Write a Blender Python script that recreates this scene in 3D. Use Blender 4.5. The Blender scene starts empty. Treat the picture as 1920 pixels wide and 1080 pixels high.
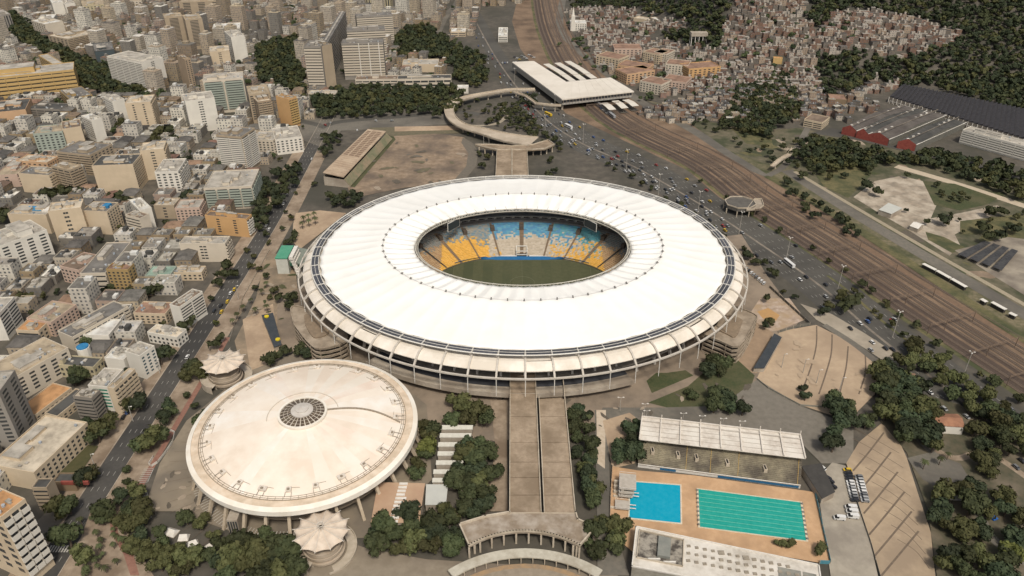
import bpy, math, random
from mathutils import Vector, noise
R = math.radians
random.seed(7)
scene = bpy.context.scene
COL = scene.collection
# ---------------- camera ----------------
CH, CP, CF = 294.0, R(31.3), 1434.0
cam = bpy.data.cameras.new('camera'); cam.lens = CF / 1920 * 36; cam.sensor_width = 36
cam.clip_start = 1; cam.clip_end = 9000
co = bpy.data.objects.new('camera', cam); COL.objects.link(co)
co.location = (0, 0, CH); co.rotation_euler = (R(90) - CP, 0, 0)
scene.camera = co
# ---------------- sky and sun ----------------
SUN_EL, SUN_AZ = R(56), R(163)      # azimuth: clockwise from +Y
w = bpy.data.worlds.new('World'); scene.world = w; w.use_nodes = True
wn = w.node_tree.nodes; bg = wn['Background']
sky = wn.new('ShaderNodeTexSky'); sky.sky_type = 'NISHITA'; sky.sun_disc = False
sky.sun_elevation = SUN_EL; sky.sun_rotation = SUN_AZ; sky.dust_density = 4.0; sky.air_density = 1.0; sky.ozone_density = 0.6
hs = wn.new('ShaderNodeHueSaturation'); hs.inputs['Saturation'].default_value = .5     # hazy, thinly overcast: a paler sky
w.node_tree.links.new(sky.outputs[0], hs.inputs['Color']); w.node_tree.links.new(hs.outputs[0], bg.inputs[0]); bg.inputs[1].default_value = 0.082
sl = bpy.data.lights.new('sun', 'SUN'); sl.energy = 1.95; sl.angle = R(9); sl.color = (1.0, 0.925, 0.82)
so = bpy.data.objects.new('sun', sl); COL.objects.link(so)
sd = Vector((math.sin(SUN_AZ) * math.cos(SUN_EL), math.cos(SUN_AZ) * math.cos(SUN_EL), math.sin(SUN_EL)))
so.rotation_euler = sd.to_track_quat('Z', 'Y').to_euler(); so.location = (0, 0, 600)
scene.view_settings.view_transform = 'Standard'; scene.view_settings.look = 'None'
scene.view_settings.exposure = 0.50; scene.view_settings.gamma = 1.0

# ---------------- terrain height and pixel -> ground point ----------------
def sstep(a, b, x):
    t = min(1, max(0, (x - a) / (b - a))); return t * t * (3 - 2 * t)
def T(x, y):
    """ground height: flat town, a wooded hill rising beyond the railway on the far right"""
    f = sstep(0, 1, (x - 215) / 160) * 1.0
    d = y - (1010 - 0.10 * (x - 300)) if x > 0 else -1
    if d <= 0 or f <= 0: return 0.0
    h = 0.34 * d if d > 60 else 0.34 * d * (d / 120 + .5)
    h = min(h, 200 + 0.12 * (h - 200)) if h > 200 else h
    if x > 560: h *= 1 + .25 * sstep(560, 900, x)
    return f * h * (1 + .10 * noise.noise(Vector((x / 170, y / 170, 3))))
def G(px, py, z=0.0):
    dx = (px - 960) / CF; u = (540 - py) / CF
    d = (dx, math.cos(CP) + u * math.sin(CP), -math.sin(CP) + u * math.cos(CP))
    t = (z - CH) / d[2]; x, y = d[0] * t, d[1] * t
    if T(x, y) <= 0: return Vector((x, y, z))
    t0 = 0.35 * t; n = 240
    for i in range(n + 1):
        tt = t0 + (t - t0) * i / n
        if CH + d[2] * tt <= T(d[0] * tt, d[1] * tt) + z: t = tt; break
    x, y = d[0] * t, d[1] * t
    return Vector((x, y, T(x, y) + z))
def pjv(X, Y, Z):
    dz = Z - CH; dep = Y * math.cos(CP) - dz * math.sin(CP); up = Y * math.sin(CP) + dz * math.cos(CP)
    return (960 + CF * X / dep, 540 - CF * up / dep)
def height_from(A, yb):
    """height of a wall whose top corner shows at pixel A and whose foot shows at image row yb"""
    lo, hi = 1, 150
    for _ in range(40):
        m = (lo + hi) / 2; g = G(A[0], A[1], m)
        if pjv(g.x, g.y, 0)[1] < yb: lo = m
        else: hi = m
    return lo

# ---------------- mesh builder ----------------
class MB:
    def __init__(s): s.v = []; s.f = []; s.m = []; s.uv = []; s.c = []
    def quad(s, a, b, c, d, m=0, uv=None, col=None):
        n = len(s.v); s.v += [tuple(a), tuple(b), tuple(c), tuple(d)]; s.f.append((n, n + 1, n + 2, n + 3)); s.m.append(m); s.uv.append(uv); s.c.append(col)
    def poly(s, pts, m=0):
        n = len(s.v); s.v += [tuple(p) for p in pts]; s.f.append(tuple(range(n, n + len(pts)))); s.m.append(m); s.uv.append(None); s.c.append(None)
    def prism(s, pts, z0, z1, m=0, mt=None, bottom=True):
        """vertical prism over a ccw polygon of (x, y)"""
        k = len(pts); n = len(s.v)
        s.v += [(p[0], p[1], z0) for p in pts] + [(p[0], p[1], z1) for p in pts]
        u = 0
        for i in range(k):
            j = (i + 1) % k; L = math.hypot(pts[j][0] - pts[i][0], pts[j][1] - pts[i][1])
            s.f.append((n + i, n + j, n + k + j, n + k + i)); s.m.append(m)
            s.uv.append(((u, 0), (u + L, 0), (u + L, z1 - z0), (u, z1 - z0))); s.c.append(None); u += L + 7.3
        s.f.append(tuple(n + k + i for i in range(k))); s.m.append(m if mt is None else mt); s.uv.append(None); s.c.append(None)
        if bottom: s.f.append(tuple(n + k - 1 - i for i in range(k))); s.m.append(m); s.uv.append(None); s.c.append(None)
    def box(s, x0, y0, z0, x1, y1, z1, m=0, mt=None): s.prism([(x0, y0), (x1, y0), (x1, y1), (x0, y1)], z0, z1, m, mt)
    def bar(s, a, b, r, m=0, n=4, r2=None):
        a = Vector(a); b = Vector(b); d = (b - a)
        if d.length < 1e-6: return
        d.normalize(); p = d.cross(Vector((0, 0, 1)))
        if p.length < 1e-3: p = Vector((1, 0, 0))
        p.normalize(); q = d.cross(p); r2 = r if r2 is None else r2; k = len(s.v)
        for c, rr in ((a, r), (b, r2)):
            for i in range(n):
                t = 2 * math.pi * (i + .5) / n; s.v.append(tuple(c + (p * math.cos(t) + q * math.sin(t)) * rr))
        for i in range(n):
            j = (i + 1) % n; s.f.append((k + i, k + j, k + n + j, k + n + i)); s.m.append(m); s.uv.append(None); s.c.append(None)
        s.f.append(tuple(k + n - 1 - i for i in range(n))); s.f.append(tuple(k + n + i for i in range(n))); s.m += [m, m]; s.uv += [None, None]; s.c += [None, None]
    def path(s, pts, r, m=0, n=4, closed=False):
        for i in range(len(pts) - (0 if closed else 1)): s.bar(pts[i], pts[(i + 1) % len(pts)], r, m, n)
    def strip(s, A, B, m=0, closed=False, flip=False):
        """surface between two polylines of equal length, shared vertices"""
        n = len(s.v); k = len(A); s.v += [tuple(p) for p in A] + [tuple(p) for p in B]
        for i in range(k if closed else k - 1):
            j = (i + 1) % k; f = (n + i, n + j, n + k + j, n + k + i); s.f.append(f[::-1] if flip else f); s.m.append(m); s.uv.append(None); s.c.append(None)
    def obj(s, name, mats, parent=None, smooth=False, loc=None, rz=0):
        me = bpy.data.meshes.new(name); me.from_pydata(s.v, [], s.f)
        if not isinstance(mats, (list, tuple)): mats = [mats]
        for q in mats: me.materials.append(q)
        if len(mats) > 1: me.polygons.foreach_set('material_index', s.m)
        if smooth: me.polygons.foreach_set('use_smooth', [True] * len(s.f))
        if any(u is not None for u in s.uv):
            ul = me.uv_layers.new(name='UVMap'); d = []
            for f, u in zip(s.f, s.uv):
                for i in range(len(f)): d += (u[i] if u else (0.05, 0.05))
            ul.data.foreach_set('uv', d)
        if any(c is not None for c in s.c):
            ca = me.color_attributes.new('Col', 'FLOAT_COLOR', 'CORNER'); d = []
            for f, c in zip(s.f, s.c):
                for i in range(len(f)): d += (c[0], c[1], c[2], 1.0) if c else (.3, .3, .3, 1.0)
            ca.data.foreach_set('color', d)
        me.update(); me.validate()
        o = bpy.data.objects.new(name, me); COL.objects.link(o)
        if parent: o.parent = parent
        if loc is not None: o.location = loc
        o.rotation_euler.z = rz
        return o
def empty(name, loc=(0, 0, 0), rz=0):
    o = bpy.data.objects.new(name, None); COL.objects.link(o); o.location = loc; o.rotation_euler.z = rz; o.empty_display_size = 1; return o
def tag(o, label=None, cat=None, group=None, kind=None):
    if label: o['label'] = label
    if cat: o['category'] = cat
    if group: o['group'] = group
    if kind: o['kind'] = kind
    return o
def dup(o, loc=None, rz=None, scale=None):
    c = o.copy(); COL.objects.link(c)
    if loc is not None: c.location = loc
    if rz is not None: c.rotation_euler.z = rz
    if scale is not None: c.scale = scale if isinstance(scale, (tuple, list)) else (scale,) * 3
    for ch in o.children:
        d = ch.copy(); COL.objects.link(d); d.parent = c
        for g in ch.children:
            e = g.copy(); COL.objects.link(e); e.parent = d
    return c
# landmarks used to describe where things stand; AUTO holds things whose label is completed at the end
LM = []; AUTO = []
def landmark(phrase, x, y): LM.append((phrase, x, y))
def auto(o, desc, cat, group=None, x=None, y=None):
    o['category'] = cat
    if group: o['group'] = group
    AUTO.append((o, desc, o.location.x if x is None else x, o.location.y if y is None else y)); return o

# ---------------- materials ----------------
MC = {}
def mat(name, c, c2=None, scale=0.3, rough=0.85, metal=0.0, bump=0.0, c3=None, scale3=0.02, spec=0.3, amt=1.0, rnd=0.0, detail=6, lo=.35, hi=.65):
    """base colour mixed with c2 by fine noise and with c3 by broad noise; rnd varies the colour from object to object"""
    if name in MC: return MC[name]
    m = bpy.data.materials.new(name); m.use_nodes = True; nt = m.node_tree; N = nt.nodes; L = nt.links
    b = N['Principled BSDF']; b.inputs['Roughness'].default_value = rough; b.inputs['Metallic'].default_value = metal
    b.inputs['Specular IOR Level'].default_value = spec
    tc = N.new('ShaderNodeTexCoord'); out = None
    def nz(sc, det, lo, hi):
        n = N.new('ShaderNodeTexNoise'); n.inputs['Scale'].default_value = sc; n.inputs['Detail'].default_value = det; n.inputs['Roughness'].default_value = .62
        L.new(tc.outputs['Object'], n.inputs['Vector']); r = N.new('ShaderNodeMapRange'); L.new(n.outputs['Fac'], r.inputs['Value'])
        r.inputs['From Min'].default_value = lo; r.inputs['From Max'].default_value = hi; return r.outputs['Result'], n.outputs['Fac']
    rgb = N.new('ShaderNodeRGB'); rgb.outputs[0].default_value = (*c, 1); out = rgb.outputs[0]
    fac = None
    if c2:
        f, fac = nz(scale, detail, lo, hi); x = N.new('ShaderNodeMix'); x.data_type = 'RGBA'; L.new(f, x.inputs[0]); L.new(out, x.inputs[6]); x.inputs[7].default_value = (*c2, 1); out = x.outputs[2]
    if c3:
        f, _ = nz(scale3, 5, .42, .62); x = N.new('ShaderNodeMix'); x.data_type = 'RGBA'; L.new(f, x.inputs[0]); L.new(out, x.inputs[6]); x.inputs[7].default_value = (*c3, 1); out = x.outputs[2]
    if rnd:
        oi = N.new('ShaderNodeObjectInfo'); h = N.new('ShaderNodeHueSaturation'); r = N.new('ShaderNodeMapRange'); L.new(oi.outputs['Random'], r.inputs['Value'])
        r.inputs['To Min'].default_value = 1 - rnd; r.inputs['To Max'].default_value = 1 + rnd; L.new(r.outputs[0], h.inputs['Value'])
        r2 = N.new('ShaderNodeMapRange'); L.new(oi.outputs['Random'], r2.inputs['Value']); r2.inputs['To Min'].default_value = .5 - rnd * .05; r2.inputs['To Max'].default_value = .5 + rnd * .05
        L.new(r2.outputs[0], h.inputs['Hue']); L.new(out, h.inputs['Color']); out = h.outputs[0]
    L.new(out, b.inputs['Base Color'])
    if bump and fac is not None:
        bp = N.new('ShaderNodeBump'); bp.inputs['Strength'].default_value = bump; bp.inputs['Distance'].default_value = 1.0; L.new(fac, bp.inputs['Height']); L.new(bp.outputs[0], b.inputs['Normal'])
    MC[name] = m; return m
def wall_mat(name, c, pitch=3.2, floor=3.0, ww=.45, wh=.5, glass=(.05, .05, .05), rnd=.12, c2=None):
    """plaster wall with a regular grid of dark window openings laid out in metres by the wall's own uv map"""
    if name in MC: return MC[name]
    m = mat(name, c, c2 or tuple(x * .72 for x in c), .25, rnd=rnd, lo=.4, hi=.75); nt = m.node_tree; N = nt.nodes; L = nt.links; b = N['Principled BSDF']
    src = b.inputs['Base Color'].links[0].from_socket
    uv = N.new('ShaderNodeUVMap'); sp = N.new('ShaderNodeSeparateXYZ'); L.new(uv.outputs[0], sp.inputs[0])
    def mth(op, a, bb):
        n = N.new('ShaderNodeMath'); n.operation = op
        for i, q in enumerate((a, bb)):
            if isinstance(q, (int, float)): n.inputs[i].default_value = q
            elif q is not None: L.new(q, n.inputs[i])
        return n.outputs[0]
    fx = mth('FRACT', mth('DIVIDE', sp.outputs[0], pitch), None); fy = mth('FRACT', mth('DIVIDE', sp.outputs[1], floor), None)
    a = mth('LESS_THAN', mth('ABSOLUTE', mth('SUBTRACT', fx, .5), None), ww / 2); c_ = mth('LESS_THAN', mth('ABSOLUTE', mth('SUBTRACT', fy, .52), None), wh / 2)
    # vary the openings from cell to cell
    wn_ = N.new('ShaderNodeTexWhiteNoise'); wn_.noise_dimensions = '3D'; cb = N.new('ShaderNodeCombineXYZ')
    L.new(mth('FLOOR', mth('DIVIDE', sp.outputs[0], pitch), None), cb.inputs[0]); L.new(mth('FLOOR', mth('DIVIDE', sp.outputs[1], floor), None), cb.inputs[1])
    oi = N.new('ShaderNodeObjectInfo'); L.new(oi.outputs['Random'], cb.inputs[2]); L.new(cb.outputs[0], wn_.inputs['Vector'])
    msk = mth('MULTIPLY', mth('MULTIPLY', a, c_), mth('GREATER_THAN', wn_.outputs['Value'], .18))
    x = N.new('ShaderNodeMix'); x.data_type = 'RGBA'; L.new(msk, x.inputs[0]); L.new(src, x.inputs[6])
    g = N.new('ShaderNodeMix'); g.data_type = 'RGBA'; L.new(wn_.outputs['Value'], g.inputs[0]); g.inputs[6].default_value = (*glass, 1); g.inputs[7].default_value = (glass[0] * 3 + .02, glass[1] * 3 + .02, glass[2] * 3 + .02, 1)
    L.new(g.outputs[2], x.inputs[7]); L.new(x.outputs[2], b.inputs['Base Color']); return m
def vcol_mat(name, rough=.7):
    m = bpy.data.materials.new(name); m.use_nodes = True; N = m.node_tree.nodes; a = N.new('ShaderNodeVertexColor'); a.layer_name = 'Col'
    m.node_tree.links.new(a.outputs[0], N['Principled BSDF'].inputs['Base Color']); N['Principled BSDF'].inputs['Roughness'].default_value = rough; return m

ASPH = mat('asphalt', (.075, .070, .060), (.095, .088, .074), .5, c3=(.060, .056, .048), scale3=.02)
ASPD = mat('asphalt_dark', (.064, .060, .053), (.082, .076, .067), .5, c3=(.042, .040, .037))
ASPL = mat('asphalt_light', (.13, .12, .098), (.17, .15, .12), .4, c3=(.10, .09, .075))
TAN = mat('tan_concrete', (.36, .265, .175), (.43, .325, .22), .35, c3=(.29, .21, .14), scale3=.035)
TAND = mat('stained_concrete', (.24, .185, .13), (.33, .26, .19), .3, c3=(.17, .125, .085), scale3=.05)
CONC = mat('concrete', (.34, .29, .225), (.42, .37, .30), .5, c3=(.26, .215, .165), scale3=.05)
CONCD = mat('weathered_concrete', (.17, .145, .115), (.25, .215, .17), .4, c3=(.12, .10, .08), scale3=.06)
WHITEP = mat('white_paint', (.66, .63, .57), (.56, .52, .45), .5, rough=.6)
MARK = mat('road_marking', (.50, .48, .43), (.38, .36, .32), 1.5)
GRASS = mat('lawn_grass', (.042, .055, .022), (.065, .070, .030), .6, c3=(.085, .080, .040), scale3=.06, bump=.3)
DRYG = mat('dry_grass', (.10, .092, .042), (.16, .135, .065), .35, c3=(.055, .062, .028), scale3=.05)
DIRT = mat('bare_dirt', (.20, .145, .095), (.30, .225, .155), .18, c3=(.13, .10, .075), scale3=.03)
RAILB = mat('rail_ballast', (.16, .108, .070), (.235, .165, .108), .6, c3=(.105, .072, .048), scale3=.025)
RAILD = mat('dark_ballast', (.060, .042, .032), (.085, .062, .047), .8)
STEEL = mat('dark_steel', (.10, .08, .065), (.16, .12, .09), 1., rough=.6)
GLASS = mat('window_glass', (.035, .038, .040), (.07, .07, .065), .3, rough=.25, spec=.5)
DARK = mat('shade_void', (.025, .023, .020), (.04, .036, .03), .5)
TERRA = mat('terracotta_tiles', (.27, .135, .075), (.34, .18, .10), .5, c3=(.20, .10, .06), scale3=.1, rnd=.2)

# ---------------- ground ----------------
def ground():
    mb = MB(); xs = [-2600, -1500] + [-1000 + 25 * i for i in range(8)] + list(range(-800, 1501, 25)) + [1800, 2600]
    xs = sorted(set(xs)); ys = [-400, 0] + list(range(100, 900, 100)) + list(range(900, 2101, 25)) + [2400, 3200, 4500]
    n = 0; idx = {}
    for j, y in enumerate(ys):
        for i, x in enumerate(xs): mb.v.append((x, y, T(x, y))); idx[i, j] = len(mb.v) - 1
    for j in range(len(ys) - 1):
        for i in range(len(xs) - 1): mb.f.append((idx[i, j], idx[i + 1, j], idx[i + 1, j + 1], idx[i, j + 1])); mb.m.append(0); mb.uv.append(None); mb.c.append(None)
    g = mat('town_ground', (.070, .062, .050), (.118, .102, .080), .12, c3=(.060, .056, .043), scale3=.02, detail=9)
    tag(mb.obj('ground', g, smooth=True), kind='structure')
ground()
LAY = [0]
def patch(name, pts, m, z=None, px=True):
    LAY[0] += 1; z = .02 + LAY[0] * .006 if z is None else z
    P = [G(*p) if px else Vector((p[0], p[1], 0)) for p in pts]
    mb = MB(); a = sum(P[i].x * P[(i + 1) % len(P)].y - P[(i + 1) % len(P)].x * P[i].y for i in range(len(P)))
    if a < 0: P = P[::-1]
    mb.poly([(p.x, p.y, z) for p in P]); return tag(mb.obj(name, m), kind='structure')
def ribbon(name, pts, w, m, z=None, px=True, wend=None, kind='structure', h=0):
    """road or path of constant width along a centre line, smoothed"""
    LAY[0] += 1; z = .02 + LAY[0] * .006 if z is None else z
    P = [G(*p) if px else Vector((p[0], p[1], 0)) for p in pts]; P = smooth_line(P); mb = MB(); A = []; B = []
    for i, p in enumerate(P):
        d = P[min(i + 1, len(P) - 1)] - P[max(i - 1, 0)]; d.z = 0; d.normalize(); n = Vector((-d.y, d.x, 0)); ww = (w if wend is None else w + (wend - w) * i / (len(P) - 1)) / 2
        A.append((p.x + n.x * ww, p.y + n.y * ww, z)); B.append((p.x - n.x * ww, p.y - n.y * ww, z))
    mb.strip(B, A)
    o = mb.obj(name, m)
    if kind: tag(o, kind=kind)
    return o, P
def smooth_line(P, k=6):
    if len(P) < 3: return P
    out = []
    for i in range(len(P) - 1):
        a = P[max(i - 1, 0)]; b = P[i]; c = P[i + 1]; d = P[min(i + 2, len(P) - 1)]
        for j in range(k):
            t = j / k; out.append(.5 * ((2 * b) + (c - a) * t + (2 * a - 5 * b + 4 * c - d) * t * t + (3 * b - a - 3 * c + d) * t ** 3))
    out.append(P[-1]); return out
def offset_line(P, o):
    Q = []
    for i, p in enumerate(P):
        d = P[min(i + 1, len(P) - 1)] - P[max(i - 1, 0)]; d.z = 0; d.normalize(); Q.append(Vector((p.x - d.y * o, p.y + d.x * o, p.z)))
    return Q
def dashes(mb, P, o, w=.25, on=3, off=6, z=.3):
    Q = offset_line(P, o); s = 0
    for a, b in zip(Q, Q[1:]):
        L = (b - a).length; d = (b - a) / L if L else None
        t = 0
        while t < L and d is not None:
            ph = (s + t) % (on + off)
            if ph < on:
                e = min(L, t + on - ph); n = Vector((-d.y, d.x, 0)) * w / 2; p = a + d * t; q = a + d * e
                mb.quad((p.x - n.x, p.y - n.y, z), (q.x - n.x, q.y - n.y, z), (q.x + n.x, q.y + n.y, z), (p.x + n.x, p.y + n.y, z)); t = e + 1e-3
            else: t += on + off - ph
        s += L
# ================= roads, railway, plazas =================
# rail corridor
patch('rail_corridor', [(985, -60), (1040, -60), (1060, 60), (1195, 185), (1270, 215), (1370, 285), (1475, 350), (1636, 452), (1785, 548), (1960, 652), (2130, 770), (2130, 900), (1925, 750), (1700, 600), (1500, 470), (1360, 380), (1290, 320), (1060, 212), (975, 90), (960, 40)], RAILB)
RAILC = [G(*p) for p in [(1010, -40), (1030, 60), (1120, 200), (1310, 306), (1400, 372), (1550, 466), (1725, 582), (1922, 708), (2060, 800)]]
RAILC = smooth_line(RAILC)
def off_ribbon(name, line, o, w, m):
    Q = offset_line(line, o); LAY[0] += 1; z = .02 + LAY[0] * .006; mb = MB()
    mb.strip([(p.x, p.y, z) for p in offset_line(line, o + w / 2)], [(p.x, p.y, z) for p in offset_line(line, o - w / 2)], flip=False)
    return tag(mb.obj(name, m), kind='structure')
off_ribbon('verge', RAILC, -17, 8, DRYG)
off_ribbon('track_bed', RAILC, -9.2, 10.5, RAILD)
off_ribbon('track_bed', RAILC, 0, 3, RAILD)
off_ribbon('track_bed', RAILC, 12.5, 2.2, RAILD); off_ribbon('worn_strip', RAILC, 31, 5, mat('rust_strip', (.19, .12, .075), (.13, .09, .06), .4))
def rails():
    k = 0
    for o in (-15.6, -9.6, 2.5, 7, 11, 15.5, 22, 26.2, 36):
        mb = MB()
        for s in (-.72, .72):
            Q = offset_line(RAILC, o + s); Q = [(p.x, p.y, .42) for p in Q]
            A = [(p[0] - .14, p[1], .42) for p in Q]; B = [(p[0] + .14, p[1], .42) for p in Q]; mb.strip(A, B, flip=True); mb.strip([(p[0], p[1], .22) for p in A], A); mb.strip(B, [(p[0], p[1], .22) for p in B])
        S = offset_line(RAILC, o); mb.strip([(p.x, p.y, .20) for p in offset_line(RAILC, o + 1.3)], [(p.x, p.y, .20) for p in offset_line(RAILC, o - 1.3)], m=1, flip=False)
        t = mb.obj('railway_track', [mat('rail_steel', (.22, .17, .13), (.15, .11, .08), 1.), mat('sleepers', (.085, .062, .048), (.13, .095, .07), 1.6)])
        q = S[len(S) // 2]; auto(t, 'long rusty railway track running through the brown corridor', 'railway track', 'railway tracks', q.x + o * 3, q.y)
rails()
# highway
HWC = smooth_line([G(*p) for p in [(885, 20), (935, 110), (1010, 205), (1085, 262), (1195, 312), (1320, 383), (1430, 455), (1545, 535), (1640, 618), (1770, 718), (1930, 842), (2080, 960)]])
def hww(i): return 13 + 9 * sstep(4, 18, i)
def hw():
    LAY[0] += 1; mb = MB(); A = [offset_line([HWC[max(0, i - 1)], p, HWC[min(len(HWC) - 1, i + 1)]], hww(i))[1] for i, p in enumerate(HWC)]; B = [offset_line([HWC[max(0, i - 1)], p, HWC[min(len(HWC) - 1, i + 1)]], -hww(i))[1] for i, p in enumerate(HWC)]; z = .02 + LAY[0] * .006
    mb.strip([(p.x, p.y, z) for p in A], [(p.x, p.y, z) for p in B]); tag(mb.obj('highway', ASPH), kind='structure')
    mb = MB()
    for o in (-18, -14.6, -11.2, -7.8, 2, 5.5, 9, 15, 18.4): dashes(mb, HWC[12:], o, .17, 3, 9, z + .02)
    tag(mb.obj('lane_markings', MARK), kind='structure')
    mb = MB(); mb.strip([(p.x, p.y, z + .01) for p in offset_line(HWC, -2.2)], [(p.x, p.y, z + .01) for p in offset_line(HWC, -4.2)]); tag(mb.obj('median_strip', CONCD), kind='structure')
    mb = MB(); mb.strip([(p.x, p.y, z + .012) for p in offset_line(HWC[-26:], 13)], [(p.x, p.y, z + .012) for p in offset_line(HWC[-26:], 10.6)]); tag(mb.obj('median_strip', DRYG), kind='structure')
hw()
# avenue on the left, straight, running away from the camera
ribbon('avenue_pavement', [(-212, 150), (-212, 263), (-208, 448), (-207, 600), (-211, 760)], 36, TAND, px=False)
_, AVE = ribbon('avenue', [(-214, 150), (-214, 263), (-210, 448), (-208, 600), (-212, 780), (-216, 900)], 13, ASPD, px=False)
mb = MB()
for o in (-3.2, 0, 3.2): dashes(mb, AVE, o, .16, 3, 8, LAY[0] * .006 + .05)
tag(mb.obj('lane_markings', MARK), kind='structure')
mb = MB()
for s in (-7.0, 6.7):
    Q = offset_line(AVE, s); Q1 = offset_line(AVE, s + .35); mb.strip([(p.x, p.y, .24) for p in Q1], [(p.x, p.y, .24) for p in Q]); mb.strip([(p.x, p.y, .24) for p in Q], [(p.x, p.y, .02) for p in Q]); mb.strip([(p.x, p.y, .02) for p in Q1], [(p.x, p.y, .24) for p in Q1])
tag(mb.obj('kerb', CONC), kind='structure')
ribbon('cycle_path', [(-196, 215), (-193, 280), (-192, 330), (-190, 420)], 3.2, mat('red_path', (.20, .10, .075), (.26, .14, .10), .6), px=False)
patch('crossing_road', [(95, 1010), (140, 940), (105, 940), (40, 1010)], ASPL)
mb = MB(); z = .02 + (LAY[0] + 1) * .006 + .02; LAY[0] += 1
for i in range(9): mb.box(-219.5 + i * 1.3, 243.5, z, -218.8 + i * 1.3, 247.5, z + .01)
tag(mb.obj('zebra_crossing', MARK), kind='structure')
# intersection far left of stadium
patch('junction_road', [(565, 262), (560, 225), (640, 212), (760, 205), (850, 212), (850, 232), (740, 240), (640, 245), (600, 275)], ASPL)
ribbon('side_road', [(600, 240), (640, 228), (760, 218), (850, 210), (900, 215)], 11, ASPH)
ribbon('side_road', [(600, 235), (520, 215), (480, 190), (440, 150), (300, 110), (200, 90), (60, 60), (-60, 30)], 10, ASPH)
ribbon('loop_path', [(850, 222), (880, 235), (930, 232), (950, 215), (940, 200)], 5, mat('park_path', (.27, .23, .17), (.34, .29, .22), .5))
ribbon('side_road', [(820, 60), (835, 30), (855, 10), (870, -20)], 14, ASPL)
ribbon('side_road', [(1055, 0), (1050, 50), (1080, 90), (1140, 140), (1200, 190), (1300, 245), (1420, 320), (1500, 335)], 13, ASPL)
patch('scrub_strip', [(1368, 283), (1400, 295), (1475, 322), (1600, 400), (1750, 490), (1925, 592), (2100, 690), (2130, 770), (1960, 652), (1785, 548), (1636, 452), (1475, 350)], mat('scrub_mix', (.105, .095, .050), (.20, .165, .105), .3, c3=(.060, .064, .030), scale3=.05, detail=9))
patch('east_scrub', [(1205, 185), (1260, 200), (1330, 228), (1420, 245), (1500, 240), (1600, 262), (1770, 290), (1930, 335), (2100, 380), (2100, 690), (1925, 592), (1750, 490), (1600, 400), (1475, 322), (1400, 295), (1368, 283), (1270, 215)], mat('east_scrub_ground', (.085, .080, .048), (.155, .130, .088), .12, c3=(.050, .056, .028), scale3=.035, detail=9))
_r = random.Random(77)
def blot(name, n, poly, r0, r1, ms, sq=1.0):
    P = [tuple(G(*p)[:2]) for p in poly]; xs = [p[0] for p in P]; ys = [p[1] for p in P]; k = 0
    def ins(x, y):
        c = False
        for i in range(len(P)):
            (x0, y0), (x1, y1) = P[i], P[i - 1]
            if (y0 > y) != (y1 > y) and x < (x1 - x0) * (y - y0) / (y1 - y0) + x0: c = not c
        return c
    while k < n:
        x, y = _r.uniform(min(xs), max(xs)), _r.uniform(min(ys), max(ys))
        if not ins(x, y): continue
        k += 1; rr = _r.uniform(r0, r1); ph = _r.uniform(0, 6); a0 = _r.uniform(.5, 1); ca, sa = math.cos(ph), math.sin(ph); pts = []
        for i in range(14):
            t = 6.2832 * i / 14; q = rr * _r.uniform(.7, 1.15); u, v = q * math.cos(t), q * a0 * math.sin(t) * sq; pts.append((x + u * ca - v * sa, y + u * sa + v * ca))
        patch(name, pts, _r.choice(ms), px=False)
        if k % 1 == 0: LAY[0] -= .75
DS = mat('ground_stain', (.085, .072, .055), (.12, .10, .075), .4); PS = mat('pale_worn_ground', (.26, .21, .155), (.33, .27, .20), .4)
blot('scrub_patch', 60, [(1205, 190), (1330, 228), (1420, 245), (1600, 262), (1900, 345), (1900, 580), (1750, 480), (1500, 340), (1380, 280)], 3, 13, [DRYG, GRASS, PS, DIRT, DS], .6)
# light-rail road right of the railway
ribbon('tramway', [(1475, 320), (1600, 400), (1750, 490), (1925, 592), (2060, 670)], 13, ASPL)
ribbon('tramway_strip', [(1490, 322), (1610, 393), (1760, 480), (1935, 580), (2060, 655)], 4.5, mat('sandy_strip', (.34, .28, .20), (.25, .22, .15), .8))
ribbon('verge', [(1440, 330), (1560, 400), (1700, 490), (1850, 590), (1960, 660)], 10, DRYG)
ribbon('light_road', [(1680, 312), (1800, 347), (1925, 388), (2060, 430)], 10, mat('pale_road', (.40, .33, .24), (.46, .38, .28), .3))
patch('access_road', [(1520, 250), (1600, 262), (1700, 285), (1800, 310), (1930, 350), (1930, 338), (1780, 292), (1660, 270), (1560, 240)], ASPH)
ribbon('side_road', [(1440, 330), (1480, 300), (1530, 210), (1545, 170)], 7, ASPL)
patch('building_site', [(1600, 370), (1640, 340), (1690, 330), (1750, 345), (1760, 375), (1745, 410), (1800, 400), (1870, 385), (1880, 395), (1790, 440), (1800, 460), (1780, 480), (1700, 430), (1640, 395)], mat('pale_dirt', (.33, .27, .20), (.20, .17, .13), .12, c3=(.42, .36, .28), scale3=.07, detail=10))
patch('scrub_ground', [(1530, 330), (1560, 310), (1640, 310), (1632, 330), (1590, 372), (1545, 350)], DRYG)
patch('scrub_ground', [(1730, 340), (1790, 345), (1870, 372), (1850, 384), (1800, 395), (1752, 385)], GRASS)
patch('scrub_ground', [(1800, 415), (1930, 400), (1930, 470), (1870, 440), (1800, 440)], DRYG)
patch('scrub_ground', [(1735, 435), (1770, 445), (1810, 465), (1785, 475), (1740, 450)], DRYG)
patch('solar_yard', [(1790, 470), (1890, 445), (1930, 450), (1930, 560), (1850, 510)], mat('yard_dirt', (.19, .16, .125), (.13, .11, .09), .2, c3=(.30, .26, .20), scale3=.05))
patch('scrub_ground', [(1370, 240), (1440, 240), (1450, 275), (1400, 270)], DRYG)
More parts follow.
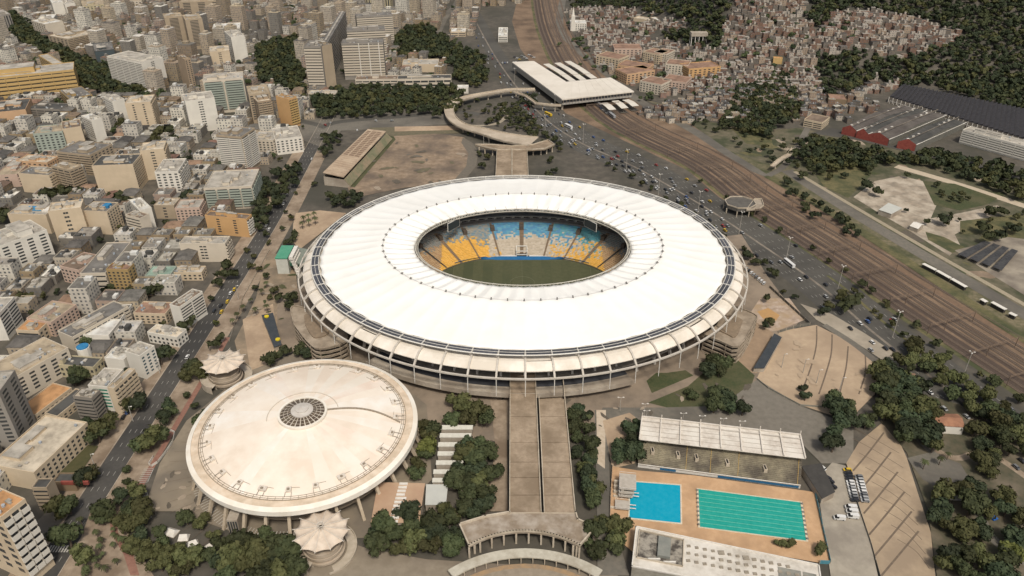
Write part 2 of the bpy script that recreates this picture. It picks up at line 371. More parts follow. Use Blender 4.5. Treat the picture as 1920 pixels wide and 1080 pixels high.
# dirt field behind the stadium
patch('dirt_field', [(735, 252), (800, 248), (870, 258), (897, 285), (893, 312), (860, 345), (760, 352), (660, 372), (652, 352)], DIRT)
patch('athletics_bend', [(868, 258), (885, 268), (897, 285), (893, 312), (870, 340), (850, 340), (874, 312), (878, 288), (865, 268)], mat('track_grey', (.12, .105, .085), (.15, .13, .10), .4))
patch('field_edge', [(735, 252), (728, 262), (655, 350), (665, 352), (742, 262)], GRASS)
patch('field_edge', [(690, 240), (860, 236), (880, 250), (800, 252), (735, 256)], mat('worn_lawn', (.105, .095, .058), (.15, .125, .080), .3))
patch('pavement', [(740, 238), (860, 236), (862, 244), (740, 247)], TAN)
# left-of-stadium plaza and palm court
patch('west_plaza', [(555, 400), (600, 395), (650, 400), (560, 470), (548, 450), (550, 420)], TAN)
patch('west_forecourt', [(500, 480), (550, 470), (560, 560), (520, 680), (455, 700), (440, 640), (480, 560)], mat('forecourt_paving', (.30, .225, .15), (.22, .17, .115), .15, c3=(.17, .135, .095), scale3=.06))
patch('west_walk', [(455, 600), (512, 570), (525, 690), (470, 700)], TAN)
patch('stadium_apron', [(520, 560), (560, 540), (1390, 440), (1440, 520), (1500, 600), (1400, 760), (1240, 800), (900, 830), (640, 720), (520, 640)], mat('apron_paving', (.21, .165, .12), (.155, .125, .095), .15, c3=(.26, .205, .15), scale3=.03))
patch('apron_dirt', [(1405, 590), (1425, 560), (1480, 560), (1510, 600), (1460, 620), (1430, 625)], mat('pinkish_rubble', (.45, .36, .29), (.28, .21, .15), .25, c3=(.33, .24, .15), scale3=.08))
patch('sand_heap_ground', [(1420, 585), (1440, 578), (1462, 592), (1455, 602), (1430, 598)], mat('orange_sand', (.42, .25, .10), (.36, .22, .10), .5))
patch('east_walk', [(1365, 660), (1410, 600), (1450, 625), (1420, 700), (1385, 700)], mat('tan_walk', (.30, .215, .14), (.25, .18, .12), .2))
# big tan plaza with dark joints
patch('east_plaza', [(1462, 622), (1530, 610), (1580, 635), (1655, 680), (1640, 740), (1590, 790), (1500, 760), (1418, 712)], mat('plaza_slabs', (.37, .275, .185), (.42, .32, .215), .3, c3=(.31, .23, .155), scale3=.03))
def joints(name, lines, w=.8, m=None):
    LAY[0] += 1; z = .02 + LAY[0] * .006; mb = MB()
    for L in lines:
        P = smooth_line([G(*p) for p in L]); mb.strip([(p.x, p.y, z) for p in offset_line(P, w / 2)], [(p.x, p.y, z) for p in offset_line(P, -w / 2)])
    tag(mb.obj(name, m or mat('joint_dirt', (.16, .12, .085), (.12, .09, .065), .5)), kind='structure')
joints('plaza_joints', [[(1531, 612), (1530, 650), (1520, 690), (1505, 730)], [(1560, 628), (1558, 665), (1547, 705), (1535, 740)], [(1590, 650), (1586, 690), (1575, 735), (1570, 760)], [(1622, 665), (1622, 700), (1610, 740)]], .9)
patch('plaza_walk', [(1530, 600), (1600, 640), (1690, 700), (1720, 690), (1620, 625), (1560, 590), (1500, 570)], mat('wide_pavement', (.30, .26, .20), (.36, .31, .24), .2, c3=(.24, .205, .155)))
joints('plaza_joints', [[(1545, 610), (1600, 645), (1650, 685)]], 5, ASPL)
patch('plaza_lawn', [(1212, 715), (1230, 700), (1250, 700), (1285, 695), (1300, 705), (1222, 738)], GRASS)
patch('plaza_lawn', [(1215, 756), (1290, 725), (1330, 690), (1360, 655), (1415, 705), (1400, 750), (1350, 800), (1290, 775)], GRASS)
patch('inner_road', [(1130, 765), (1240, 765), (1420, 760), (1560, 800), (1560, 850), (1500, 815), (1300, 790), (1120, 790)], ASPL)
patch('lower_road', [(1300, 800), (1420, 712), (1500, 762), (1600, 800), (1600, 870), (1540, 870), (1500, 830)], mat('grey_paving', (.145, .13, .105), (.18, .16, .13), .3))
# tan ramp beside the pools
patch('tan_esplanade', [(1585, 872), (1610, 830), (1652, 795), (1680, 815), (1700, 860), (1722, 930), (1745, 1000), (1755, 1100), (1655, 1100), (1625, 1000)], mat('esplanade_slabs', (.33, .25, .165), (.39, .30, .20), .25, c3=(.27, .205, .14), scale3=.04))
jl = []
for i in range(6):
    x0, y0 = 1599 + i * 10, 884 + i * 40; jl.append([(x0, y0), (x0 + 28, y0 - 33), (x0 + 58 + 3 * i, y0 - 72 - 3 * i)])
joints('esplanade_joints', jl, .9)
joints('esplanade_joints', [[(1610 + i * 12, 850 + i * 27), (1650 + i * 11, 872 + i * 27), (1700 + i * 7, 905 + i * 27)] for i in range(-2, 7)], .35)
patch('parking_yard', [(1530, 900), (1560, 868), (1588, 875), (1630, 1010), (1650, 1100), (1560, 1100), (1545, 1000)], mat('yard_concrete', (.29, .255, .20), (.35, .31, .245), .25, c3=(.23, .20, .16), scale3=.05))
# garden on the lower right
patch('garden_ground', [(1650, 790), (1700, 730), (1800, 760), (1930, 840), (1930, 1110), (1760, 1110), (1740, 960), (1700, 850)], mat('garden_soil', (.060, .060, .036), (.095, .080, .050), .25, c3=(.14, .115, .08), scale3=.05))
ribbon('garden_path', [(1700, 800), (1750, 850), (1800, 890), (1830, 950), (1860, 1010), (1930, 1060)], 5, ASPL)
ribbon('garden_path', [(1730, 830), (1790, 860), (1850, 850), (1930, 900)], 4, TAND)
patch('garden_clearing', [(1700, 860), (1740, 850), (1800, 870), (1830, 920), (1780, 930), (1730, 900)], ASPL)
# yards around the domed arena
patch('arena_yard', [(270, 960), (300, 870), (350, 790), (460, 700), (560, 660), (700, 680), (800, 760), (810, 900), (700, 1010), (560, 1010), (440, 1000), (330, 960)], mat('arena_paving', (.20, .165, .12), (.26, .215, .155), .2, c3=(.155, .13, .10), scale3=.05))
patch('palm_plaza', [(200, 940), (170, 960), (120, 1100), (300, 1100), (240, 1000)], TAND)
patch('red_path', [(215, 950), (222, 1000), (250, 1040), (262, 1080), (245, 1080), (232, 1040), (208, 1000), (205, 950)], MC['red_path'])
patch('front_plaza', [(690, 1030), (800, 1050), (960, 1060), (1150, 1075), (1200, 1110), (560, 1110), (600, 1000)], mat('front_paving', (.20, .165, .12), (.25, .21, .155), .2, c3=(.16, .13, .10)))
patch('service_lane', [(918, 740), (950, 740), (952, 960), (900, 960), (930, 850)], TAND)
patch('service_lane', [(1115, 770), (1142, 770), (1142, 880), (1148, 980), (1180, 1080), (1120, 1080), (1118, 900)], ASPL)
patch('sand_lane', [(1118, 770), (1136, 770), (1134, 880), (1120, 870)], mat('pale_sand', (.50, .42, .32), (.42, .34, .25), .5))
patch('worn_yard', [(1130, 790), (1180, 775), (1200, 790), (1190, 870), (1148, 880), (1138, 830)], TAN)
# parking bays (white lines)
def bays(name, a, b, n, d, skew=0.):
    LAY[0] += 1; z = .02 + LAY[0] * .006; A = G(*a); B = G(*b); u = (B - A).normalized(); v = Vector((-u.y, u.x, 0)) + u * skew; mb = MB()
    for i in range(n + 1):
        p = A + (B - A) * i / n; q = p + v * d; k = u * .14; mb.quad((p.x - k.x, p.y - k.y, z), (p.x + k.x, p.y + k.y, z), (q.x + k.x, q.y + k.y, z), (q.x - k.x, q.y - k.y, z))
    mb.quad(*[(x, y, z) for x, y in ((A.x, A.y), (B.x, B.y), (B.x + v.x * .2, B.y + v.y * .2), (A.x + v.x * .2, A.y + v.y * .2))]); tag(mb.obj(name, MARK), kind='structure')
bays('parking_lines', (288, 880), (277, 905), 7, -5); bays('parking_lines', (276, 925), (284, 972), 11, -5)
import cmath
def ringbays():
    LAY[0] += 1; z = .02 + LAY[0] * .006; mb = MB()
    for i in range(64):
        t = R(165 + i * 1.75); c, s = math.cos(t), math.sin(t); k = .14
        p = (-110.5 + c * 55, 310.5 + s * 55); q = (-110.5 + c * 60.5, 310.5 + s * 60.5); mb.quad((p[0] + s * k, p[1] - c * k, z), (q[0] + s * k, q[1] - c * k, z), (q[0] - s * k, q[1] + c * k, z), (p[0] - s * k, p[1] + c * k, z))
    tag(mb.obj('parking_lines', MARK), kind='structure')
ringbays()
patch('left_lawn', [(85, 890), (140, 832), (185, 838), (150, 890)], mat('olive_lawn', (.055, .055, .022), (.075, .068, .03), .4))

# worn radial joints in the paving round the dome, kerbed planting beds and dark stains
def radial_joints():
    LAY[0] += 1; z = .02 + LAY[0] * .006; mb = MB()
    for a in range(150, 292, 6):
        t = R(a); c, s = math.cos(t), math.sin(t); k = .09; r0, r1 = 61.5, 74
        mb.quad((-110.5 + c * r0 + s * k, 310.5 + s * r0 - c * k, z), (-110.5 + c * r1 + s * k, 310.5 + s * r1 - c * k, z), (-110.5 + c * r1 - s * k, 310.5 + s * r1 + c * k, z), (-110.5 + c * r0 - s * k, 310.5 + s * r0 + c * k, z))
    tag(mb.obj('paving_joints', MC['joint_dirt']), kind='structure')
radial_joints()
blot('ground_stain', 16, [(280, 960), (330, 860), (355, 900), (400, 980), (330, 970)], 1, 3.5, [DS, PS], .6)
blot('ground_stain', 26, [(800, 740), (1200, 750), (1400, 700), (1440, 600), (1480, 590), (1400, 760), (1150, 800), (880, 800)], 1.2, 5, [DS, PS, DS], .5)
blot('worn_patch', 26, [(700, 270), (860, 262), (880, 320), (840, 345), (680, 360)], 2, 9, [MC['track_grey'], PS, MC['worn_lawn'], DS], .6)
blot('worn_patch', 20, [(460, 600), (500, 500), (555, 480), (555, 560), (520, 640)], 1.5, 5, [PS, DS, GRASS], .6)
blot('worn_patch', 14, [(1450, 630), (1640, 690), (1590, 780), (1440, 720)], 1.5, 6, [mat('slab_dust', (.33, .25, .17), (.38, .29, .20), .4)], .6)
# ================= the stadium =================
SX, SY = 7.7, 489.5
NB = 60
def ell(a, b, t, z): return (a * math.cos(t), b * math.sin(t), z)
def ring(a, b, z, n=240, f=None): return [ell(a + (f(i / n)[0] if f else 0), b + (f(i / n)[0] if f else 0), 2 * math.pi * i / n, z + (f(i / n)[1] if f else 0)) for i in range(n)]
def stadium():
    S = empty('stadium', (SX, SY, 0)); tag(S, 'huge oval football stadium with white ring roof around an open green pitch', 'stadium'); landmark('the oval stadium', SX, SY)
    membrane = mat('roof_membrane', (.80, .785, .73), (.76, .745, .69), .08, rough=.55, c3=(.815, .80, .75), scale3=.03)
    # roof membrane: outer edge -> strut ring -> inner edge, tensioned between 60 radial cables
    mb = MB(); n = NB * 10; K = 22; prof = []
    for k in range(K + 1):
        s = k / K
        if s < .6: q = s / .6; a = 145 + (100.3 - 145) * q; b = 126.6 + (81.4 - 126.6) * q; z = 31 + 5.6 * q ** 1.25; amp = .3 * math.sin(math.pi * q) + .15
        else: q = (s - .6) / .4; a = 100.3 + (78.2 - 100.3) * q; b = 81.4 + (59.2 - 81.4) * q; z = 36.6 - 3.2 * q; amp = .95 * math.sin(math.pi * min(1, q + .12)) + .5
        prof.append((a, b, z, amp, s))
    for a, b, z, amp, s in prof:
        for i in range(n):
            t = 2 * math.pi * i / n; ph = (i % 10) / 10; tri = 1 - abs(2 * ph - 1); sag = -math.sin(math.pi * ph)
            if s < .6: dz = amp * sag; e = -1.1 * math.sin(math.pi * ph) * (1 if s == 0 else 0)
            else: dz = amp * (tri - .9) ; e = 0
            mb.v.append(ell(a + e, b + e, t, z + dz))
    for k in range(K):
        for i in range(n):
            j = (i + 1) % n; mb.f.append((k * n + i, k * n + j, (k + 1) * n + j, (k + 1) * n + i)); mb.m.append(0); mb.uv.append(None); mb.c.append(None)
    roof = mb.obj('roof', membrane, S, smooth=True)
    m = roof.modifiers.new('thickness', 'SOLIDIFY'); m.thickness = .35; m.offset = -1
    dk = mat('dark_cable_steel', (.12, .115, .11), (.18, .17, .15), 1., rough=.5); gs = mat('grey_steel', (.42, .40, .36), (.34, .32, .28), 1., rough=.5)
    ws = mat('white_steel', (.66, .64, .58), (.56, .53, .47), 1., rough=.5)
    # strut tips and ring cable
    for i in range(NB):
        t = 2 * math.pi * i / NB; st = MB(); p = Vector(ell(100.3, 81.4, t, 36.2)); st.bar(p, p + Vector((0, 0, 1.7)), .55, n=6, r2=.4); d = p.normalized(); d.z = 0
        st.bar(p + Vector((0, 0, .9)) - d * 1.2, p + Vector((0, 0, .9)) + d * 1.2, .22); st.obj('roof_strut', dk, S)
    c = MB(); c.path(ring(100.3, 81.4, 37.0, 120), .10, closed=True, n=3); c.obj('ring_cable', gs, S)
    sm = None
    for i in range(NB):      # short spreader spikes round the inner edge
        t = 2 * math.pi * (i + .5) / NB; st = MB(); st.bar(ell(76.8, 57.8, t, 34.2), ell(82.5, 63.4, t, 34.6), .22, n=3, r2=.06); st.obj('edge_spike', gs, S)
    # inner edge truss
    tr = MB(); n2 = 180
    for (a, b, z, r_) in ((77.6, 58.4, 34.0, .28), (77.0, 57.8, 31.8, .22), (75.6, 56.6, 33.0, .2)): tr.path(ring(a, b, z, n2), r_, closed=True, n=4)
    for i in range(n2):
        t = 2 * math.pi * i / n2; t2 = 2 * math.pi * (i + 1) / n2; tr.bar(ell(77.6, 58.4, t, 34), ell(77.0, 57.8, t2, 31.8), .13, n=3); tr.bar(ell(77.6, 58.4, t, 34), ell(75.6, 56.6, t2, 33), .13, n=3); tr.bar(ell(77.0, 57.8, t, 31.8), ell(75.6, 56.6, t2, 33), .13, n=3)
    tr.obj('inner_truss', mat('truss_white', (.55, .52, .44), (.48, .45, .38), 1.), S)
    # photovoltaic ring: 60 bays, two rows
    pv = mat('solar_panel', (.035, .037, .045), (.085, .085, .088), .6, rough=.3, spec=.6, rnd=.25)
    for i in range(NB):
        a0, a1 = 2 * math.pi * (i + .04) / NB, 2 * math.pi * (i + .96) / NB; p = MB()
        for (x0, x1) in ((146.0, 147.9), (148.3, 150.2)):
            for k in range(4):
                u0 = a0 + (a1 - a0) * k / 4; u1 = a0 + (a1 - a0) * (k + 1) / 4; d0 = x0 - 145; d1 = x1 - 145
                p.quad(ell(145 + d1, 126.4 + d1, u0, 31.0), ell(145 + d1, 126.4 + d1, u1, 31.0), ell(145 + d0, 126.4 + d0, u1, 31.3), ell(145 + d0, 126.4 + d0, u0, 31.3))
                p.quad(ell(145 + d0, 126.4 + d0, u0, 31.2), ell(145 + d0, 126.4 + d0, u1, 31.2), ell(145 + d1, 126.4 + d1, u1, 30.9), ell(145 + d1, 126.4 + d1, u0, 30.9))
        p.obj('solar_panel', pv, S)
    rl = MB()
    for d, z, r_ in ((.6, 31.3, .25), (3.1, 31.3, .16), (5.7, 31.1, .42)): rl.path(ring(145 + d, 126.4 + d, z, 180), r_, closed=True, n=6)
    for i in range(NB):
        t = 2 * math.pi * i / NB; rl.bar(ell(145.4, 126.8, t, 31.4), ell(151, 132.4, t, 31.1), .3)
    rl.obj('compression_ring', ws, S)
    # concrete marquee: convex panels between the ribs
    beige = mat('marquee_concrete', (.66, .60, .51), (.72, .665, .58), .15, c3=(.58, .52, .43), scale3=.06); ribm = mat('rib_concrete', (.50, .46, .40), (.42, .38, .32), .3)
    rp = [(3.0, 28.4), (6.5, 28.2), (9.5, 27.0), (12.5, 24.9), (15.6, 21.9)]       # rib profile (offset from roof edge, height)
    for i in range(NB):
        a0, a1 = 2 * math.pi * (i + .03) / NB, 2 * math.pi * (i + .97) / NB
        half = (i % 20) in (17, 18, 19, 0, 1) and i > 30
        P = [(6.6, 27.9), (8.6, 27.2), (10.4, 26.2), (12.0, 24.8)]
        if i % 7 not in (3,): P = [(4.2, 28.0)] + P
        mb = MB(); lines = []
        for d, z in P: lines.append([ell(145 + d, 127 + d, a0 + (a1 - a0) * k / 5, z) for k in range(6)])
        for A, B in zip(lines, lines[1:]): mb.strip(B, A)
        lines2 = [[(p[0], p[1], p[2] - .5) for p in L] for L in lines]
        for A, B in zip(lines2, lines2[1:]): mb.strip(A, B)
        mb.strip(lines2[-1], lines[-1]); mb.strip(lines[0], lines2[0])
        mb.obj('marquee_panel', beige, S, smooth=False)
        t = 2 * math.pi * i / NB; r_ = MB()
        for (d0, z0), (d1, z1) in zip(rp, rp[1:]): r_.bar(ell(145 + d0, 127 + d0, t, z0 + .2), ell(145 + d1, 127 + d1, t, z1 + .2), .78)
        r_.bar(ell(145 + 6, 127 + 6, t, 27.6), ell(136, 118, t, 18), .6); r_.bar(ell(136, 118, t, 18), ell(141, 123, t, 0), .8, r2=1.1)
        r_.obj('rib', ribm, S)
    o = MB(); o.path(ring(160.4, 142.4, 21.8, 240), .7, closed=True); o.obj('outer_rail', ribm, S)
    for i in range(NB):
        if 33 <= i <= 57:
            t = 2 * math.pi * i / NB; h = MB(); h.bar(ell(160.4, 142.4, t, 21.6), ell(160.8, 142.8, t, 9.5), .3, n=5, r2=.2); h.obj('hanger_rod', ws, S)
    # facade floors below
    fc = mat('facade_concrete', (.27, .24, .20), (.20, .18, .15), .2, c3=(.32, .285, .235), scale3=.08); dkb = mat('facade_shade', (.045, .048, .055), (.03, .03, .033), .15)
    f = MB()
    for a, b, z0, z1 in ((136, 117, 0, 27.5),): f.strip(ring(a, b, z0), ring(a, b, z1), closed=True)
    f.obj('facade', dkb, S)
    for z in (6.2, 11.5, 16.6, 22.0):
        f = MB(); a, b = (141.5, 123)
        f.strip(ring(a, b, z), ring(a, b, z + 1.1), closed=True); f.strip(ring(a, b, z + 1.1), ring(a - 6, b - 6, z + 1.1), closed=True); f.strip(ring(a - 6, b - 6, z), ring(a, b, z), closed=True); f.obj('gallery_floor', fc, S)
    # inner gallery roof lining
    f = MB(); f.strip(ring(150, 132, 27.2), ring(128, 108, 27.6), closed=True, flip=True); f.strip(ring(150, 132, 27.0), ring(128, 108, 27.3), closed=True); f.obj('rear_canopy', beige, S)
    # near-side elevated concourse
    dk2 = MB(); A = []; B = []; Cc = []
    a0, a1 = math.pi * 1.28, math.pi * 1.64
    for i in range(41):
        t = a0 + (a1 - a0) * i / 40; A.append(ell(147.5, 131, t, 7.0)); B.append(ell(155, 138.5 , t, 7.0)); Cc.append(ell(155, 138.5, t, 4.8))
    dk2.strip(B, A); dk2.strip(Cc, B); dk2.strip([(p[0], p[1], 4.8) for p in A], Cc)
    P1 = [(p[0], p[1], 8.0) for p in B]; dk2.strip(B, P1); Q = [(p[0] * .997, p[1] * .997, 8.0) for p in B]; dk2.strip(P1, Q); dk2.strip(Q, [(p[0], p[1], 7) for p in Q])
    for i in range(0, 41, 4): x, y, _ = ell(150, 133, a0 + (a1 - a0) * i / 40, 0); dk2.bar((x, y, 0), (x, y, 4.8), .7, n=8)
    dk2.obj('concourse', CONC, S)
    dk3 = MB(); dk3.strip([(p[0], p[1], 6.6) for p in A], [ell(140, 121, a0 + (a1 - a0) * i / 40, 6.6) for i in range(41)]); dk3.obj('dark_walk', dkb, S)  # dark sheet behind the deck, standing in for the shade in the gap
    # bowl
    pal_y = [(.50, .29, .06), (.46, .27, .06), (.53, .32, .08)]; pal_b = [(.08, .22, .32), (.08, .19, .30), (.11, .25, .31)]; pal_w = [(.37, .32, .25), (.34, .29, .225), (.40, .35, .28)]; pal_t = [(.08, .24, .27), (.10, .23, .25)]
    def seats(name, a0, b0, z0, a1, b1, z1, rows, seg, dim=1.0, style=0):
        mb = MB(); rnd = random.Random(5)
        for k in range(rows):
            s0, s1 = k / rows, (k + 1) / rows; A = (a0 + (a1 - a0) * s0, b0 + (b1 - b0) * s0); Bq = (a0 + (a1 - a0) * s1, b0 + (b1 - b0) * s1); za = z0 + (z1 - z0) * s0; zb = z0 + (z1 - z0) * s1
            for i in range(seg):
                t0, t1 = 2 * math.pi * i / seg, 2 * math.pi * (i + 1) / seg; tm = (t0 + t1) / 2; x = A[0] * math.cos(tm); y = A[1] * math.sin(tm)
                # colour layout of the loose seats
                r_ = rnd.random(); jit = (rnd.random() - .5) * .24; h = s0 + jit
                if y < 0: c = rnd.choice(pal_w if h < .5 else pal_t)
                elif abs(x) > 62 : c = rnd.choice([(.30, .20, .11), (.27, .18, .10), (.33, .23, .13)]) if h < .62 else rnd.choice([(.15, .16, .15), (.18, .17, .15)])
                elif x < -26: c = rnd.choice(pal_y) if h < .62 - (.2 if x > -36 else 0) else rnd.choice([(.18, .20, .20), (.24, .22, .18), (.13, .19, .22)])
                elif x < -16: c = rnd.choice(pal_w if h < .6 else pal_b) if r_ > .2 or h > .2 else rnd.choice(pal_y)
                elif x < 22: c = rnd.choice(pal_w if h < .58 else pal_b)
                elif x < 46: c = rnd.choice(pal_y + pal_w if h < .35 else (pal_w + pal_b if h < .65 else pal_b + pal_t))
                else: c = rnd.choice(pal_y if h < .25 else (pal_t + pal_w + pal_y if h < .6 else pal_t))
                ang = (tm * 24 / (2 * math.pi)) % 1
                if name == 'lower_stand' and (ang < .05 or ang > .95): c = (.16, .115, .075)
                c = tuple(min(.8, q * 1.3) for q in c)
                if style: c = rnd.choice([(.10, .11, .12), (.08, .09, .10), (.12, .12, .12)])  # upper tier: shade under the roof put into the seat colours
                zt = za + (zb - za) * .0
                # riser then tread
                p = [ell(*A, t0, za), ell(*A, t1, za), ell(*A, t1, zb), ell(*A, t0, zb), ell(*Bq, t1, zb), ell(*Bq, t0, zb)]
                mb.quad(p[1], p[0], p[3], p[2], col=c); mb.quad(p[2], p[3], p[5], p[4], col=tuple(q * .9 for q in c))
        return mb.obj(name, SEAT, S)
    SEAT = vcol_mat('stadium_seats', .6)
    seats('lower_stand', 66.5, 40.5, 1.8, 97, 69, 17.2, 22, 320)
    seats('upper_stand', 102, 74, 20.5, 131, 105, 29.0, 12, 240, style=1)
    g = MB(); g.strip(ring(97, 69, 17.2), ring(97, 69, 18.4), closed=True, flip=True); g.strip(ring(97, 69, 18.4), ring(101, 73, 18.4), closed=True, flip=True); g.strip(ring(101, 73, 18.4), ring(101, 73, 20.5), closed=True, flip=True); g.strip(ring(101, 73, 20.5), ring(102, 74, 20.5), closed=True, flip=True)
    g.obj('middle_gallery', mat('gallery_wall', (.13, .125, .12), (.17, .16, .15), .3), S)
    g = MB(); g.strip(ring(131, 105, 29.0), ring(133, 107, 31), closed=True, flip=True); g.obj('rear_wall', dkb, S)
    # white-framed dark boxes above the gallery on the far side
    for i in range(24):
        t = math.pi * (.23 + .54 * i / 23); bx = MB()
        for (a, b, z) in ((100.6, 72.6, 19.2), (118, 91, 25.6)):
            if a > 110 and (i < 6 or i > 17): continue
            w_ = .022; bx.quad(ell(a, b, t + w_, z), ell(a, b, t - w_, z), ell(a, b, t - w_, z + 1.1), ell(a, b, t + w_, z + 1.1)); bx.quad(ell(a - .05, b - .05, t + w_ + .004, z + 1.1), ell(a - .05, b - .05, t + w_, z + 1.1), ell(a - .05, b - .05, t + w_, z), ell(a - .05, b - .05, t + w_ + .004, z), m=1)
            bx.bar(ell(a - .1, b - .1, t + .034, z + 1.3), ell(a - .1, b - .1, t - .034, z + 1.3), .14, m=1); bx.bar(ell(a - .1, b - .1, t + .034, z - .3), ell(a - .1, b - .1, t + .034, z + 1.4), .22, m=1)
        bx.obj('glazed_box', [DARK, ws], S)
    # stair openings in the lower stand
    for i in range(-4, 5):
        t = math.pi / 2 + i * 2 * math.pi / 24 * 1.0; v = MB(); x, y, _ = ell(90, 62.3, t, 0); d = Vector((math.cos(t) / 90 * 62, math.sin(t), 0)).normalized(); q = Vector((-d.y, d.x, 0)); c = Vector((x, y, 13.6))
        pts = [c + q * 1.6 - d * 1, c - q * 1.6 - d * 1, c - q * 1.6 + d * 4.5, c + q * 1.6 + d * 4.5]; v.prism([(p.x, p.y) for p in pts][::-1], 12.2, 16.9); v.bar(c + q * 4.2 + Vector((0, 0, -.2)), c - q * 4.2 + Vector((0, 0, -.2)), .5)
        v.obj('stair_opening', mat('vomitory', (.075, .058, .045), (.10, .08, .06), .5), S)
    # two corner breaks (dark access gaps)
    for t, s in ((2.62, 1), (.52, 1), (2.93, .6), (.22, .6)):
        v = MB(); A = [ell(67 + 30 * k / 6, 41 + 28 * k / 6, t - .012, 2.6 + 15.6 * k / 6) for k in range(7)]; B = [ell(67 + 30 * k / 6, 41 + 28 * k / 6, t + .014, 2.6 + 15.6 * k / 6) for k in range(7)]
        v.strip(A, B, flip=True); v.obj('access_gap', DARK, S)
    # perimeter wall and blue boards
    v = MB(); v.strip(ring(66.5, 40.5, 0), ring(66.5, 40.5, 1.8), closed=True, flip=True); v.obj('pitch_wall', mat('pitch_wall', (.10, .09, .07)), S)
    blue = mat('blue_boards', (.015, .095, .23), (.02, .12, .26), .4)
    v = MB()
    def yb(x): return 40.0 * math.sqrt(max(0, 1 - (x / 68) ** 2))
    xs = [-52 + 104 * i / 40 for i in range(41)]
    top = [(x, min(yb(x) - .2, 38.8), 3.4 if abs(x) > 27 else 2.2) for x in xs]; lo = [(x, 35.6 if abs(x) > 22 else 35.0, 1.0) for x in xs]
    v.strip(lo, top); v.obj('blue_covers', blue, S)
    # white walkway ledge and player tunnel frame
    v = MB(); v.box(-24, 38.6, 1.7, -4, 40.2, 2.3); v.box(6, 38.6, 1.7, 24, 40.2, 2.3); v.obj('ledge', ws, S)
    v = MB()
    for x in (-4.2, 4.2): v.box(x - .3, 38.5, 0, x + .3, 47, 6.6)
    v.box(-4.5, 38.5, 6.4, 4.5, 39.1, 7.0); v.box(-4.5, 46.6, 6.6, 4.5, 47.2, 7.2); v.box(-3.9, 38.6, 3.2, 3.9, 39.2, 3.8); v.obj('tunnel_frame', ws, S)
    v = MB(); v.box(-3.8, 38.7, .3, 3.8, 46, 3.0); v.obj('tunnel_mouth', DARK, S)
    # pitch with mown bands
    v = MB(); PA, PB = 66.4, 40.4; pt = mat('pitch_grass', (.062, .068, .032), (.078, .080, .040), .35, c3=(.055, .062, .03), scale3=.02); pt2 = mat('pitch_grass_light', (.065, .070, .033), (.080, .082, .041), .35)
    v.poly([ell(PA, PB, 2 * math.pi * i / 120, .06) for i in range(120)]); pitch = v.obj('pitch', pt, S, loc=(0, 0, .85))
    v = MB()
    for i in range(-7, 7, 2): v.box(i * 7.5, -33, .07, i * 7.5 + 7.5, 33, .09)
    v.obj('mown_band', pt2, pitch)
    v = MB(); W = .35
    for x0, y0, x1, y1 in ((-52.5, -34, 52.5, -34), (-52.5, 34, 52.5, 34), (-52.5, -34, -52.5, 34), (52.5, -34, 52.5, 34), (0, -34, 0, 34)): v.bar((x0, y0, .12), (x1, y1, .12), .08)
    v.path([(9.15 * math.cos(2 * math.pi * i / 40), 9.15 * math.sin(2 * math.pi * i / 40), .12) for i in range(40)], .08, closed=True); v.obj('pitch_lines', mat('faded_lines', (.16, .16, .10)), pitch)
    for s in (-1, 1):
        v = MB(); v.path([(s * (55 + 5.5 * math.sin(q)), 34 - 14 * (1 - math.cos(q)), 1.3) for q in [i * .15 for i in range(9)]], .4); v.obj('corner_kerb', mat('corner_kerb', (.25, .23, .18)), S)
    # four video screens hung under the roof
    scr = mat('screen_face', (.015, .025, .03), rough=.3)
    for t in (2.34, .80, -2.34, -.80):
        x, y, _ = ell(76, 57, t, 0); e = empty('video_screen', (x, y, 28.6), math.atan2(y, x) + math.pi / 2); e.parent = S
        v = MB(); v.box(-6.5, -.4, -3.2, 6.5, .4, 3.2); v.obj('screen_panel', scr, e); v = MB(); v.path([(-6.7, 0, -3.4), (6.7, 0, -3.4), (6.7, 0, 3.4), (-6.7, 0, 3.4)], .3, closed=True); v.obj('screen_frame', ws, e)
    # dark drum carrying the stand underside
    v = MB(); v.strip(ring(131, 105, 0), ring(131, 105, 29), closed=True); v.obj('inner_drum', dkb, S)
    return S
stadium()
# the two curved spiral ramp blocks on the flanks of the stadium
def flank(px_pts, label, h):
    P = [G(x, y, h) for x, y in px_pts]; c = sum(P, Vector()) / len(P); P = [p - c for p in P]; a = sum(P[i].x * P[(i + 1) % len(P)].y - P[(i + 1) % len(P)].x * P[i].y for i in range(len(P)))
    if a < 0: P = P[::-1]
    P = smooth_line(P + [P[0]], 3)[:-1]
    e = empty('access_ramp_block', (c.x, c.y, 0)); tag(e, label, 'ramp building'); col = mat('ramp_concrete', (.27, .215, .155), (.20, .16, .115), .3, c3=(.34, .28, .21), scale3=.1)
    nf = 4
    for i in range(nf + 1):
        z = h * i / nf; mb = MB(); Q = [(p.x, p.y) for p in P]; mb.prism(Q, max(0, z - .7), z, 0); 
        for j in range(len(Q)):
            p, q = Q[j], Q[(j + 1) % len(Q)]; mb.bar((p[0] * .995, p[1] * .995, z + .55), (q[0] * .995, q[1] * .995, z + .55), .42)
        mb.obj('ramp_floor', col, e)
    mb = MB(); mb.prism([(p.x * .9, p.y * .9) for p in P], 0, h - .8, 0); mb.obj('core', DARK, e)
    for j in range(0, len(P), 2): mb = MB(); mb.bar((P[j].x, P[j].y, 0), (P[j].x, P[j].y, h + .9), .3); mb.obj('column', col, e)
    mb = MB(); d = Vector((P[len(P) // 2].x, P[len(P) // 2].y, 0)) * .1; mb.prism([(p.x * .45, p.y * .55) for p in P], h + .02, h + .9); mb.obj('ramp_kerb', mat('ramp_dirt', (.17, .13, .09), (.24, .18, .12), .4), e); return e
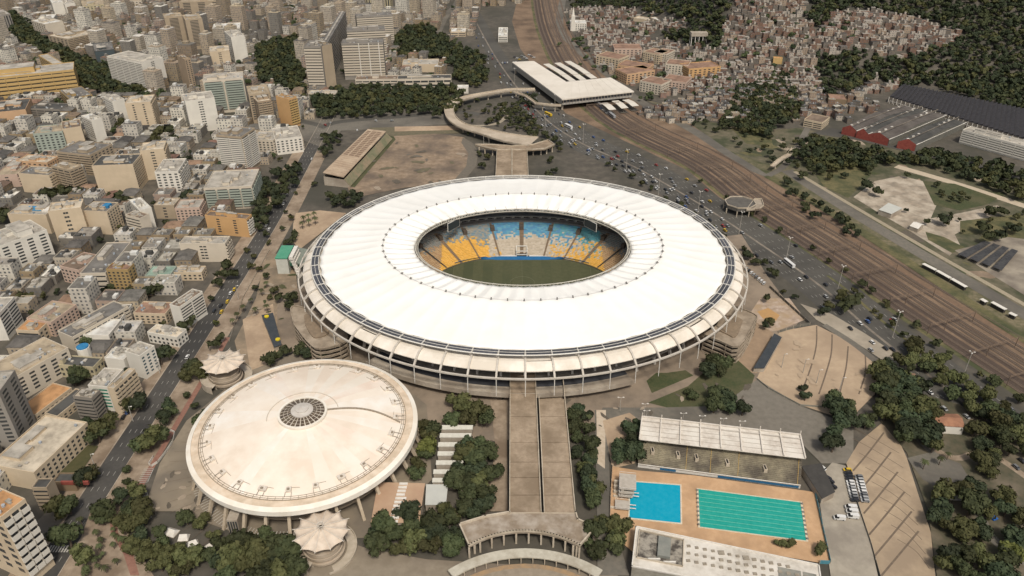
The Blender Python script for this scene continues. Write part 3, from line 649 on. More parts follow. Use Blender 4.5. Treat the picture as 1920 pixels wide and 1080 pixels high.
flank([(545, 580), (560, 575), (600, 590), (640, 610), (650, 640), (600, 655), (575, 640), (552, 610)], 'tan curved access ramp block at the left foot of the oval stadium', 13)
flank([(1345, 610), (1365, 575), (1415, 590), (1415, 605), (1385, 650), (1350, 640), (1320, 628)], 'tan curved access ramp block at the right foot of the oval stadium', 13)

# ================= the domed arena =================
def arena():
    X, Y, RR = -110.5, 310.5, 59.8
    A = empty('domed_arena', (X, Y, 0)); tag(A, 'round arena with a wide shallow cream dome and white rim beside the stadium', 'arena'); landmark('the domed arena', X, Y)
    dome = mat('dome_shell', (.72, .63, .52), (.78, .71, .61), .06, c3=(.66, .56, .45), scale3=.035, rough=.7, detail=8); dome2 = mat('dome_shell_pink', (.68, .56, .455), (.74, .65, .55), .09, c3=(.73, .66, .57), scale3=.05); dome3 = mat('dome_shell_pale', (.77, .73, .66), (.72, .64, .54), .1, c3=(.68, .61, .51))
    def rr(r, z, n=144): return [(r * math.cos(2 * math.pi * i / n), r * math.sin(2 * math.pi * i / n), z) for i in range(n)]
    def hz(r): return 28.2 - 8.2 * (r / 53) ** 1.7
    mats = [dome, dome2, dome3]
    rnd = random.Random(3); order = [rnd.choice((0, 0, 1, 0, 2)) for _ in range(36)]
    rs = [12.6, 16, 20, 25, 30, 36, 42, 47, 50, 53]
    for i in range(36):
        mb = MB(); ts = [2 * math.pi * (i + k / 4) / 36 for k in range(5)]
        for r0, r1 in zip(rs, rs[1:]): mb.strip([(r1 * math.cos(t), r1 * math.sin(t), hz(r1)) for t in ts], [(r0 * math.cos(t), r0 * math.sin(t), hz(r0)) for t in ts])
        mb.obj('dome_segment', mats[order[i]], A, smooth=True)
    rim = mat('rim_paint', (.74, .70, .62), (.70, .65, .56), .2, c3=(.66, .60, .50), scale3=.08)
    mb = MB(); mb.strip(rr(57.4, 19.4), rr(53, 19.9), closed=True); mb.obj('gutter_band', mat('stained_band', (.60, .47, .34), (.66, .56, .44), .25, c3=(.50, .40, .29), scale3=.15), A)
    mb = MB(); mb.strip(rr(59.8, 19.0), rr(57.4, 19.9), closed=True); mb.strip(rr(59.8, 16.2), rr(59.8, 19.0), closed=True); mb.strip(rr(57.4, 19.9), rr(57.38, 19.4), closed=True); mb.strip(rr(50, 15.6), rr(59.8, 16.2), closed=True)
    mb.obj('rim', rim, A, smooth=False)
    # conduits, walkway and roof boxes
    pipe = mat('roof_pipe', (.30, .25, .19), (.22, .18, .13), 1.)
    mb = MB()
    for r_, z in ((51.6, 20.5), (52.6, 20.3), (53.6, 20.15)): mb.path(rr(r_, z, 90), .16, closed=True, n=3)
    for i in range(90): t = 2 * math.pi * i / 90; mb.bar((51.6 * math.cos(t), 51.6 * math.sin(t), 20.5), (53.6 * math.cos(t), 53.6 * math.sin(t), 20.1), .12, n=3)
    mb.obj('ring_conduit', pipe, A)
    mb = MB(); mb.path([(r_ * math.cos(.07 + .0 * r_), r_ * math.sin(.07 + .12 * math.sin(r_ / 14)) + 1.5 * math.sin(r_ / 17), hz(r_) + .35) for r_ in range(12, 54, 3)], .5); mb.obj('cable_tray', pipe, A)
    mb = MB(); mb.path([(18.5 * math.cos(t), 18.5 * math.sin(t), hz(18.5) + .1) for t in [R(a) for a in range(20, 200, 8)]], .28); mb.obj('arc_pipe', mat('faint_pipe', (.50, .44, .36)), A)
    bw = mat('box_white', (.66, .60, .52), (.5, .44, .36), 1.)
    for i in range(24):
        t = 2 * math.pi * (i + .3) / 24; b = MB(); s = 1.0 + .35 * math.sin(i * 2.3); b.box(-1.2, -1.5 * s, 0, 1.3, 1.5 * s, 1.3, 0); b.box(.2, -.7, 1.3, 1.1, .5, 2.0, 1); b.bar((1.3, -1.4, .4), (4.2, -1.6, .1), .13, m=1); b.bar((1.3, 1.4, .4), (4.2, 1.6, .1), .13, m=1)
        b.bar((-1.2, 0, .5), (-1.2, 5, .4), .12, m=1)
        o = b.obj('roof_box', [bw, pipe], A, loc=(48.2 * math.cos(t), 48.2 * math.sin(t), hz(48.2) - .1), rz=t)
    # lantern
    Ln = empty('lantern', (0, 0, 0)); Ln.parent = A
    mb = MB(); z0 = 28.0
    mb.strip(rr(12.8, 27.6, 96), rr(12.8, 28.9, 96), closed=True); mb.strip(rr(12.8, 28.9, 96), rr(11.6, 28.9, 96), closed=True); mb.strip(rr(11.6, 28.9, 96), rr(11.6, 28.2, 96), closed=True)
    mb.obj('lantern_ring', rim, Ln)
    gl = mat('lantern_glass', (.12, .085, .055), (.07, .055, .04), .8, rough=.4, rnd=.2)
    for i in range(26):
        t0, t1 = 2 * math.pi * (i + .1) / 26, 2 * math.pi * (i + .9) / 26; mb = MB()
        for r0, r1 in ((5.6, 7.5), (7.7, 9.5), (9.7, 11.5)):
            mb.quad((r1 * math.cos(t0), r1 * math.sin(t0), 28.3 + (12 - r1) * .22), (r1 * math.cos(t1), r1 * math.sin(t1), 28.3 + (12 - r1) * .22), (r0 * math.cos(t1), r0 * math.sin(t1), 28.3 + (12 - r0) * .22), (r0 * math.cos(t0), r0 * math.sin(t0), 28.3 + (12 - r0) * .22))
        mb.obj('lantern_pane', gl, Ln)
    mb = MB(); mb.strip(rr(11.6, 28.25, 52), rr(5.4, 29.6, 52), closed=True); mb.obj('lantern_base', mat('lantern_bars', (.55, .50, .42)), Ln)
    mb = MB()
    for r0, z0_, r1, z1_ in ((5.8, 29.6, 5.8, 30.3), (5.8, 30.3, 3.4, 30.8), (3.4, 30.8, 3.4, 31.3), (3.4, 31.3, .1, 31.9)): mb.strip(rr(r0, z0_, 48), rr(r1, z1_, 48), closed=True)
    mb.obj('lantern_cap', mat('cap_grey', (.50, .47, .42), (.44, .40, .35), .5), Ln)
    # wall and raking legs
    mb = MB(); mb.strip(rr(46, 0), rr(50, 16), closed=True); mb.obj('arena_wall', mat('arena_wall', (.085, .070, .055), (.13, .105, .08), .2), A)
    mb = MB()
    for z in (4.5, 10.5): mb.strip(rr(51.5, z), rr(51.7, z + 1.3), closed=True); mb.strip(rr(51.7, z + 1.3), rr(47, z + 1.3), closed=True); mb.strip(rr(47, z), rr(51.5, z), closed=True)
    mb.obj('gallery_band', mat('gallery_band', (.42, .35, .26), (.34, .28, .21), .4), A)
    lg = mat('leg_concrete', (.46, .38, .28), (.38, .31, .22), .4)
    for i in range(32):
        t = 2 * math.pi * (i + .4) / 32; l = MB(); c, s = math.cos(t), math.sin(t); q = Vector((-s, c, 0)) * .75
        for a, b in (((54.5, 16.1), (61.0, 0)),):
            p = Vector((a[0] * c, a[0] * s, a[1])); e = Vector((b[0] * c, b[0] * s, b[1])); d = Vector((c, s, 0)) * .9
            n = len(l.v); l.v += [tuple(x) for x in (p - q - d, p + q - d, p + q + d, p - q + d, e - q - d * .7, e + q - d * .7, e + q + d * .7, e - q + d * .7)]
            for f_ in ((0, 1, 2, 3), (7, 6, 5, 4), (4, 5, 1, 0), (5, 6, 2, 1), (6, 7, 3, 2), (7, 4, 0, 3)): l.f.append(tuple(n + k for k in f_)); l.m.append(0); l.uv.append(None); l.c.append(None)
        l.obj('leg', lg, A)
    mb = MB(); mb.box(-25.5, -57, 0, -20.5, -49, 10.5); mb.obj('entrance_block', CONC, A)
    for k in range(4): m2 = MB(); m2.box(-25.2 + k * 1.2, -57.08, 1, -24.4 + k * 1.2, -57.0, 9.5); m2.obj('window', GLASS, A)
arena()
def umbrella(px, py, label):
    c = G(px, py, 14.5); e = empty('umbrella_pavilion', (c.x, c.y, 0)); tag(e, label, 'pavilion', 'fabric umbrella pavilions'); n = 12; rad = 12.9
    mb = MB(); K = 6; m_ = n * 8
    for k in range(K + 1):
        r_ = 1.2 + (rad - 1.2) * k / K
        for i in range(m_):
            ph = (i % 8) / 8; sc = math.sin(math.pi * ph); t = 2 * math.pi * i / m_; rr_ = r_ - (1.5 * sc if k == K else 1.5 * sc * (k / K) ** 2); mb.v.append((rr_ * math.cos(t), rr_ * math.sin(t), 15.5 - 1.5 * (k / K) - .7 * sc * (k / K) + .5 * (1 - k / K) ** 2))
    for k in range(K):
        for i in range(m_):
            j = (i + 1) % m_; mb.f.append((k * m_ + i, k * m_ + j, (k + 1) * m_ + j, (k + 1) * m_ + i)[::-1]); mb.m.append(0); mb.uv.append(None); mb.c.append(None)
    o = mb.obj('canopy', mat('umbrella_fabric', (.56, .47, .37), (.62, .53, .43), .3, c3=(.50, .41, .32), scale3=.2), e, smooth=True); s = o.modifiers.new('t', 'SOLIDIFY'); s.thickness = .12
    fr = mat('umbrella_steel', (.62, .57, .49), (.5, .45, .38), 1.)
    for i in range(n): t = 2 * math.pi * i / n; b = MB(); b.bar((1, 0, 16.3), (13.6, 0, 14.1), .16); b.obj('spoke', fr, e, rz=t)
    b = MB()
    for i in range(8): t = 2 * math.pi * i / 8; b.bar((2.2 * math.cos(t), 2.2 * math.sin(t), 8.5), (3.6 * math.cos(t), 3.6 * math.sin(t), 14.2), .28, n=6); b.bar((1.0 * math.cos(t), 1.0 * math.sin(t), 16.4), (1.6 * math.cos(t), 1.6 * math.sin(t), 17.8), .16)
    b.path([(1.6 * math.cos(k * .785), 1.6 * math.sin(k * .785), 17.6) for k in range(8)], .16, closed=True); b.obj('mast', fr, e)
    st = mat('drum_concrete', (.36, .29, .21), (.28, .225, .165), .4, c3=(.42, .35, .27), scale3=.1)
    def disc(nm, r_, z0, z1, x, y, m1):
        d = MB(); q = [(x + r_ * math.cos(2 * math.pi * i / 48), y + r_ * math.sin(2 * math.pi * i / 48)) for i in range(48)]; d.prism(q, z0, z1, 0); d.path([(a, b_, z1 + .5) for a, b_ in q], .32, m=0, closed=True); d.obj(nm, m1, e)
    disc('drum', 8.6, 0, 7.6, 0, -1.2, st); disc('ring_walk', 9.3, 4.6, 5.4, 0, -1.2, st); disc('ring_walk', 9.9, 2.2, 2.9, 0, -1.2, st)
    # spiral ramp
    A = []; B = []
    for i in range(61): t = R(-70 + i * 5.4); r0, r1 = 10.6, 15.2; z = .4 + 3.6 * i / 60; A.append((r0 * math.cos(t), r0 * math.sin(t), z)); B.append((r1 * math.cos(t), r1 * math.sin(t), z))
    d = MB(); d.strip(B, A); Bd = [(p[0], p[1], 0) for p in B]; Bu = [(p[0], p[1], p[2] + 1.1) for p in B]; d.strip(Bd, Bu); d.strip([(p[0] * .975, p[1] * .975, p[2]) for p in Bu], [(p[0] * .975, p[1] * .975, p[2] - 1.1) for p in Bu], flip=True); d.strip(Bu, [(p[0] * .975, p[1] * .975, p[2]) for p in Bu]); d.strip([(p[0], p[1], 0) for p in A], A, flip=True)
    d.obj('spiral_ramp', mat('ramp_wall', (.44, .38, .30), (.34, .29, .22), .3), e)
    landmark('the ' + ('front' if py > 900 else 'rear') + ' umbrella pavilion', c.x, c.y)
umbrella(602, 992, 'beige scalloped umbrella canopy on a round ramp drum, in front of the dome')
umbrella(418, 676, 'beige scalloped umbrella canopy on a round ramp drum, between the avenue and the dome')
# ================= ramps and elevated walks =================
PARA = mat('parapet', (.50, .43, .33), (.42, .36, .28), .4, c3=(.36, .30, .22), scale3=.1)
SLAB = mat('ramp_slab', (.27, .205, .14), (.35, .275, .195), .45, c3=(.20, .15, .10), scale3=.06, detail=9)
def deck(name, e, poly, z, th=1.2, m=None, par=None, zf=None):
    """flat elevated slab over a polygon of world points, with an edge parapet part"""
    mb = MB(); a = sum(poly[i][0] * poly[(i + 1) % len(poly)][1] - poly[(i + 1) % len(poly)][0] * poly[i][1] for i in range(len(poly)))
    if a < 0: poly = poly[::-1]
    mb.prism([(p[0], p[1]) for p in poly], z - th, z); return mb.obj(name, m or SLAB, e)
def parapet(e, pts, z, hgt=1.1, closed=False, m=None, name='parapet', w=.45):
    mb = MB()
    for i in range(len(pts) - (0 if closed else 1)):
        a = Vector((*pts[i][:2], 0)); b = Vector((*pts[(i + 1) % len(pts)][:2], 0)); d = (b - a)
        if d.length < .01: continue
        d.normalize(); n = Vector((-d.y, d.x, 0)) * w / 2; a = a - d * w / 2; b = b + d * w / 2
        mb.prism([((a - n).x, (a - n).y), ((b - n).x, (b - n).y), ((b + n).x, (b + n).y), ((a + n).x, (a + n).y)], z - .05, z + hgt)
    return mb.obj(name, m or PARA, e)
# front ramp
e = empty('monumental_ramp', (0, 0, 0)); tag(e, 'wide double concrete ramp leading from the near side of the stadium down to the front', 'ramp'); landmark('the front ramp', 15, 290)
segs = [374, 352, 331, 310, 295, 284, 272, 260.5]
for i in range(len(segs) - 1):
    y1, y0 = segs[i] - .22, segs[i + 1] + .22
    mb = MB(); mb.box(-.8, y0, 6.4, 13.9, y1, 7.9); mb.obj('ramp_slab', SLAB, e)
    if i > 0:
        mb = MB(); mb.box(16.0, y0, 6.4, 30.4, min(y1, 346), 7.9); mb.obj('ramp_slab', SLAB, e)
for x, ya, yb_ in ((-1.1, 260, 374), (14.1, 261, 372), (15.7, 261, 347), (30.7, 262, 366)):
    parapet(e, [(x, ya), (x, yb_)], 7.9, 1.2)
mb = MB(); mb.box(14.3, 262, 5.4, 15.5, 348, 6.2); mb.obj('gap', DARK, e)
for y in range(266, 372, 13):
    for x in (2, 12, 18, 28): mb = MB(); mb.box(x - .6, y - .6, 0, x + .6, y + .6, 6.4); mb.obj('pillar', CONC, e)
mb = MB(); mb.box(16, 346, 0, 30, 358, 3.2); mb.obj('landing_block', SLAB, e)
# front fan platform
F0 = [(-25, 253), (-13, 257.8), (-1, 260.4)]; F1 = [(31, 259.5), (31.5, 256), (39.5, 251)]
arc = [(5.7 + 42.5 * math.sin(R(a)), 206.5 + 42.5 * math.cos(R(a))) for a in range(37, -38, -2)]
e2 = empty('fan_platform', (0, 0, 0)); tag(e2, 'fan shaped concrete platform on slim white columns at the bottom end of the front ramp', 'platform'); landmark('the fan platform', 6, 250)
poly = F0 + [(-.8, 260.4), (31, 260.3)] + F1 + arc
deck('platform_slab', e2, poly, 7.9, 1.3, mat('fan_slab', (.20, .155, .11), (.27, .215, .155), .2, c3=(.36, .31, .25), scale3=.12, detail=9))
parapet(e2, F0, 7.9, 1.2, w=.7); parapet(e2, F1 + arc + [F0[0]], 7.9, 1.2, w=.7); parapet(e2, [(-1, 260.4), (31, 260.2)], 7.85, .35, w=.35)
for i in range(0, len(arc)):
    if i % 4 == 1 or i in (0, len(arc) - 1): mb = MB(); x, y = arc[i]; mb.box(x - .42, y - .42, 0, x + .42, y + .42, 6.7); mb.obj('column', PARA, e2)
for x, y in ((-24, 253), (39, 251), (35, 246), (28.5, 241.5), (-17.5, 243)): mb = MB(); mb.box(x - .5, y - .5, 0, x + .5, y + .5, 6.7); mb.obj('column', PARA, e2)
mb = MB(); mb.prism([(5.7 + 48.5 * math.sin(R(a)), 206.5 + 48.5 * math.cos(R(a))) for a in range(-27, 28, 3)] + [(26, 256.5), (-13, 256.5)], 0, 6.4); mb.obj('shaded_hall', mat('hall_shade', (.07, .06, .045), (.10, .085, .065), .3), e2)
# lower curved canopy
e3 = empty('curved_canopy', (0, 0, 0)); tag(e3, 'low white crescent canopy curving in front of the fan platform', 'canopy'); 
oa = [(6 + 57 * math.sin(R(a)), 185 + 57 * math.cos(R(a))) for a in range(-38, 39, 2)]; ia = [(6 + 52.3 * math.sin(R(a)), 185 + 52.3 * math.cos(R(a))) for a in range(-38, 39, 2)]
n_ = min(len(oa), len(ia)); A = [(x, y, 4.6) for x, y in oa[:n_]]; B = [(x, y, 4.2) for x, y in ia[:n_]]
mb = MB(); mb.strip(B, A); mb.strip([(p[0], p[1], p[2] - .7) for p in B], B); mb.strip(A, [(p[0], p[1], p[2] - .7) for p in A]); mb.strip([(p[0], p[1], p[2] - .7) for p in A], [(p[0], p[1], p[2] - .7) for p in B]); mb.obj('canopy_shell', mat('pale_canopy', (.46, .43, .35), (.38, .35, .28), .4, c3=(.32, .285, .22), scale3=.15), e3)
for p in B[::3]: mb = MB(); mb.bar((p[0], p[1], 0), (p[0], p[1], 3.6), .25, n=6); mb.obj('post', PARA, e3)
# round forecourt in front
for i, (r_, m_) in enumerate(((51.5, mat('ring_ochre', (.33, .22, .12), (.24, .18, .12), .4)), (49, mat('ring_grey', (.22, .18, .13), (.28, .23, .17), .3)), (44, mat('ring_tan', (.30, .24, .17), (.25, .20, .14), .3)), (39, MC['ring_grey']))):
    patch('forecourt_ring', [(6 + r_ * math.cos(R(a)), 185 + r_ * math.sin(R(a))) for a in range(0, 360, 6)], m_, px=False)
# far ramp, platform and spiral walkway
e = empty('rear_ramp', (0, 0, 0)); tag(e, 'double tan concrete ramp reaching the far side of the stadium', 'ramp')
for x0, x1 in ((-15.2, -.6), (.6, 15.2)):
    for y0, y1 in ((612, 640), (640.2, 670), (670.2, 700), (700.2, 744)): mb = MB(); mb.box(x0, y0, 6.6, x1, y1, 7.9); mb.obj('ramp_slab', SLAB, e)
for x in (-15.4, -.3, .3, 15.4): parapet(e, [(x, 612), (x, 744)], 7.9, 1.3)
for y in range(620, 740, 16):
    for x in (-12, -3, 3, 12): mb = MB(); mb.box(x - .6, y - .6, 0, x + .6, y + .6, 6.6); mb.obj('pillar', CONC, e)
landmark('the rear ramp', 0, 700)
e = empty('rear_platform', (0, 0, 0)); tag(e, 'winged concrete platform on columns behind the stadium where the spiral walkway starts', 'platform')
wing = [(-15, 742), (-32, 752), (-38, 757), (-22, 757), (0, 752.5), (22, 757), (38, 770), (44, 757), (34, 745), (16, 742)]
deck('platform_slab', e, wing, 8, 1.2); parapet(e, wing, 8, 1.2, closed=True)
for x, y in ((-34, 754), (-28, 751), (-20, 748), (22, 748), (30, 749), (36, 752), (42, 757), (40, 763)): mb = MB(); mb.box(x - .6, y - .6, 0, x + .6, y + .6, 6.8); mb.obj('column', PARA, e)
e = empty('spiral_walkway', (0, 0, 0)); tag(e, 'pale elevated pedestrian walkway curling like a hook from the stadium to the station', 'walkway'); landmark('the curling walkway', -60, 860)
cl = smooth_line([G(x, y, 8) for x, y in [(1000, 266), (950, 258), (905, 246), (868, 236), (848, 222), (842, 206), (850, 193), (875, 183), (915, 175), (955, 169), (1003, 168)]], 8)
ws_ = [28, 22, 16, 12, 11, 10.5, 10, 9, 8, 7.5, 7]
A = []; B = []
for i, p in enumerate(cl):
    w_ = ws_[min(len(ws_) - 1, i // 8)] / 2
    if i // 8 + 1 < len(ws_): w_ += (ws_[i // 8 + 1] / 2 - w_) * (i % 8) / 8
    d = cl[min(i + 1, len(cl) - 1)] - cl[max(i - 1, 0)]; d.z = 0; d.normalize(); A.append((p.x - d.y * w_, p.y + d.x * w_)); B.append((p.x + d.y * w_, p.y - d.x * w_))
mb = MB(); mb.strip([(x, y, 8) for x, y in B], [(x, y, 8) for x, y in A]); 
mb.strip([(x, y, 6.9) for x, y in B], [(x, y, 8) for x, y in B]); mb.strip([(x, y, 6.9) for x, y in A], [(x, y, 8) for x, y in A], flip=True); mb.obj('walkway_slab', mat('walk_slab', (.40, .33, .25), (.46, .39, .30), .3, c3=(.34, .28, .21), scale3=.05), e)
parapet(e, A, 8, 1.2, w=.5); parapet(e, B, 8, 1.2, w=.5)
for i in range(4, len(cl), 5): p = cl[i]; mb = MB(); mb.bar((p.x, p.y, 0), (p.x, p.y, 7), .8, n=8); mb.obj('column', PARA, e)
def footbridge(label, pts, w_, z):
    e = empty('footbridge', (0, 0, 0)); tag(e, label, 'footbridge'); P = [G(x, y, z) for x, y in pts]
    A = offset_line(P, w_ / 2); B = offset_line(P, -w_ / 2); mb = MB(); mb.strip(B, A); mb.strip([(p.x, p.y, z - .8) for p in B], B); mb.strip(A, [(p.x, p.y, z - .8) for p in A]); mb.strip([(p.x, p.y, z - .8) for p in A], [(p.x, p.y, z - .8) for p in B]); mb.obj('walk_slab', MC['walk_slab'], e)
    parapet(e, A, z, 1.2, w=.3); parapet(e, B, z, 1.2, w=.3)
    for a, b in zip(P, P[1:]): c = (a + b) / 2; mb = MB(); mb.bar((c.x, c.y, 0), (c.x, c.y, z - .8), .6, n=6); mb.obj('column', PARA, e)
footbridge('thin grey footbridge bending from the curling walkway to the white station roof', [(962, 172), (985, 180), (1005, 194), (1030, 197), (1052, 198)], 4, 8)
footbridge('grey zigzag footbridge between the railway and the scrubland on the right', [(1448, 312), (1462, 300), (1480, 290), (1488, 278)], 4, 6)
# octagonal halt over the tracks
e = empty('octagonal_halt', (0, 0, 0)); tag(e, 'dark octagonal station halt with pale railings standing over the railway', 'station halt'); c = G(1388, 380, 8); landmark('the octagonal halt', c.x, c.y)
oc = [(c.x + 13 * math.cos(R(22.5 + 45 * i)) * 1.05, c.y + 13 * math.sin(R(22.5 + 45 * i))) for i in range(8)]; deck('hall_roof', e, oc, 8, 3, mat('halt_roof', (.085, .078, .068), (.12, .11, .095), .3)); parapet(e, oc, 8, 1, closed=True)
p1 = [G(1400, 392, 8), G(1424, 391, 8), G(1432, 384, 8), G(1428, 372, 8), G(1415, 372, 8)]; deck('stair_deck', e, [(p.x, p.y) for p in p1], 7, 1, CONC); parapet(e, [(p.x, p.y) for p in p1], 7, 1.2, closed=True)
for x, y in oc: mb = MB(); mb.bar((x, y, 0), (x, y, 5), .5, n=6); mb.obj('column', PARA, e)

# ================= railway station =================
e = empty('railway_station', (0, 0, 0)); tag(e, 'railway station under a huge white L shaped roof beside the highway', 'station'); landmark('the white-roofed station', 70, 960)
zr = 14; L_ = [G(x, y, zr) for x, y in [(960, 117), (1001, 115), (1062, 154), (1145, 146), (1189, 172), (1054, 187)]]; Q = [(p.x, p.y) for p in L_]
deck('roof', e, Q, zr + .6, 1.4, mat('station_roof', (.60, .55, .47), (.64, .59, .51), .1, c3=(.56, .51, .43), scale3=.03)); 
cx = sum(q[0] for q in Q) / 6; cy = sum(q[1] for q in Q) / 6
def inset(Q, k): return [(cx + (x - cx) * k, cy + (y - cy) * k) for x, y in Q]
deck('glazed_hall', e, inset(Q, .965), zr - .9, 4.2, mat('station_glass', (.05, .05, .06), (.10, .10, .11), .4, rough=.3)); deck('concourse_band', e, inset(Q, .975), zr - 5, 2.2, mat('station_band', (.36, .34, .30), (.28, .26, .23), .3))
a, b = Vector((*Q[5], 0)), Vector((*Q[4], 0)); d = (b - a); L0 = d.length; d.normalize(); nn = Vector((d.y, -d.x, 0))
for i in range(23): p = a + d * (2 + (L0 - 4) * i / 22) + nn * -.6 + Vector((0, 0, 0)); mb = MB(); mb.bar((p.x, p.y, zr - 5), (p.x, p.y, zr - .9), .3); mb.obj('mullion', CONC, e)
a, b = Vector((*Q[0], 0)), Vector((*Q[5], 0)); mb = MB(); d = (b - a).normalized(); n2 = Vector((-d.y, d.x, 0)) 
mb.quad((a.x, a.y, zr - .8), (a.x, a.y, zr - 7), (b.x, b.y, zr - 7), (b.x, b.y, zr - .8)); mb.obj('side_wall', mat('station_wall', (.22, .205, .18), (.28, .26, .22), .3), e)
for i in range(0, 6): x, y = inset(Q, .93)[i]; mb = MB(); mb.box(x - 1, y - 1, 0, x + 1, y + 1, zr - 7); mb.obj('column', CONC, e)
mb = MB(); 
for k in range(1, 8):
    p = Vector((*Q[5], 0)) + (Vector((*Q[4], 0)) - Vector((*Q[5], 0))) * k / 8; q = Vector((*Q[2], 0)) + (Vector((*Q[3], 0)) - Vector((*Q[2], 0))) * k / 8; mb.bar((p.x, p.y, zr + .62), (q.x, q.y, zr + .62), .12)
mb.obj('roof_seam', mat('seam_grey', (.50, .46, .39)), e)
def canopy_strip(a, b, wd, z, label):
    A = G(*a, z); B = G(*b, z); d = (B - A); L = d.length; d.normalize(); n = Vector((-d.y, d.x, 0)) * wd / 2; c = (A + B) / 2; o = empty('platform_canopy', (c.x, c.y, 0)); tag(o, label, 'platform canopy', 'platform canopies of the station')
    mb = MB(); k = 8; up = []; lo = []
    for i in range(k + 1): p = A + d * L * i / k - c; zz = z + .9 * math.sin(i / k * math.pi) ** 2 - .4; up.append((p.x + n.x, p.y + n.y, zz)); lo.append((p.x - n.x, p.y - n.y, zz))
    mb.strip(lo, up); mb.strip([(p[0], p[1], p[2] - .4) for p in up], [(p[0], p[1], p[2] - .4) for p in lo]); mb.strip([(p[0], p[1], p[2] - .4) for p in lo], lo); mb.obj('canopy_roof', mat('canopy_white', (.60, .56, .48), (.52, .48, .41), .3), o)
    mb = MB(); mb.strip([(p[0] * 1.02, p[1], .9) for p in lo], [(p[0] * 1.02, p[1], .9) for p in up]); mb.strip([(p[0] * 1.02, p[1], 0) for p in lo], [(p[0] * 1.02, p[1], .9) for p in lo]); mb.obj('platform', ASPL, o)
    for i in range(1, k): p = A + d * L * i / k - c; mb = MB(); mb.bar((p.x, p.y, .9), (p.x, p.y, z - .3), .2); mb.obj('post', PARA, o)
for i, (a, b) in enumerate((((1024, 119), (1074, 151)), ((1045, 117), (1094, 149)), ((1064, 114), (1114, 146)))): canopy_strip(a, b, 9, 8, 'white canopy over a platform behind the station, ' + ('leftmost', 'middle', 'rightmost')[i] + ' of three')
for i, (a, b) in enumerate((((1132, 192), (1149, 205)), ((1153, 188), (1172, 202)), ((1173, 186), (1192, 198)))): canopy_strip(a, b, 9, 7, 'short white canopy sticking out in front of the station, ' + ('leftmost', 'middle', 'rightmost')[i] + ' of three')

# ================= old athletics grandstand left of the stadium =================
e = empty('athletics_grandstand', (0, 0, 0)); tag(e, 'old tan concrete grandstand with long slatted roof beside the dirt field', 'grandstand'); landmark('the old grandstand', -150, 725)
N0, N1 = G(606, 327, 11), G(644, 331, 11); f0, f1 = G(690, 245, 11), G(724, 245, 11)
def lerp(a, b, t): return a + (b - a) * t
rm = mat('grandstand_roof', (.34, .25, .17), (.27, .20, .14), .25, c3=(.40, .31, .22), scale3=.08)
mb = MB()
def quadslab(mb, p, th, m=0):
    b_ = [q - Vector((0, 0, th)) for q in p]; mb.quad(*p, m); mb.quad(*b_[::-1], m)
    for i in range(4): mb.quad(b_[i], b_[(i + 1) % 4], p[(i + 1) % 4], p[i], m)
Z = Vector((0, 0, 1)); up = lambda v, z: Vector((v.x, v.y, z))
quadslab(mb, [up(N0, 13), up(N1, 10.5), up(f1, 10.5), up(f0, 13)], .7); mb.obj('roof', rm, e)
mb = MB()
for i in range(1, 26):
    t = i / 26; a = lerp(up(N0, 13.1), up(f0, 13.1), t); b = lerp(up(N1, 10.6), up(f1, 10.6), t); mb.bar(a, b, .18)
    if i > 9: mb.bar(lerp(a, b, .3), lerp(up(N0, 13.1), up(f0, 13.1), t + .03).lerp(lerp(up(N1, 10.6), up(f1, 10.6), t + .03), .3), .3)
mb.obj('roof_beam', mat('roof_beam_tan', (.46, .37, .27)), e)
for i in range(10, 25):
    t = i / 26; a = lerp(up(N0, 13.25), up(f0, 13.25), t); b = lerp(up(N1, 10.75), up(f1, 10.75), t); a2 = lerp(up(N0, 13.25), up(f0, 13.25), t + .03); b2 = lerp(up(N1, 10.75), up(f1, 10.75), t + .03)
    for s0, s1 in ((.08, .3), (.36, .58), (.64, .86)): mb = MB(); mb.quad(lerp(a, b, s0), lerp(a, b, s1), lerp(a2, b2, s1), lerp(a2, b2, s0)); mb.obj('roof_opening', mat('roof_opening', (.20, .14, .095)), e)
# seating rising toward the roof
g0, g1 = G(657, 352, 0), G(736, 262, 0); mb = MB(); rows = 12
for k in range(rows):
    s0, s1 = k / rows, (k + 1) / rows; z0, z1 = 1 + 7 * s0, 1 + 7 * s1; a0, a1 = lerp(g0, up(N1, 0), s0), lerp(g0, up(N1, 0), s1); b0, b1 = lerp(g1, up(f1, 0), s0), lerp(g1, up(f1, 0), s1)
    mb.quad(up(a0, z0), up(b0, z0), up(b0, z1), up(a0, z1)); mb.quad(up(a0, z1), up(b0, z1), up(b1, z1), up(a1, z1))
mb.obj('seating', mat('green_seating', (.18, .19, .11), (.24, .225, .145), .3, c3=(.32, .25, .17), scale3=.06), e)
mb = MB(); mb.poly([up(g0, 0), up(N1, 0), up(N1, 8), up(g0, 1)]); mb.quad(up(N0, 0), up(N1, 0), up(N1, 8), up(N0, 9)); mb.quad(up(N0, 9), up(f0, 9), up(f0, 0), up(N0, 0)); mb.obj('end_wall', CONC, e)
for t in (.02, .2, .4, .6, .8, .98): mb = MB(); p = lerp(up(N0, 0), up(f0, 0), t); mb.bar(p, up(p, 12.4), .5); mb.obj('column', PARA, e)

# ================= swimming complex =================
e = empty('pool_grandstand', (0, 0, 0)); tag(e, 'weathered pool grandstand with white ribbed roof facing the two pools', 'grandstand'); landmark('the pool grandstand', 110, 312)
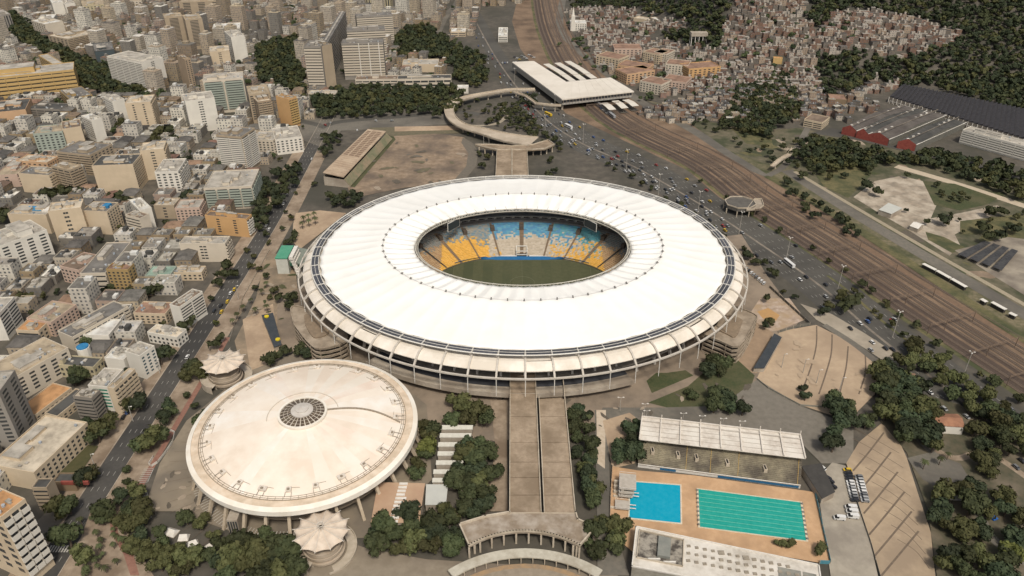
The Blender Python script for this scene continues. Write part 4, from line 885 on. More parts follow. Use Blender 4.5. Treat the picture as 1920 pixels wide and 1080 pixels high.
# roof: back edge and front edge in pixels at height 12
RB0, RB1 = G(1204, 782, 13), G(1500, 816, 13); RF0, RF1 = G(1199, 824, 11.5), G(1510, 860, 11.5)
wr = mat('worn_white_roof', (.55, .50, .43), (.42, .37, .31), .5, c3=(.60, .56, .49), scale3=.1, detail=10); gb = mat('roof_rib', (.60, .55, .48), (.50, .45, .38), .5)
nb = 8
for i in range(nb):
    t0, t1 = i / nb, (i + 1) / nb; mb = MB(); quadslab(mb, [lerp(RF0, RF1, t0), lerp(RF0, RF1, t1), lerp(RB0, RB1, t1), lerp(RB0, RB1, t0)], .35); o = mb.obj('roof_bay', wr, e)
    mb = MB()
    for k in range(1, 5): mb.bar(lerp(lerp(RF0, RF1, t0), lerp(RB0, RB1, t0), k / 5) + Z * .1, lerp(lerp(RF0, RF1, t1), lerp(RB0, RB1, t1), k / 5) + Z * .1, .07)
    mb.obj('sheet_seam', mat('sheet_seam', (.24, .20, .16)), o)
for i in range(nb + 1):
    t = i / nb; a = lerp(RF0, RF1, t); b = lerp(RB0, RB1, t); mb = MB(); quadslab(mb, [a + Vector((-.35, 0, .9)), a + Vector((.35, 0, .9)), b + Vector((.35, 0, .9)), b + Vector((-.35, 0, .9))], .9); mb.obj('roof_rib', gb, e)
    mb = MB(); mb.bar(up(b, 0), b + Z * 3.0, .28, n=6); mb.obj('mast', gb, e)
mb = MB(); mb.bar(RB0 + Z * .5, RB1 + Z * .5, .5); mb.bar(RB0 - Vector((0, 3, -.3)), RB1 - Vector((0, 3, -.3)), .2); mb.obj('back_beam', gb, e)
# seating
S0, S1 = G(1196, 872, 1.5), G(1501, 912, 1.5); T0, T1 = up(lerp(RF0, RB0, .30), 8.3), up(lerp(RF1, RB1, .30), 8.3)
sm = mat('stained_seating', (.27, .235, .16), (.19, .165, .115), .35, c3=(.10, .085, .065), scale3=.09, detail=9); rows = 16; mb = MB()
for k in range(rows):
    s0, s1 = k / rows, (k + 1) / rows; a0, a1, b0, b1 = lerp(S0, T0, s0), lerp(S0, T0, s1), lerp(S1, T1, s0), lerp(S1, T1, s1); mb.quad(up(a0, a0.z), up(b0, b0.z), up(b0, b1.z), up(a0, a1.z)); mb.quad(up(a0, a1.z), up(b0, b1.z), up(b1, b1.z), up(a1, a1.z))
mb.obj('seating', sm, e)
for t, s in ((.085, .55), (.245, .52), (.36, .5), (.55, .46), (.78, .42)):
    p = lerp(lerp(S0, S1, t), lerp(T0, T1, t), s); mb = MB(); mb.box(p.x - .9, p.y - 1.9, p.z - 1.4, p.x + .9, p.y + 1.9, p.z + 1.5); o = mb.obj('stair_well', PARA, e); mb = MB(); mb.box(p.x - .5, p.y - 1.5, p.z + 1.3, p.x + .5, p.y + 1.5, p.z + 1.56); mb.obj('well_opening', DARK, o)
for t in (.98, .30, .45, .62): a, b = lerp(S0, S1, t), lerp(T0, T1, t); mb = MB(); mb.bar(a + Z * .5, b + Z * .6, .12); mb.obj('aisle_rail', mat('ochre_rail', (.45, .30, .10)), e)
mb = MB(); mb.quad(up(S0, 0), up(S1, 0), up(S1, 2.2), up(S0, 2.2)); mb.quad(up(S0, 2.2), up(S1, 2.2), up(S1, 1.5), up(S0, 1.5)); mb.bar(S0 + Z * .8, S1 + Z * .8, .25); mb.obj('front_wall', WHITEP, e)
mb = MB(); mb.poly([up(S0, 0), up(S0, 1.5), up(T0, 8.3), up(T0, 0)]); mb.poly([up(T1, 0), up(T1, 8.3), up(S1, 1.5), up(S1, 0)]); mb.quad(up(T1, 0), up(T0, 0), up(T0, 11), up(T1, 11)); mb.obj('end_wall', mat('stand_wall', (.25, .22, .18), (.18, .16, .13), .3), e)
PB = mat('blue_banner', (.02, .10, .20), (.03, .13, .24), .6)
for t0, t1 in ((.14, .24), (.50, .99)):
    a, b = lerp(S0, S1, t0), lerp(S0, S1, t1); mb = MB(); mb.quad(up(a, .2) - Vector((0, .1, 0)), up(b, .2) - Vector((0, .1, 0)), up(b, 1.7) - Vector((0, .1, 0)), up(a, 1.7) - Vector((0, .1, 0))); mb.obj('banner', PB, e)
# deck and pools
patch('pool_deck', [(1147, 876), (1196, 884), (1300, 893), (1510, 922), (1527, 925), (1556, 1058), (1530, 1056), (1380, 1030), (1190, 988), (1190, 1040), (1143, 1000)], mat('pool_deck_tiles', (.44, .275, .15), (.51, .33, .19), .35, c3=(.38, .24, .135), scale3=.06))
def pool(pts, label, col, col2, name, lanes=0):
    P = [G(x, y, .2) for x, y in pts]; c = sum(P, Vector()) / 4; P = [p - c for p in P]; e = empty(name, (c.x, c.y, .02 + LAY[0] * .006)); tag(e, label, 'pool'); landmark('the ' + ('square' if lanes == 0 else 'long') + ' pool', c.x, c.y)
    mb = MB(); Q = [(p.x, p.y, .22) for p in P][::-1]; mb.poly(Q); mb.obj('water', mat(name + '_water', col, col2, .35, rough=.12, spec=.5, bump=.02), e)
    P2 = [p * 1.0 + p.normalized() * 1.0 for p in P]; mb = MB()
    for i in range(4): a, b = P[i], P[(i + 1) % 4]; A2, B2 = P2[i], P2[(i + 1) % 4]; mb.quad((a.x, a.y, .42), (A2.x, A2.y, .42), (B2.x, B2.y, .42), (b.x, b.y, .42)); mb.quad((a.x, a.y, .1), (a.x, a.y, .42), (b.x, b.y, .42), (b.x, b.y, .1)); mb.quad((A2.x, A2.y, -.6), (A2.x, A2.y, .42), (B2.x, B2.y, .42), (B2.x, B2.y, -.6))
    mb.obj('coping', mat('pool_coping', (.62, .55, .42), (.50, .42, .30), 1.), e)
    if lanes:
        rope = mat('lane_rope', (.22, .50, .38), (.10, .34, .24), 3.)
        for k in range(1, lanes): mb = MB(); a = lerp(P[0], P[3], k / lanes); b = lerp(P[1], P[2], k / lanes); mb.bar((a.x, a.y, .27), (b.x, b.y, .27), .10, n=4); mb.obj('lane_rope', rope, e)
        for k in range(lanes):
            for A_, B_ in ((P[0], P[3]), (P[1], P[2])):
                p = lerp(A_, B_, (k + .5) / lanes) * 1.025; mb = MB(); mb.box(p.x - .45, p.y - .45, .2, p.x + .45, p.y + .45, 1.0); mb.obj('starting_block', mat('block_dark', (.10, .09, .08), (.3, .28, .24), 1.), e)
pool([(1182, 905), (1275, 912), (1276, 983), (1180, 973)], 'square bright blue diving pool beside the diving towers', (.0, .28, .40), (.012, .31, .43), 'diving_pool')
pool([(1309, 919), (1500, 944), (1511, 1016), (1312, 990)], 'long turquoise swimming pool with lane ropes between grandstand and club roof', (.012, .27, .215), (.025, .32, .255), 'lap_pool', 9)
# diving towers
def dive(px, py, wd, levels, label):
    c = G(px, py, 0); e = empty('diving_tower', (c.x, c.y, 0), R(-8)); tag(e, label, 'diving tower'); m = mat('tower_concrete', (.42, .38, .32), (.34, .30, .25), .5)
    for i, (z, x1) in enumerate(levels):
        mb = MB(); mb.box(-5, -wd / 2 + i * .4, z - .35, x1, wd / 2 - i * 1.1, z); mb.obj('platform', m, e)
        mb = MB(); mb.path([(x1, -wd / 2 + i * .4, z + 1), (-5, -wd / 2 + i * .4, z + 1), (-5, wd / 2 - i * 1.1, z + 1), (x1, wd / 2 - i * 1.1, z + 1)], .09); mb.obj('rail', WHITEP, e)
    mb = MB(); top = levels[-1][0]; mb.box(-4, -wd / 2 + 1, 0, -2.6, wd / 2 - 2, top - .3); mb.obj('pier', m, e)
    for k in range(4 if wd > 8 else 1): mb = MB(); mb.box(-7.5, -wd / 2 + 1 + k * 2.6, 0, -5, -wd / 2 + 2.2 + k * 2.6, 1.6 + k * .9); mb.obj('stair_flight', PARA, e)
    for y in (-wd / 2 + 1, -wd / 2 + 3.2): mb = MB(); mb.box(2, y, levels[0][0] - .1, levels[0][1] + 3.2, y + .5, levels[0][0] + .05); mb.obj('springboard', WHITEP, e)
dive(1178, 921, 14, [(3, 2), (5, 2.6), (7.5, 3.4)], 'big grey stepped diving tower at the left edge of the blue pool')
dive(1172, 953, 6, [(2.4, 2)], 'small low diving platform with two white boards at the front of the blue pool')
# deck fence in blue, right side
def fence(name, pts, h, m, label, cat='fence', post=4.0, px=True, z0=0, grp=None):
    P = [G(*p) if px else Vector((*p, 0)) for p in pts]; c = sum(P, Vector()) / len(P); e = empty(name, (c.x, c.y, 0)); tag(e, label, cat, grp); 
    mb = MB()
    for a, b in zip(P, P[1:]):
        a = a - c; b = b - c; mb.quad((a.x, a.y, z0), (b.x, b.y, z0), (b.x, b.y, h), (a.x, a.y, h)); mb.quad((b.x + .12, b.y + .12, z0), (a.x + .12, a.y + .12, z0), (a.x + .12, a.y + .12, h), (b.x + .12, b.y + .12, h)); mb.quad((a.x, a.y, h), (b.x, b.y, h), (b.x + .12, b.y + .12, h), (a.x + .12, a.y + .12, h))
    mb.obj('panel', m, e)
    for a, b in zip(P, P[1:]):
        L = (b - a).length; k = max(1, int(L / post))
        for i in range(k + 1):
            if i == k and b is not P[-1]: continue
            p = lerp(a, b, i / k) - c; q = MB(); q.box(p.x - .14, p.y - .14, 0, p.x + .14, p.y + .14, h + .25); q.obj('post', CONC, e)
    return e
teal = mat('teal_fence', (.06, .20, .25), (.09, .25, .30), .5)
fence('deck_fence', [(1524, 914), (1556, 1058), (1536, 1057)], 2.4, teal, 'teal panel fence along the right edge of the orange pool deck', post=5)
fence('deck_wall', [(1148, 876), (1144, 935), (1143, 985)], 2.0, CONC, 'pale wall along the left edge of the pool deck', 'wall', 5)
fence('plaza_wall', [(1418, 712), (1440, 730), (1500, 762), (1540, 765)], 1.6, mat('grey_wall', (.24, .23, .19), (.18, .17, .14), .4), 'curving low grey wall along the bottom edge of the tan plaza', 'wall', 8)
fence('yard_wall', [(1586, 873), (1605, 940), (1632, 1020), (1650, 1085)], 1.4, mat('dark_wall', (.10, .10, .09), (.16, .15, .12), .4), 'long dark wall between the parking yard and the tan esplanade', 'wall', 8)
fence('highway_wall', [(1442, 540), (1480, 575), (1518, 610), (1500, 613), (1460, 625)], 2.4, MC['dark_wall'], 'dark hoarding wall between the rubble ground and the highway pavement', 'wall', 6)
# club building with pergola roof beside the pools
e = empty('club_building', (0, 0, 0)); tag(e, 'flat roofed club building with stained white roof along the bottom edge below the pools', 'building'); landmark('the club roof', 100, 240)
C0, C1, C2, C3 = G(1193, 988, 8), G(1535, 1060, 8), G(1545, 1130, 8), G(1185, 1062, 8)
cr = mat('club_roof', (.56, .52, .45), (.40, .36, .30), .3, c3=(.62, .58, .51), scale3=.08, detail=10)
Q = [(p.x, p.y) for p in (C3, C2, C1, C0)]; mb = MB(); mb.prism(Q, 0, 7.4); mb.obj('wall', mat('club_wall', (.30, .28, .23), (.22, .20, .16), .3), e); deck('roof', e, Q, 8, .7, cr); parapet(e, Q, 8, .6, closed=True, m=WHITEP, w=.5)
rnd = random.Random(4)
def rp_(u, v): return lerp(lerp(C0, C1, u), lerp(C3, C2, u), v)
p = [rp_(.02, .08), rp_(.27, .1), rp_(.27, .78), rp_(.02, .78)]; deck('blackened_terrace', e, [(q.x, q.y) for q in p], 8.03, .1, mat('blackened_tiles', (.30, .27, .22), (.07, .06, .05), .22, lo=.45, hi=.6, detail=9)); parapet(e, [(q.x, q.y) for q in p], 8, .9, closed=True, w=.35)
p = [rp_(.13, .16), rp_(.20, .16), rp_(.20, .66), rp_(.13, .66)]; deck('plant_room', e, [(q.x, q.y) for q in p], 9.6, 1.6, mat('plant_room_grey', (.17, .175, .155), (.22, .22, .19), .3))
for v in (.76, .76): pass
for k, (u, v) in enumerate(((.115, .74), (.20, .74))): q = rp_(u, v); mb = MB(); mb.box(q.x - 2.8, q.y - .35, 8, q.x + 2.8, q.y + .35, 8.9); mb.obj('roof_bench', WHITEP, e)
sky_ = mat('skylight', (.20, .17, .13), (.30, .26, .20), .5)
for r_ in range(3):
    for k in range(15):
        if (r_ == 0 and k > 12): continue
        u = .30 + k * .0445; v = .22 + r_ * .19; q = rp_(u, v)
        if k in (4, 7) and r_ == 0: s = 1.4
        else: s = .75 + rnd.random() * .2
        mb = MB(); mb.box(q.x - s, q.y - s * .8, 8, q.x + s, q.y + s * .8, 8.4); mb.obj('skylight', sky_, e)
for u0, u1, v0, v1 in ((.78, .90, .28, .9), (.91, .98, .28, .75)): p = [rp_(u0, v0), rp_(u1, v0), rp_(u1, v1), rp_(u0, v1)]; deck('roof_basin', e, [(q.x, q.y) for q in p], 8.2, .3, mat('grey_basin', (.14, .14, .12), (.26, .25, .21), .2))
# black sloped canopy beside the stand, and dark tent on the plaza edge
def shed(pts, h0, h1, m, label, name='shed', cat='shed', wall=None, ridge=False, rise=1.6):
    P = [G(x, y, h1) for x, y in pts]; c = sum(P, Vector()) / 4; P = [p - c for p in P]; e = empty(name, (c.x, c.y, T(c.x, c.y))); tag(e, label, cat)
    hs = [h0, h0, h1, h1]; mb = MB(); q = [Vector((p.x, p.y, h)) for p, h in zip(P, hs)]
    if not ridge: quadslab(mb, q, .3)
    else:
        a, b = lerp(q[0], q[3], .5), lerp(q[1], q[2], .5); a.z = b.z = h1 + rise; quadslab(mb, [q[0], q[1], b, a], .25); quadslab(mb, [a, b, q[2], q[3]], .25)
    mb.obj('roof', m, e); mb = MB()
    Q = [(p.x * .97, p.y * .97) for p in P]
    ar = sum(Q[i][0] * Q[(i + 1) % 4][1] - Q[(i + 1) % 4][0] * Q[i][1] for i in range(4))
    if ar < 0: Q = Q[::-1]
    mb.prism(Q, -.2, min(h0, h1) - .32); mb.obj('wall', wall or CONC, e)
    if ridge:
        mb = MB(); mb.poly([q[1] - Z * .3, q[2] - Z * .3, b - Z * .3]); mb.poly([q[0] - Z * .3, a - Z * .3, q[3] - Z * .3]); mb.obj('gable', wall or CONC, e)
    return e
blk = mat('black_sheet', (.045, .042, .038), (.06, .056, .05), .3)
e = shed([(1503, 872), (1542, 933), (1566, 922), (1540, 868)], 4.5, 5.2, blk, 'dark sloping lean-to roof at the right end of the pool grandstand', 'lean_to'); landmark('the dark lean-to', 146, 290)
shed([(1413, 690), (1433, 690), (1466, 632), (1452, 625)], 4, 4, mat('navy_sheet', (.035, .042, .048), (.05, .055, .06), .3), 'dark blue rectangular tent roof on the left edge of the tan plaza', 'long_tent', 'tent')
shed([(490, 590), (514, 650), (528, 646), (512, 586)], 4, 4.3, mat('navy_sheet', (.035, .042, .048)), 'dark navy tent roof with yellow patches left of the stadium', 'long_tent', 'tent')
for x, y, l in ((500, 594, 'yellow round cover on the upper end of the navy tent left of the stadium'), (521, 637, 'yellow round cover on the lower end of the navy tent left of the stadium')):
    c = G(x, y, 4.4); mb = MB(); mb.prism([(1.6 * math.cos(k * .785), 1.6 * math.sin(k * .785)) for k in range(8)], 0, .8); o = mb.obj('round_cover', mat('yellow_cover', (.55, .42, .02)), loc=(c.x, c.y, 4.35)); tag(o, l, 'cover')
# white stepped shed roofs between arena and ramp
for i, (y, xl, xr) in enumerate(((797, 826, 886), (812, 824, 883), (829, 821, 880), (846, 820, 872), (863, 817, 868), (880, 812, 862), (896, 810, 860))):
    shed([(xl, y + 7), (xr, y + 7), (xr + 1, y), (xl + 1, y)], 5.2, 5.6, mat('shed_white', (.55, .53, .46), (.47, .45, .38), .4), 'narrow white shed roof in the stack of seven beside the dome, ' + ('topmost', 'second from top', 'third from top', 'middle one', 'third from bottom', 'second from bottom', 'bottom one')[i], 'white_shed')
landmark('the white stepped roofs', -38, 300)
# brown hall with signs on its roof
e = shed([(695, 980), (786, 980), (797, 906), (709, 904)], 8, 8, mat('brown_roof', (.37, .24, .155), (.42, .29, .19), .1), 'flat brown roofed hall with a strip of white roof vents beside the dome', 'brown_hall', 'hall', mat('brown_hall_wall', (.40, .35, .28)))
landmark('the brown roofed hall', -50, 262)
c = e.location
for k in range(11): mb = MB(); yy = 12.0 - k * 2.45; mb.box(-1.0 - k * .18, yy - .7, 8.0, 3.2 + (1.2 if k == 4 else 0) - k * .18, yy + .7, 8.5); mb.obj('roof_vent', WHITEP, e)
shed([(797, 945), (836, 945), (840, 908), (799, 908)], 6, 6.5, mat('pale_grey_roof', (.42, .42, .38), (.46, .46, .41), .2), 'pale grey square roof between the brown hall and the trees', 'grey_annex', 'annex')
# green and white ramp building left of the stadium
e = empty('ticket_building', (0, 0, 0)); g_ = G(527, 510, 0); tag(e, 'white box building with green roof and curved white fin left of the stadium', 'building'); landmark('the green roofed box', g_.x, g_.y)
gr = mat('green_roof', (.06, .24, .15), (.09, .28, .18), .4); A_, B_, D_ = G(516, 484, 14), G(538, 484, 14), G(524, 464, 14)
w_ = (B_.x - A_.x); mb = MB(); mb.box(A_.x, A_.y, 0, B_.x, A_.y + 14, 13.4); mb.obj('wall', mat('ticket_white', (.50, .50, .44), (.44, .44, .38), .3), e); mb = MB(); mb.box(A_.x - .3, A_.y - .3, 13.4, B_.x + .3, A_.y + 20, 14.2); mb.obj('roof', gr, e)
mb = MB(); fx = B_.x + 2
for k in range(7): zz = 16 - k * 2.6; mb.box(fx + k * .7, A_.y - 2 + 1.2 * math.sin(k * .6), max(0, zz - 2.6), fx + 3 + k * .7, A_.y + 16 - k * .5, zz)
mb.obj('curved_fin', WHITEP, e)
mb = MB(); q = [G(545, 488, 10), G(572, 500, 10), G(580, 468, 10), G(552, 462, 10)]; quadslab(mb, q, .5); mb.obj('slatted_roof', mat('slat_roof', (.22, .24, .20), (.16, .18, .15), .6), e)
mb = MB(); q = [G(543, 492, 8), G(566, 495, 8), G(566, 484, 8), G(545, 484, 8)]; quadslab(mb, q, 3); mb.obj('green_band', gr, e)
# white curved garden wall on the left of the dome
fence('curved_wall', [(318, 808), (328, 812), (325, 828), (312, 848), (296, 868), (284, 876), (279, 872), (288, 858)], 1.6, WHITEP, 'white looping wall on the pavement between the avenue and the dome', 'wall', 5)
fence('avenue_fence', [(505, 470), (455, 560), (430, 640)], 1.0, CONC, 'thin pale kerb fence along the avenue left of the stadium', 'fence', 10)
# ================= buildings =================
UNIT = {}
def unit(kind, m):
    k = (kind, m.name)
    if k not in UNIT:
        b = MB()
        if kind == 'window': b.box(-.5, -.05, -.5, .5, .03, .5)
        elif kind == 'balcony': b.box(-.5, -1.0, -.5, .5, 0, -.38); b.box(-.5, -1.0, -.38, .5, -.9, .15); b.box(-.5, -.9, -.38, -.485, 0, .15); b.box(.485, -.9, -.38, .5, 0, .15)
        o = b.obj(kind, m); UNIT[k] = o.data; bpy.data.objects.remove(o)
    return UNIT[k]
def place(kind, m, par, x, y, z, rz, sx, sz, sy=1):
    o = bpy.data.objects.new(kind, unit(kind, m)); COL.objects.link(o); o.parent = par; o.location = (x, y, z); o.rotation_euler.z = rz; o.scale = (sx, sy, sz); return o
def wallc(name, c, c2=None, rnd=0): return mat('wall_' + name, c, c2 or tuple(q * .82 for q in c), .12, c3=tuple(q * .9 for q in c), scale3=.04, rough=.85, detail=8, lo=.45, hi=.75, rnd=rnd)
WC = dict(cream=(.55, .445, .31), pale=(.56, .49, .385), white=(.66, .62, .535), beige=(.37, .295, .205), tan=(.33, .25, .17), orange=(.54, .33, .15), ochre=(.36, .25, .11), yellow=(.50, .34, .14), grey=(.24, .215, .18),
          brown=(.22, .16, .10), pink=(.50, .37, .29), teal=(.33, .365, .305), dark=(.07, .08, .08), green=(.10, .30, .20), yellowish=(.46, .40, .26), peach=(.52, .34, .20), lgrey=(.27, .245, .21))
RC = dict(grey=(.15, .14, .125), light=(.34, .31, .26), white=(.54, .51, .45), dark=(.07, .068, .062), tan=(.32, .26, .18), orange=(.40, .22, .10), brown=(.17, .125, .09), green=(.22, .30, .24), red=(.235, .145, .10), cream=(.44, .38, .29))
def roofm(k): return mat('roof_' + k, RC[k], tuple(q * .65 for q in RC[k]), .25, c3=tuple(min(.6, q * 1.25) for q in RC[k]), scale3=.09, detail=9)
FOOT = []    # footprints already taken: (cx, cy, ux, uy, half w, half d)
def face(par, w, h, fl, style, org, rz, wall, glass, count, z0=0, pitch=3.2, bal=None):
    if style == 'blank' or w < 3: return
    c, s = math.cos(rz), math.sin(rz); fh = (h - z0) / fl
    def at(u, v=0): return org[0] + c * u - s * v, org[1] + s * u + c * v
    if style in ('grid', 'balc'):
        n = max(1, int(w / pitch))
        while n * fl > count: n -= 1
        n = max(1, n); p = w / n
        for f in range(fl):
            for i in range(n):
                x, y = at((i + .5) * p); z = z0 + (f + .52) * fh
                if style == 'grid': place('window', glass, par, x, y, z, rz, p * .48, fh * .5)
                else:
                    place('window', glass, par, x, y, z, rz, p * .80, fh * .66)
                    if (i + f * 0) % 1 == 0: place('balcony', bal or wall, par, x, y, z0 + (f + .5) * fh, rz, p * .92, fh, 1.1)
    elif style == 'band':
        n = max(1, int(w / 9)); p = w / n
        for f in range(fl):
            for i in range(n): x, y = at((i + .5) * p); place('window', glass, par, x, y, z0 + (f + .55) * fh, rz, p * .9, fh * .45)
    elif style == 'shelf':        # ribbon of glass shaded by a continuous slab
        n = max(1, int(w / 12)); p = w / n
        for f in range(fl):
            for i in range(n): x, y = at((i + .5) * p); place('window', glass, par, x, y, z0 + (f + .55) * fh, rz, p * .94, fh * .55); place('balcony', bal or wall, par, x, y, z0 + (f + .5) * fh, rz, p * .98, fh, .8)
    elif style == 'strip':
        for f in range(fl):
            for u in (.46, .54): x, y = at(u * w); place('window', glass, par, x, y, z0 + (f + .55) * fh, rz, w * .05 + .5, fh * .45)
    elif style == 'strip2':
        for f in range(fl):
            for u in (.3, .7): x, y = at(u * w); place('window', glass, par, x, y, z0 + (f + .55) * fh, rz, w * .06 + .5, fh * .5)
    elif style == 'fins':
        n = max(3, int(w / 4)); p = w / n
        for i in range(n): x, y = at((i + .5) * p); place('window', glass, par, x, y, z0 + (h - z0) * .5, rz, p * .5, (h - z0) * .9)
def BLD(label, A, B, D, h=None, yb=None, wall='cream', roof='grey', fl=None, F='grid', Rr='grid', Lf='grid', glass=None, top=None, cat='building', name='apartment_block', lm=None, dmax=None, bal=None, pitch=3.2, group=None, rooms=3, step=None):
    """building from its roof outline: A front left, B front right, D back left (pixels), h or the row of A's foot"""
    if h is None: h = height_from(A, yb)
    if Rr == 'grid' and int(A[0] * 3 + A[1]) % 5 < 2 and name == 'apartment_block': Rr = 'balc'
    a, b, d = (G(*q, h) for q in (A, B, D)); w = (b - a).length; u = (b - a) / w; v = Vector((-u.y, u.x, 0)); dp = abs((d - a).dot(v))
    if dmax: dp = min(dp, dmax)
    dp = max(dp, 5); ang = math.atan2(u.y, u.x); base = T(a.x, a.y)
    e = empty(name, (a.x, a.y, base), ang); tag(e, label, cat, group); wm = wallc(wall, WC[wall]); rm_ = roofm(roof); gm = GLASS if glass is None else glass
    FOOT.append((a.x + u.x * w / 2 + v.x * dp / 2, a.y + u.y * w / 2 + v.y * dp / 2, u.x, u.y, w / 2 + 2, dp / 2 + 2))
    if lm: landmark(lm, a.x + u.x * w / 2, a.y + u.y * w / 2)
    fl = fl or max(1, round(h / 3.1)); mb = MB(); mb.box(0, 0, -.3, w, dp, h - .25); mb.obj('wall', wm, e)
    bm_ = wallc(bal, WC[bal]) if bal else wm
    tot = 95; nf = sum(1 for q in (F, Rr, Lf) if q in ('grid', 'balc')) or 1
    z0 = .12 * h if h > 14 else .3
    face(e, w, h - 1, fl, F, (0, 0), 0, wm, gm, tot // nf, z0, pitch, bm_); face(e, dp, h - 1, fl, Rr, (w, 0), R(90), wm, gm, tot // nf, z0, pitch, bm_); face(e, dp, h - 1, fl, Lf, (0, dp), R(-90), wm, gm, tot // nf, z0, pitch, bm_)
    rf = MB(); rf.box(.3, .3, h - .25, w - .3, dp - .3, h); r_ = rf.obj('roof', rm_, e)
    pr = MB(); t = .3
    for x0, y0, x1, y1 in ((0, 0, w, t), (0, dp - t, w, dp), (0, t, t, dp - t), (w - t, t, w, dp - t)): pr.box(x0 - .02, y0 - .02, h - .26, x1 + .02, y1 + .02, h + .75)
    pr.obj('parapet', wm, e)
    rnd = random.Random(int(A[0] * 7 + A[1] * 13))
    for k in range(rooms):
        rw, rd, rh = rnd.uniform(.14, .3) * w, rnd.uniform(.18, .4) * dp, rnd.uniform(1.6, 3.4); x = rnd.uniform(.08, .62) * w; y = rnd.uniform(.12, .5) * dp; q = MB(); q.box(x, y, h, min(w - 1, x + rw), min(dp - 1, y + rd), h + rh); o = q.obj('roof_room', wm, e)
        q = MB(); q.box(x - .2, y - .2, h + rh, min(w - 1, x + rw) + .2, min(dp - 1, y + rd) + .2, h + rh + .15); q.obj('room_cap', roofm('light'), o)
    if w > 8 and rooms:
        for k in range(rnd.randint(2, 5)):
            x, y = rnd.uniform(1.5, w - 1.5), rnd.uniform(1.5, dp - 1.5); q = MB(); q.prism([(x + .8 * math.cos(j * .785), y + .8 * math.sin(j * .785)) for j in range(8)], h, h + 1.1); q.obj('water_tank', MC['tank'] if 'tank' in MC else mat('tank', (.22, .27, .33), (.4, .38, .33), .3, rnd=.4), e)
        for k in range(rnd.randint(3, 8)): x, y = rnd.uniform(1.5, w - 2.5), rnd.uniform(1, dp - 1.2); q = MB(); q.box(x, y, h, x + rnd.uniform(.8, 3), y + rnd.uniform(.8, 2), h + rnd.uniform(.4, 1)); q.obj('roof_unit', roofm('light'), e)
    if step:   # smaller upper storey: (x0, x1, y0, y1, extra height, wall)
        x0, x1, y0, y1, eh, wc_ = step; q = MB(); q.box(x0 * w, y0 * dp, h, x1 * w, y1 * dp, h + eh); o = q.obj('upper_storey', wallc(wc_, WC[wc_]), e); q = MB(); q.box(x0 * w - .2, y0 * dp - .2, h + eh, x1 * w + .2, y1 * dp + .2, h + eh + .25); q.obj('storey_roof', rm_, o)
    return e
blue_glass = mat('blue_glass', (.05, .075, .085), (.09, .12, .13), .5, rough=.25); green_glass = mat('green_glass', (.03, .16, .11), (.05, .22, .15), .5, rough=.3)
# --- university towers ---
S_ = dict(wall='lgrey', roof='grey', name='university_slab', cat='tower block')
e = BLD('grey university slab with rows of ribbon balconies, front left of its cluster', (569, 88), (601, 88), (577, 76), yb=168, fl=13, F='shelf', Rr='blank', Lf='grid', lm='the university slabs', bal='pale', **S_)
BLD('beige windowless stair tower joined to the right side of the front left university slab', (601, 88), (622, 83), (606, 74), yb=166, wall='beige', roof='grey', F='blank', Rr='grid', Lf='blank', name='stair_tower', cat='tower block')
_m4 = BLD('broad grey university slab with three white vertical lines down its front', (640, 82), (718, 80), (645, 73), yb=150, fl=12, F='shelf', Rr='grid', Lf='grid', bal='pale', dmax=22, **S_)
BLD('second broad grey university slab, directly behind the slab with white lines', (650, 58), (722, 55), (655, 50), yb=118, fl=12, F='shelf', Rr='grid', Lf='grid', bal='pale', dmax=22, **S_)
BLD('tallest rear grey university slab with plain blocky top', (668, 32), (736, 28), (672, 24), yb=85, fl=12, F='shelf', Rr='grid', Lf='grid', bal='pale', dmax=22, **S_)
_a, _b = G(606, 84, 50), G(643, 22, 50); _d = (_b - _a); _L = _d.length; e = empty('university_slab', (_a.x, _a.y, 0), math.atan2(_d.y, _d.x)); tag(e, 'narrow grey linking slab running back from the front left university slab', 'tower block'); mb = MB(); mb.box(0, -4, 0, _L, 4, 49.5); mb.obj('wall', wallc('grey', WC['grey']), e); mb = MB(); mb.box(0, -4.2, 49.5, _L, 4.2, 50.2); mb.obj('roof', roofm('grey'), e); mb = MB(); mb.box(0, -1.2, 50.2, _L, 1.2, 51.2, 0); mb.obj('roof_duct', roofm('light'), e)
for _k in range(12): place('window', GLASS, e, _L / 2, -4, 4 + _k * 3.8, 0, _L * .95, 1.7)
FOOT.append(((_a.x + _b.x) / 2, (_a.y + _b.y) / 2, _d.x / _L, _d.y / _L, _L / 2, 8))
BLD('long low white building with purple roof below the university slabs', (666, 150), (745, 149), (668, 143), yb=166, wall='pale', roof='brown', fl=3, F='band', Rr='blank', Lf='blank', name='low_block', lm='the long white block', rooms=1)
BLD('right half of the long low white building, with dark flat roof', (745, 149), (846, 147), (748, 142), yb=166, wall='pale', roof='dark', fl=2, F='band', Rr='blank', Lf='blank', name='low_block', rooms=2)
BLD('plain white cube shaped auditorium behind the long low white building', (754, 122), (822, 121), (758, 112), yb=136, wall='cream', roof='light', F='blank', Rr='blank', Lf='blank', name='auditorium', lm='the white auditorium')
BLD('small low white annex at the foot of the front left university slab', (578, 176), (630, 176), (580, 170), h=6, wall='pale', roof='light', F='band', name='annex', rooms=1)
BLD('small white house with flat roof beside the trees right of the auditorium', (857, 165), (878, 165), (857, 160), h=7, wall='white', roof='white', F='blank', name='white_house', cat='house', rooms=0)
BLD('pair of flat white roofed sheds near the highway bend at the top', (845, 60), (873, 60), (845, 53), h=7, wall='cream', roof='white', F='band', name='service_block', rooms=1)
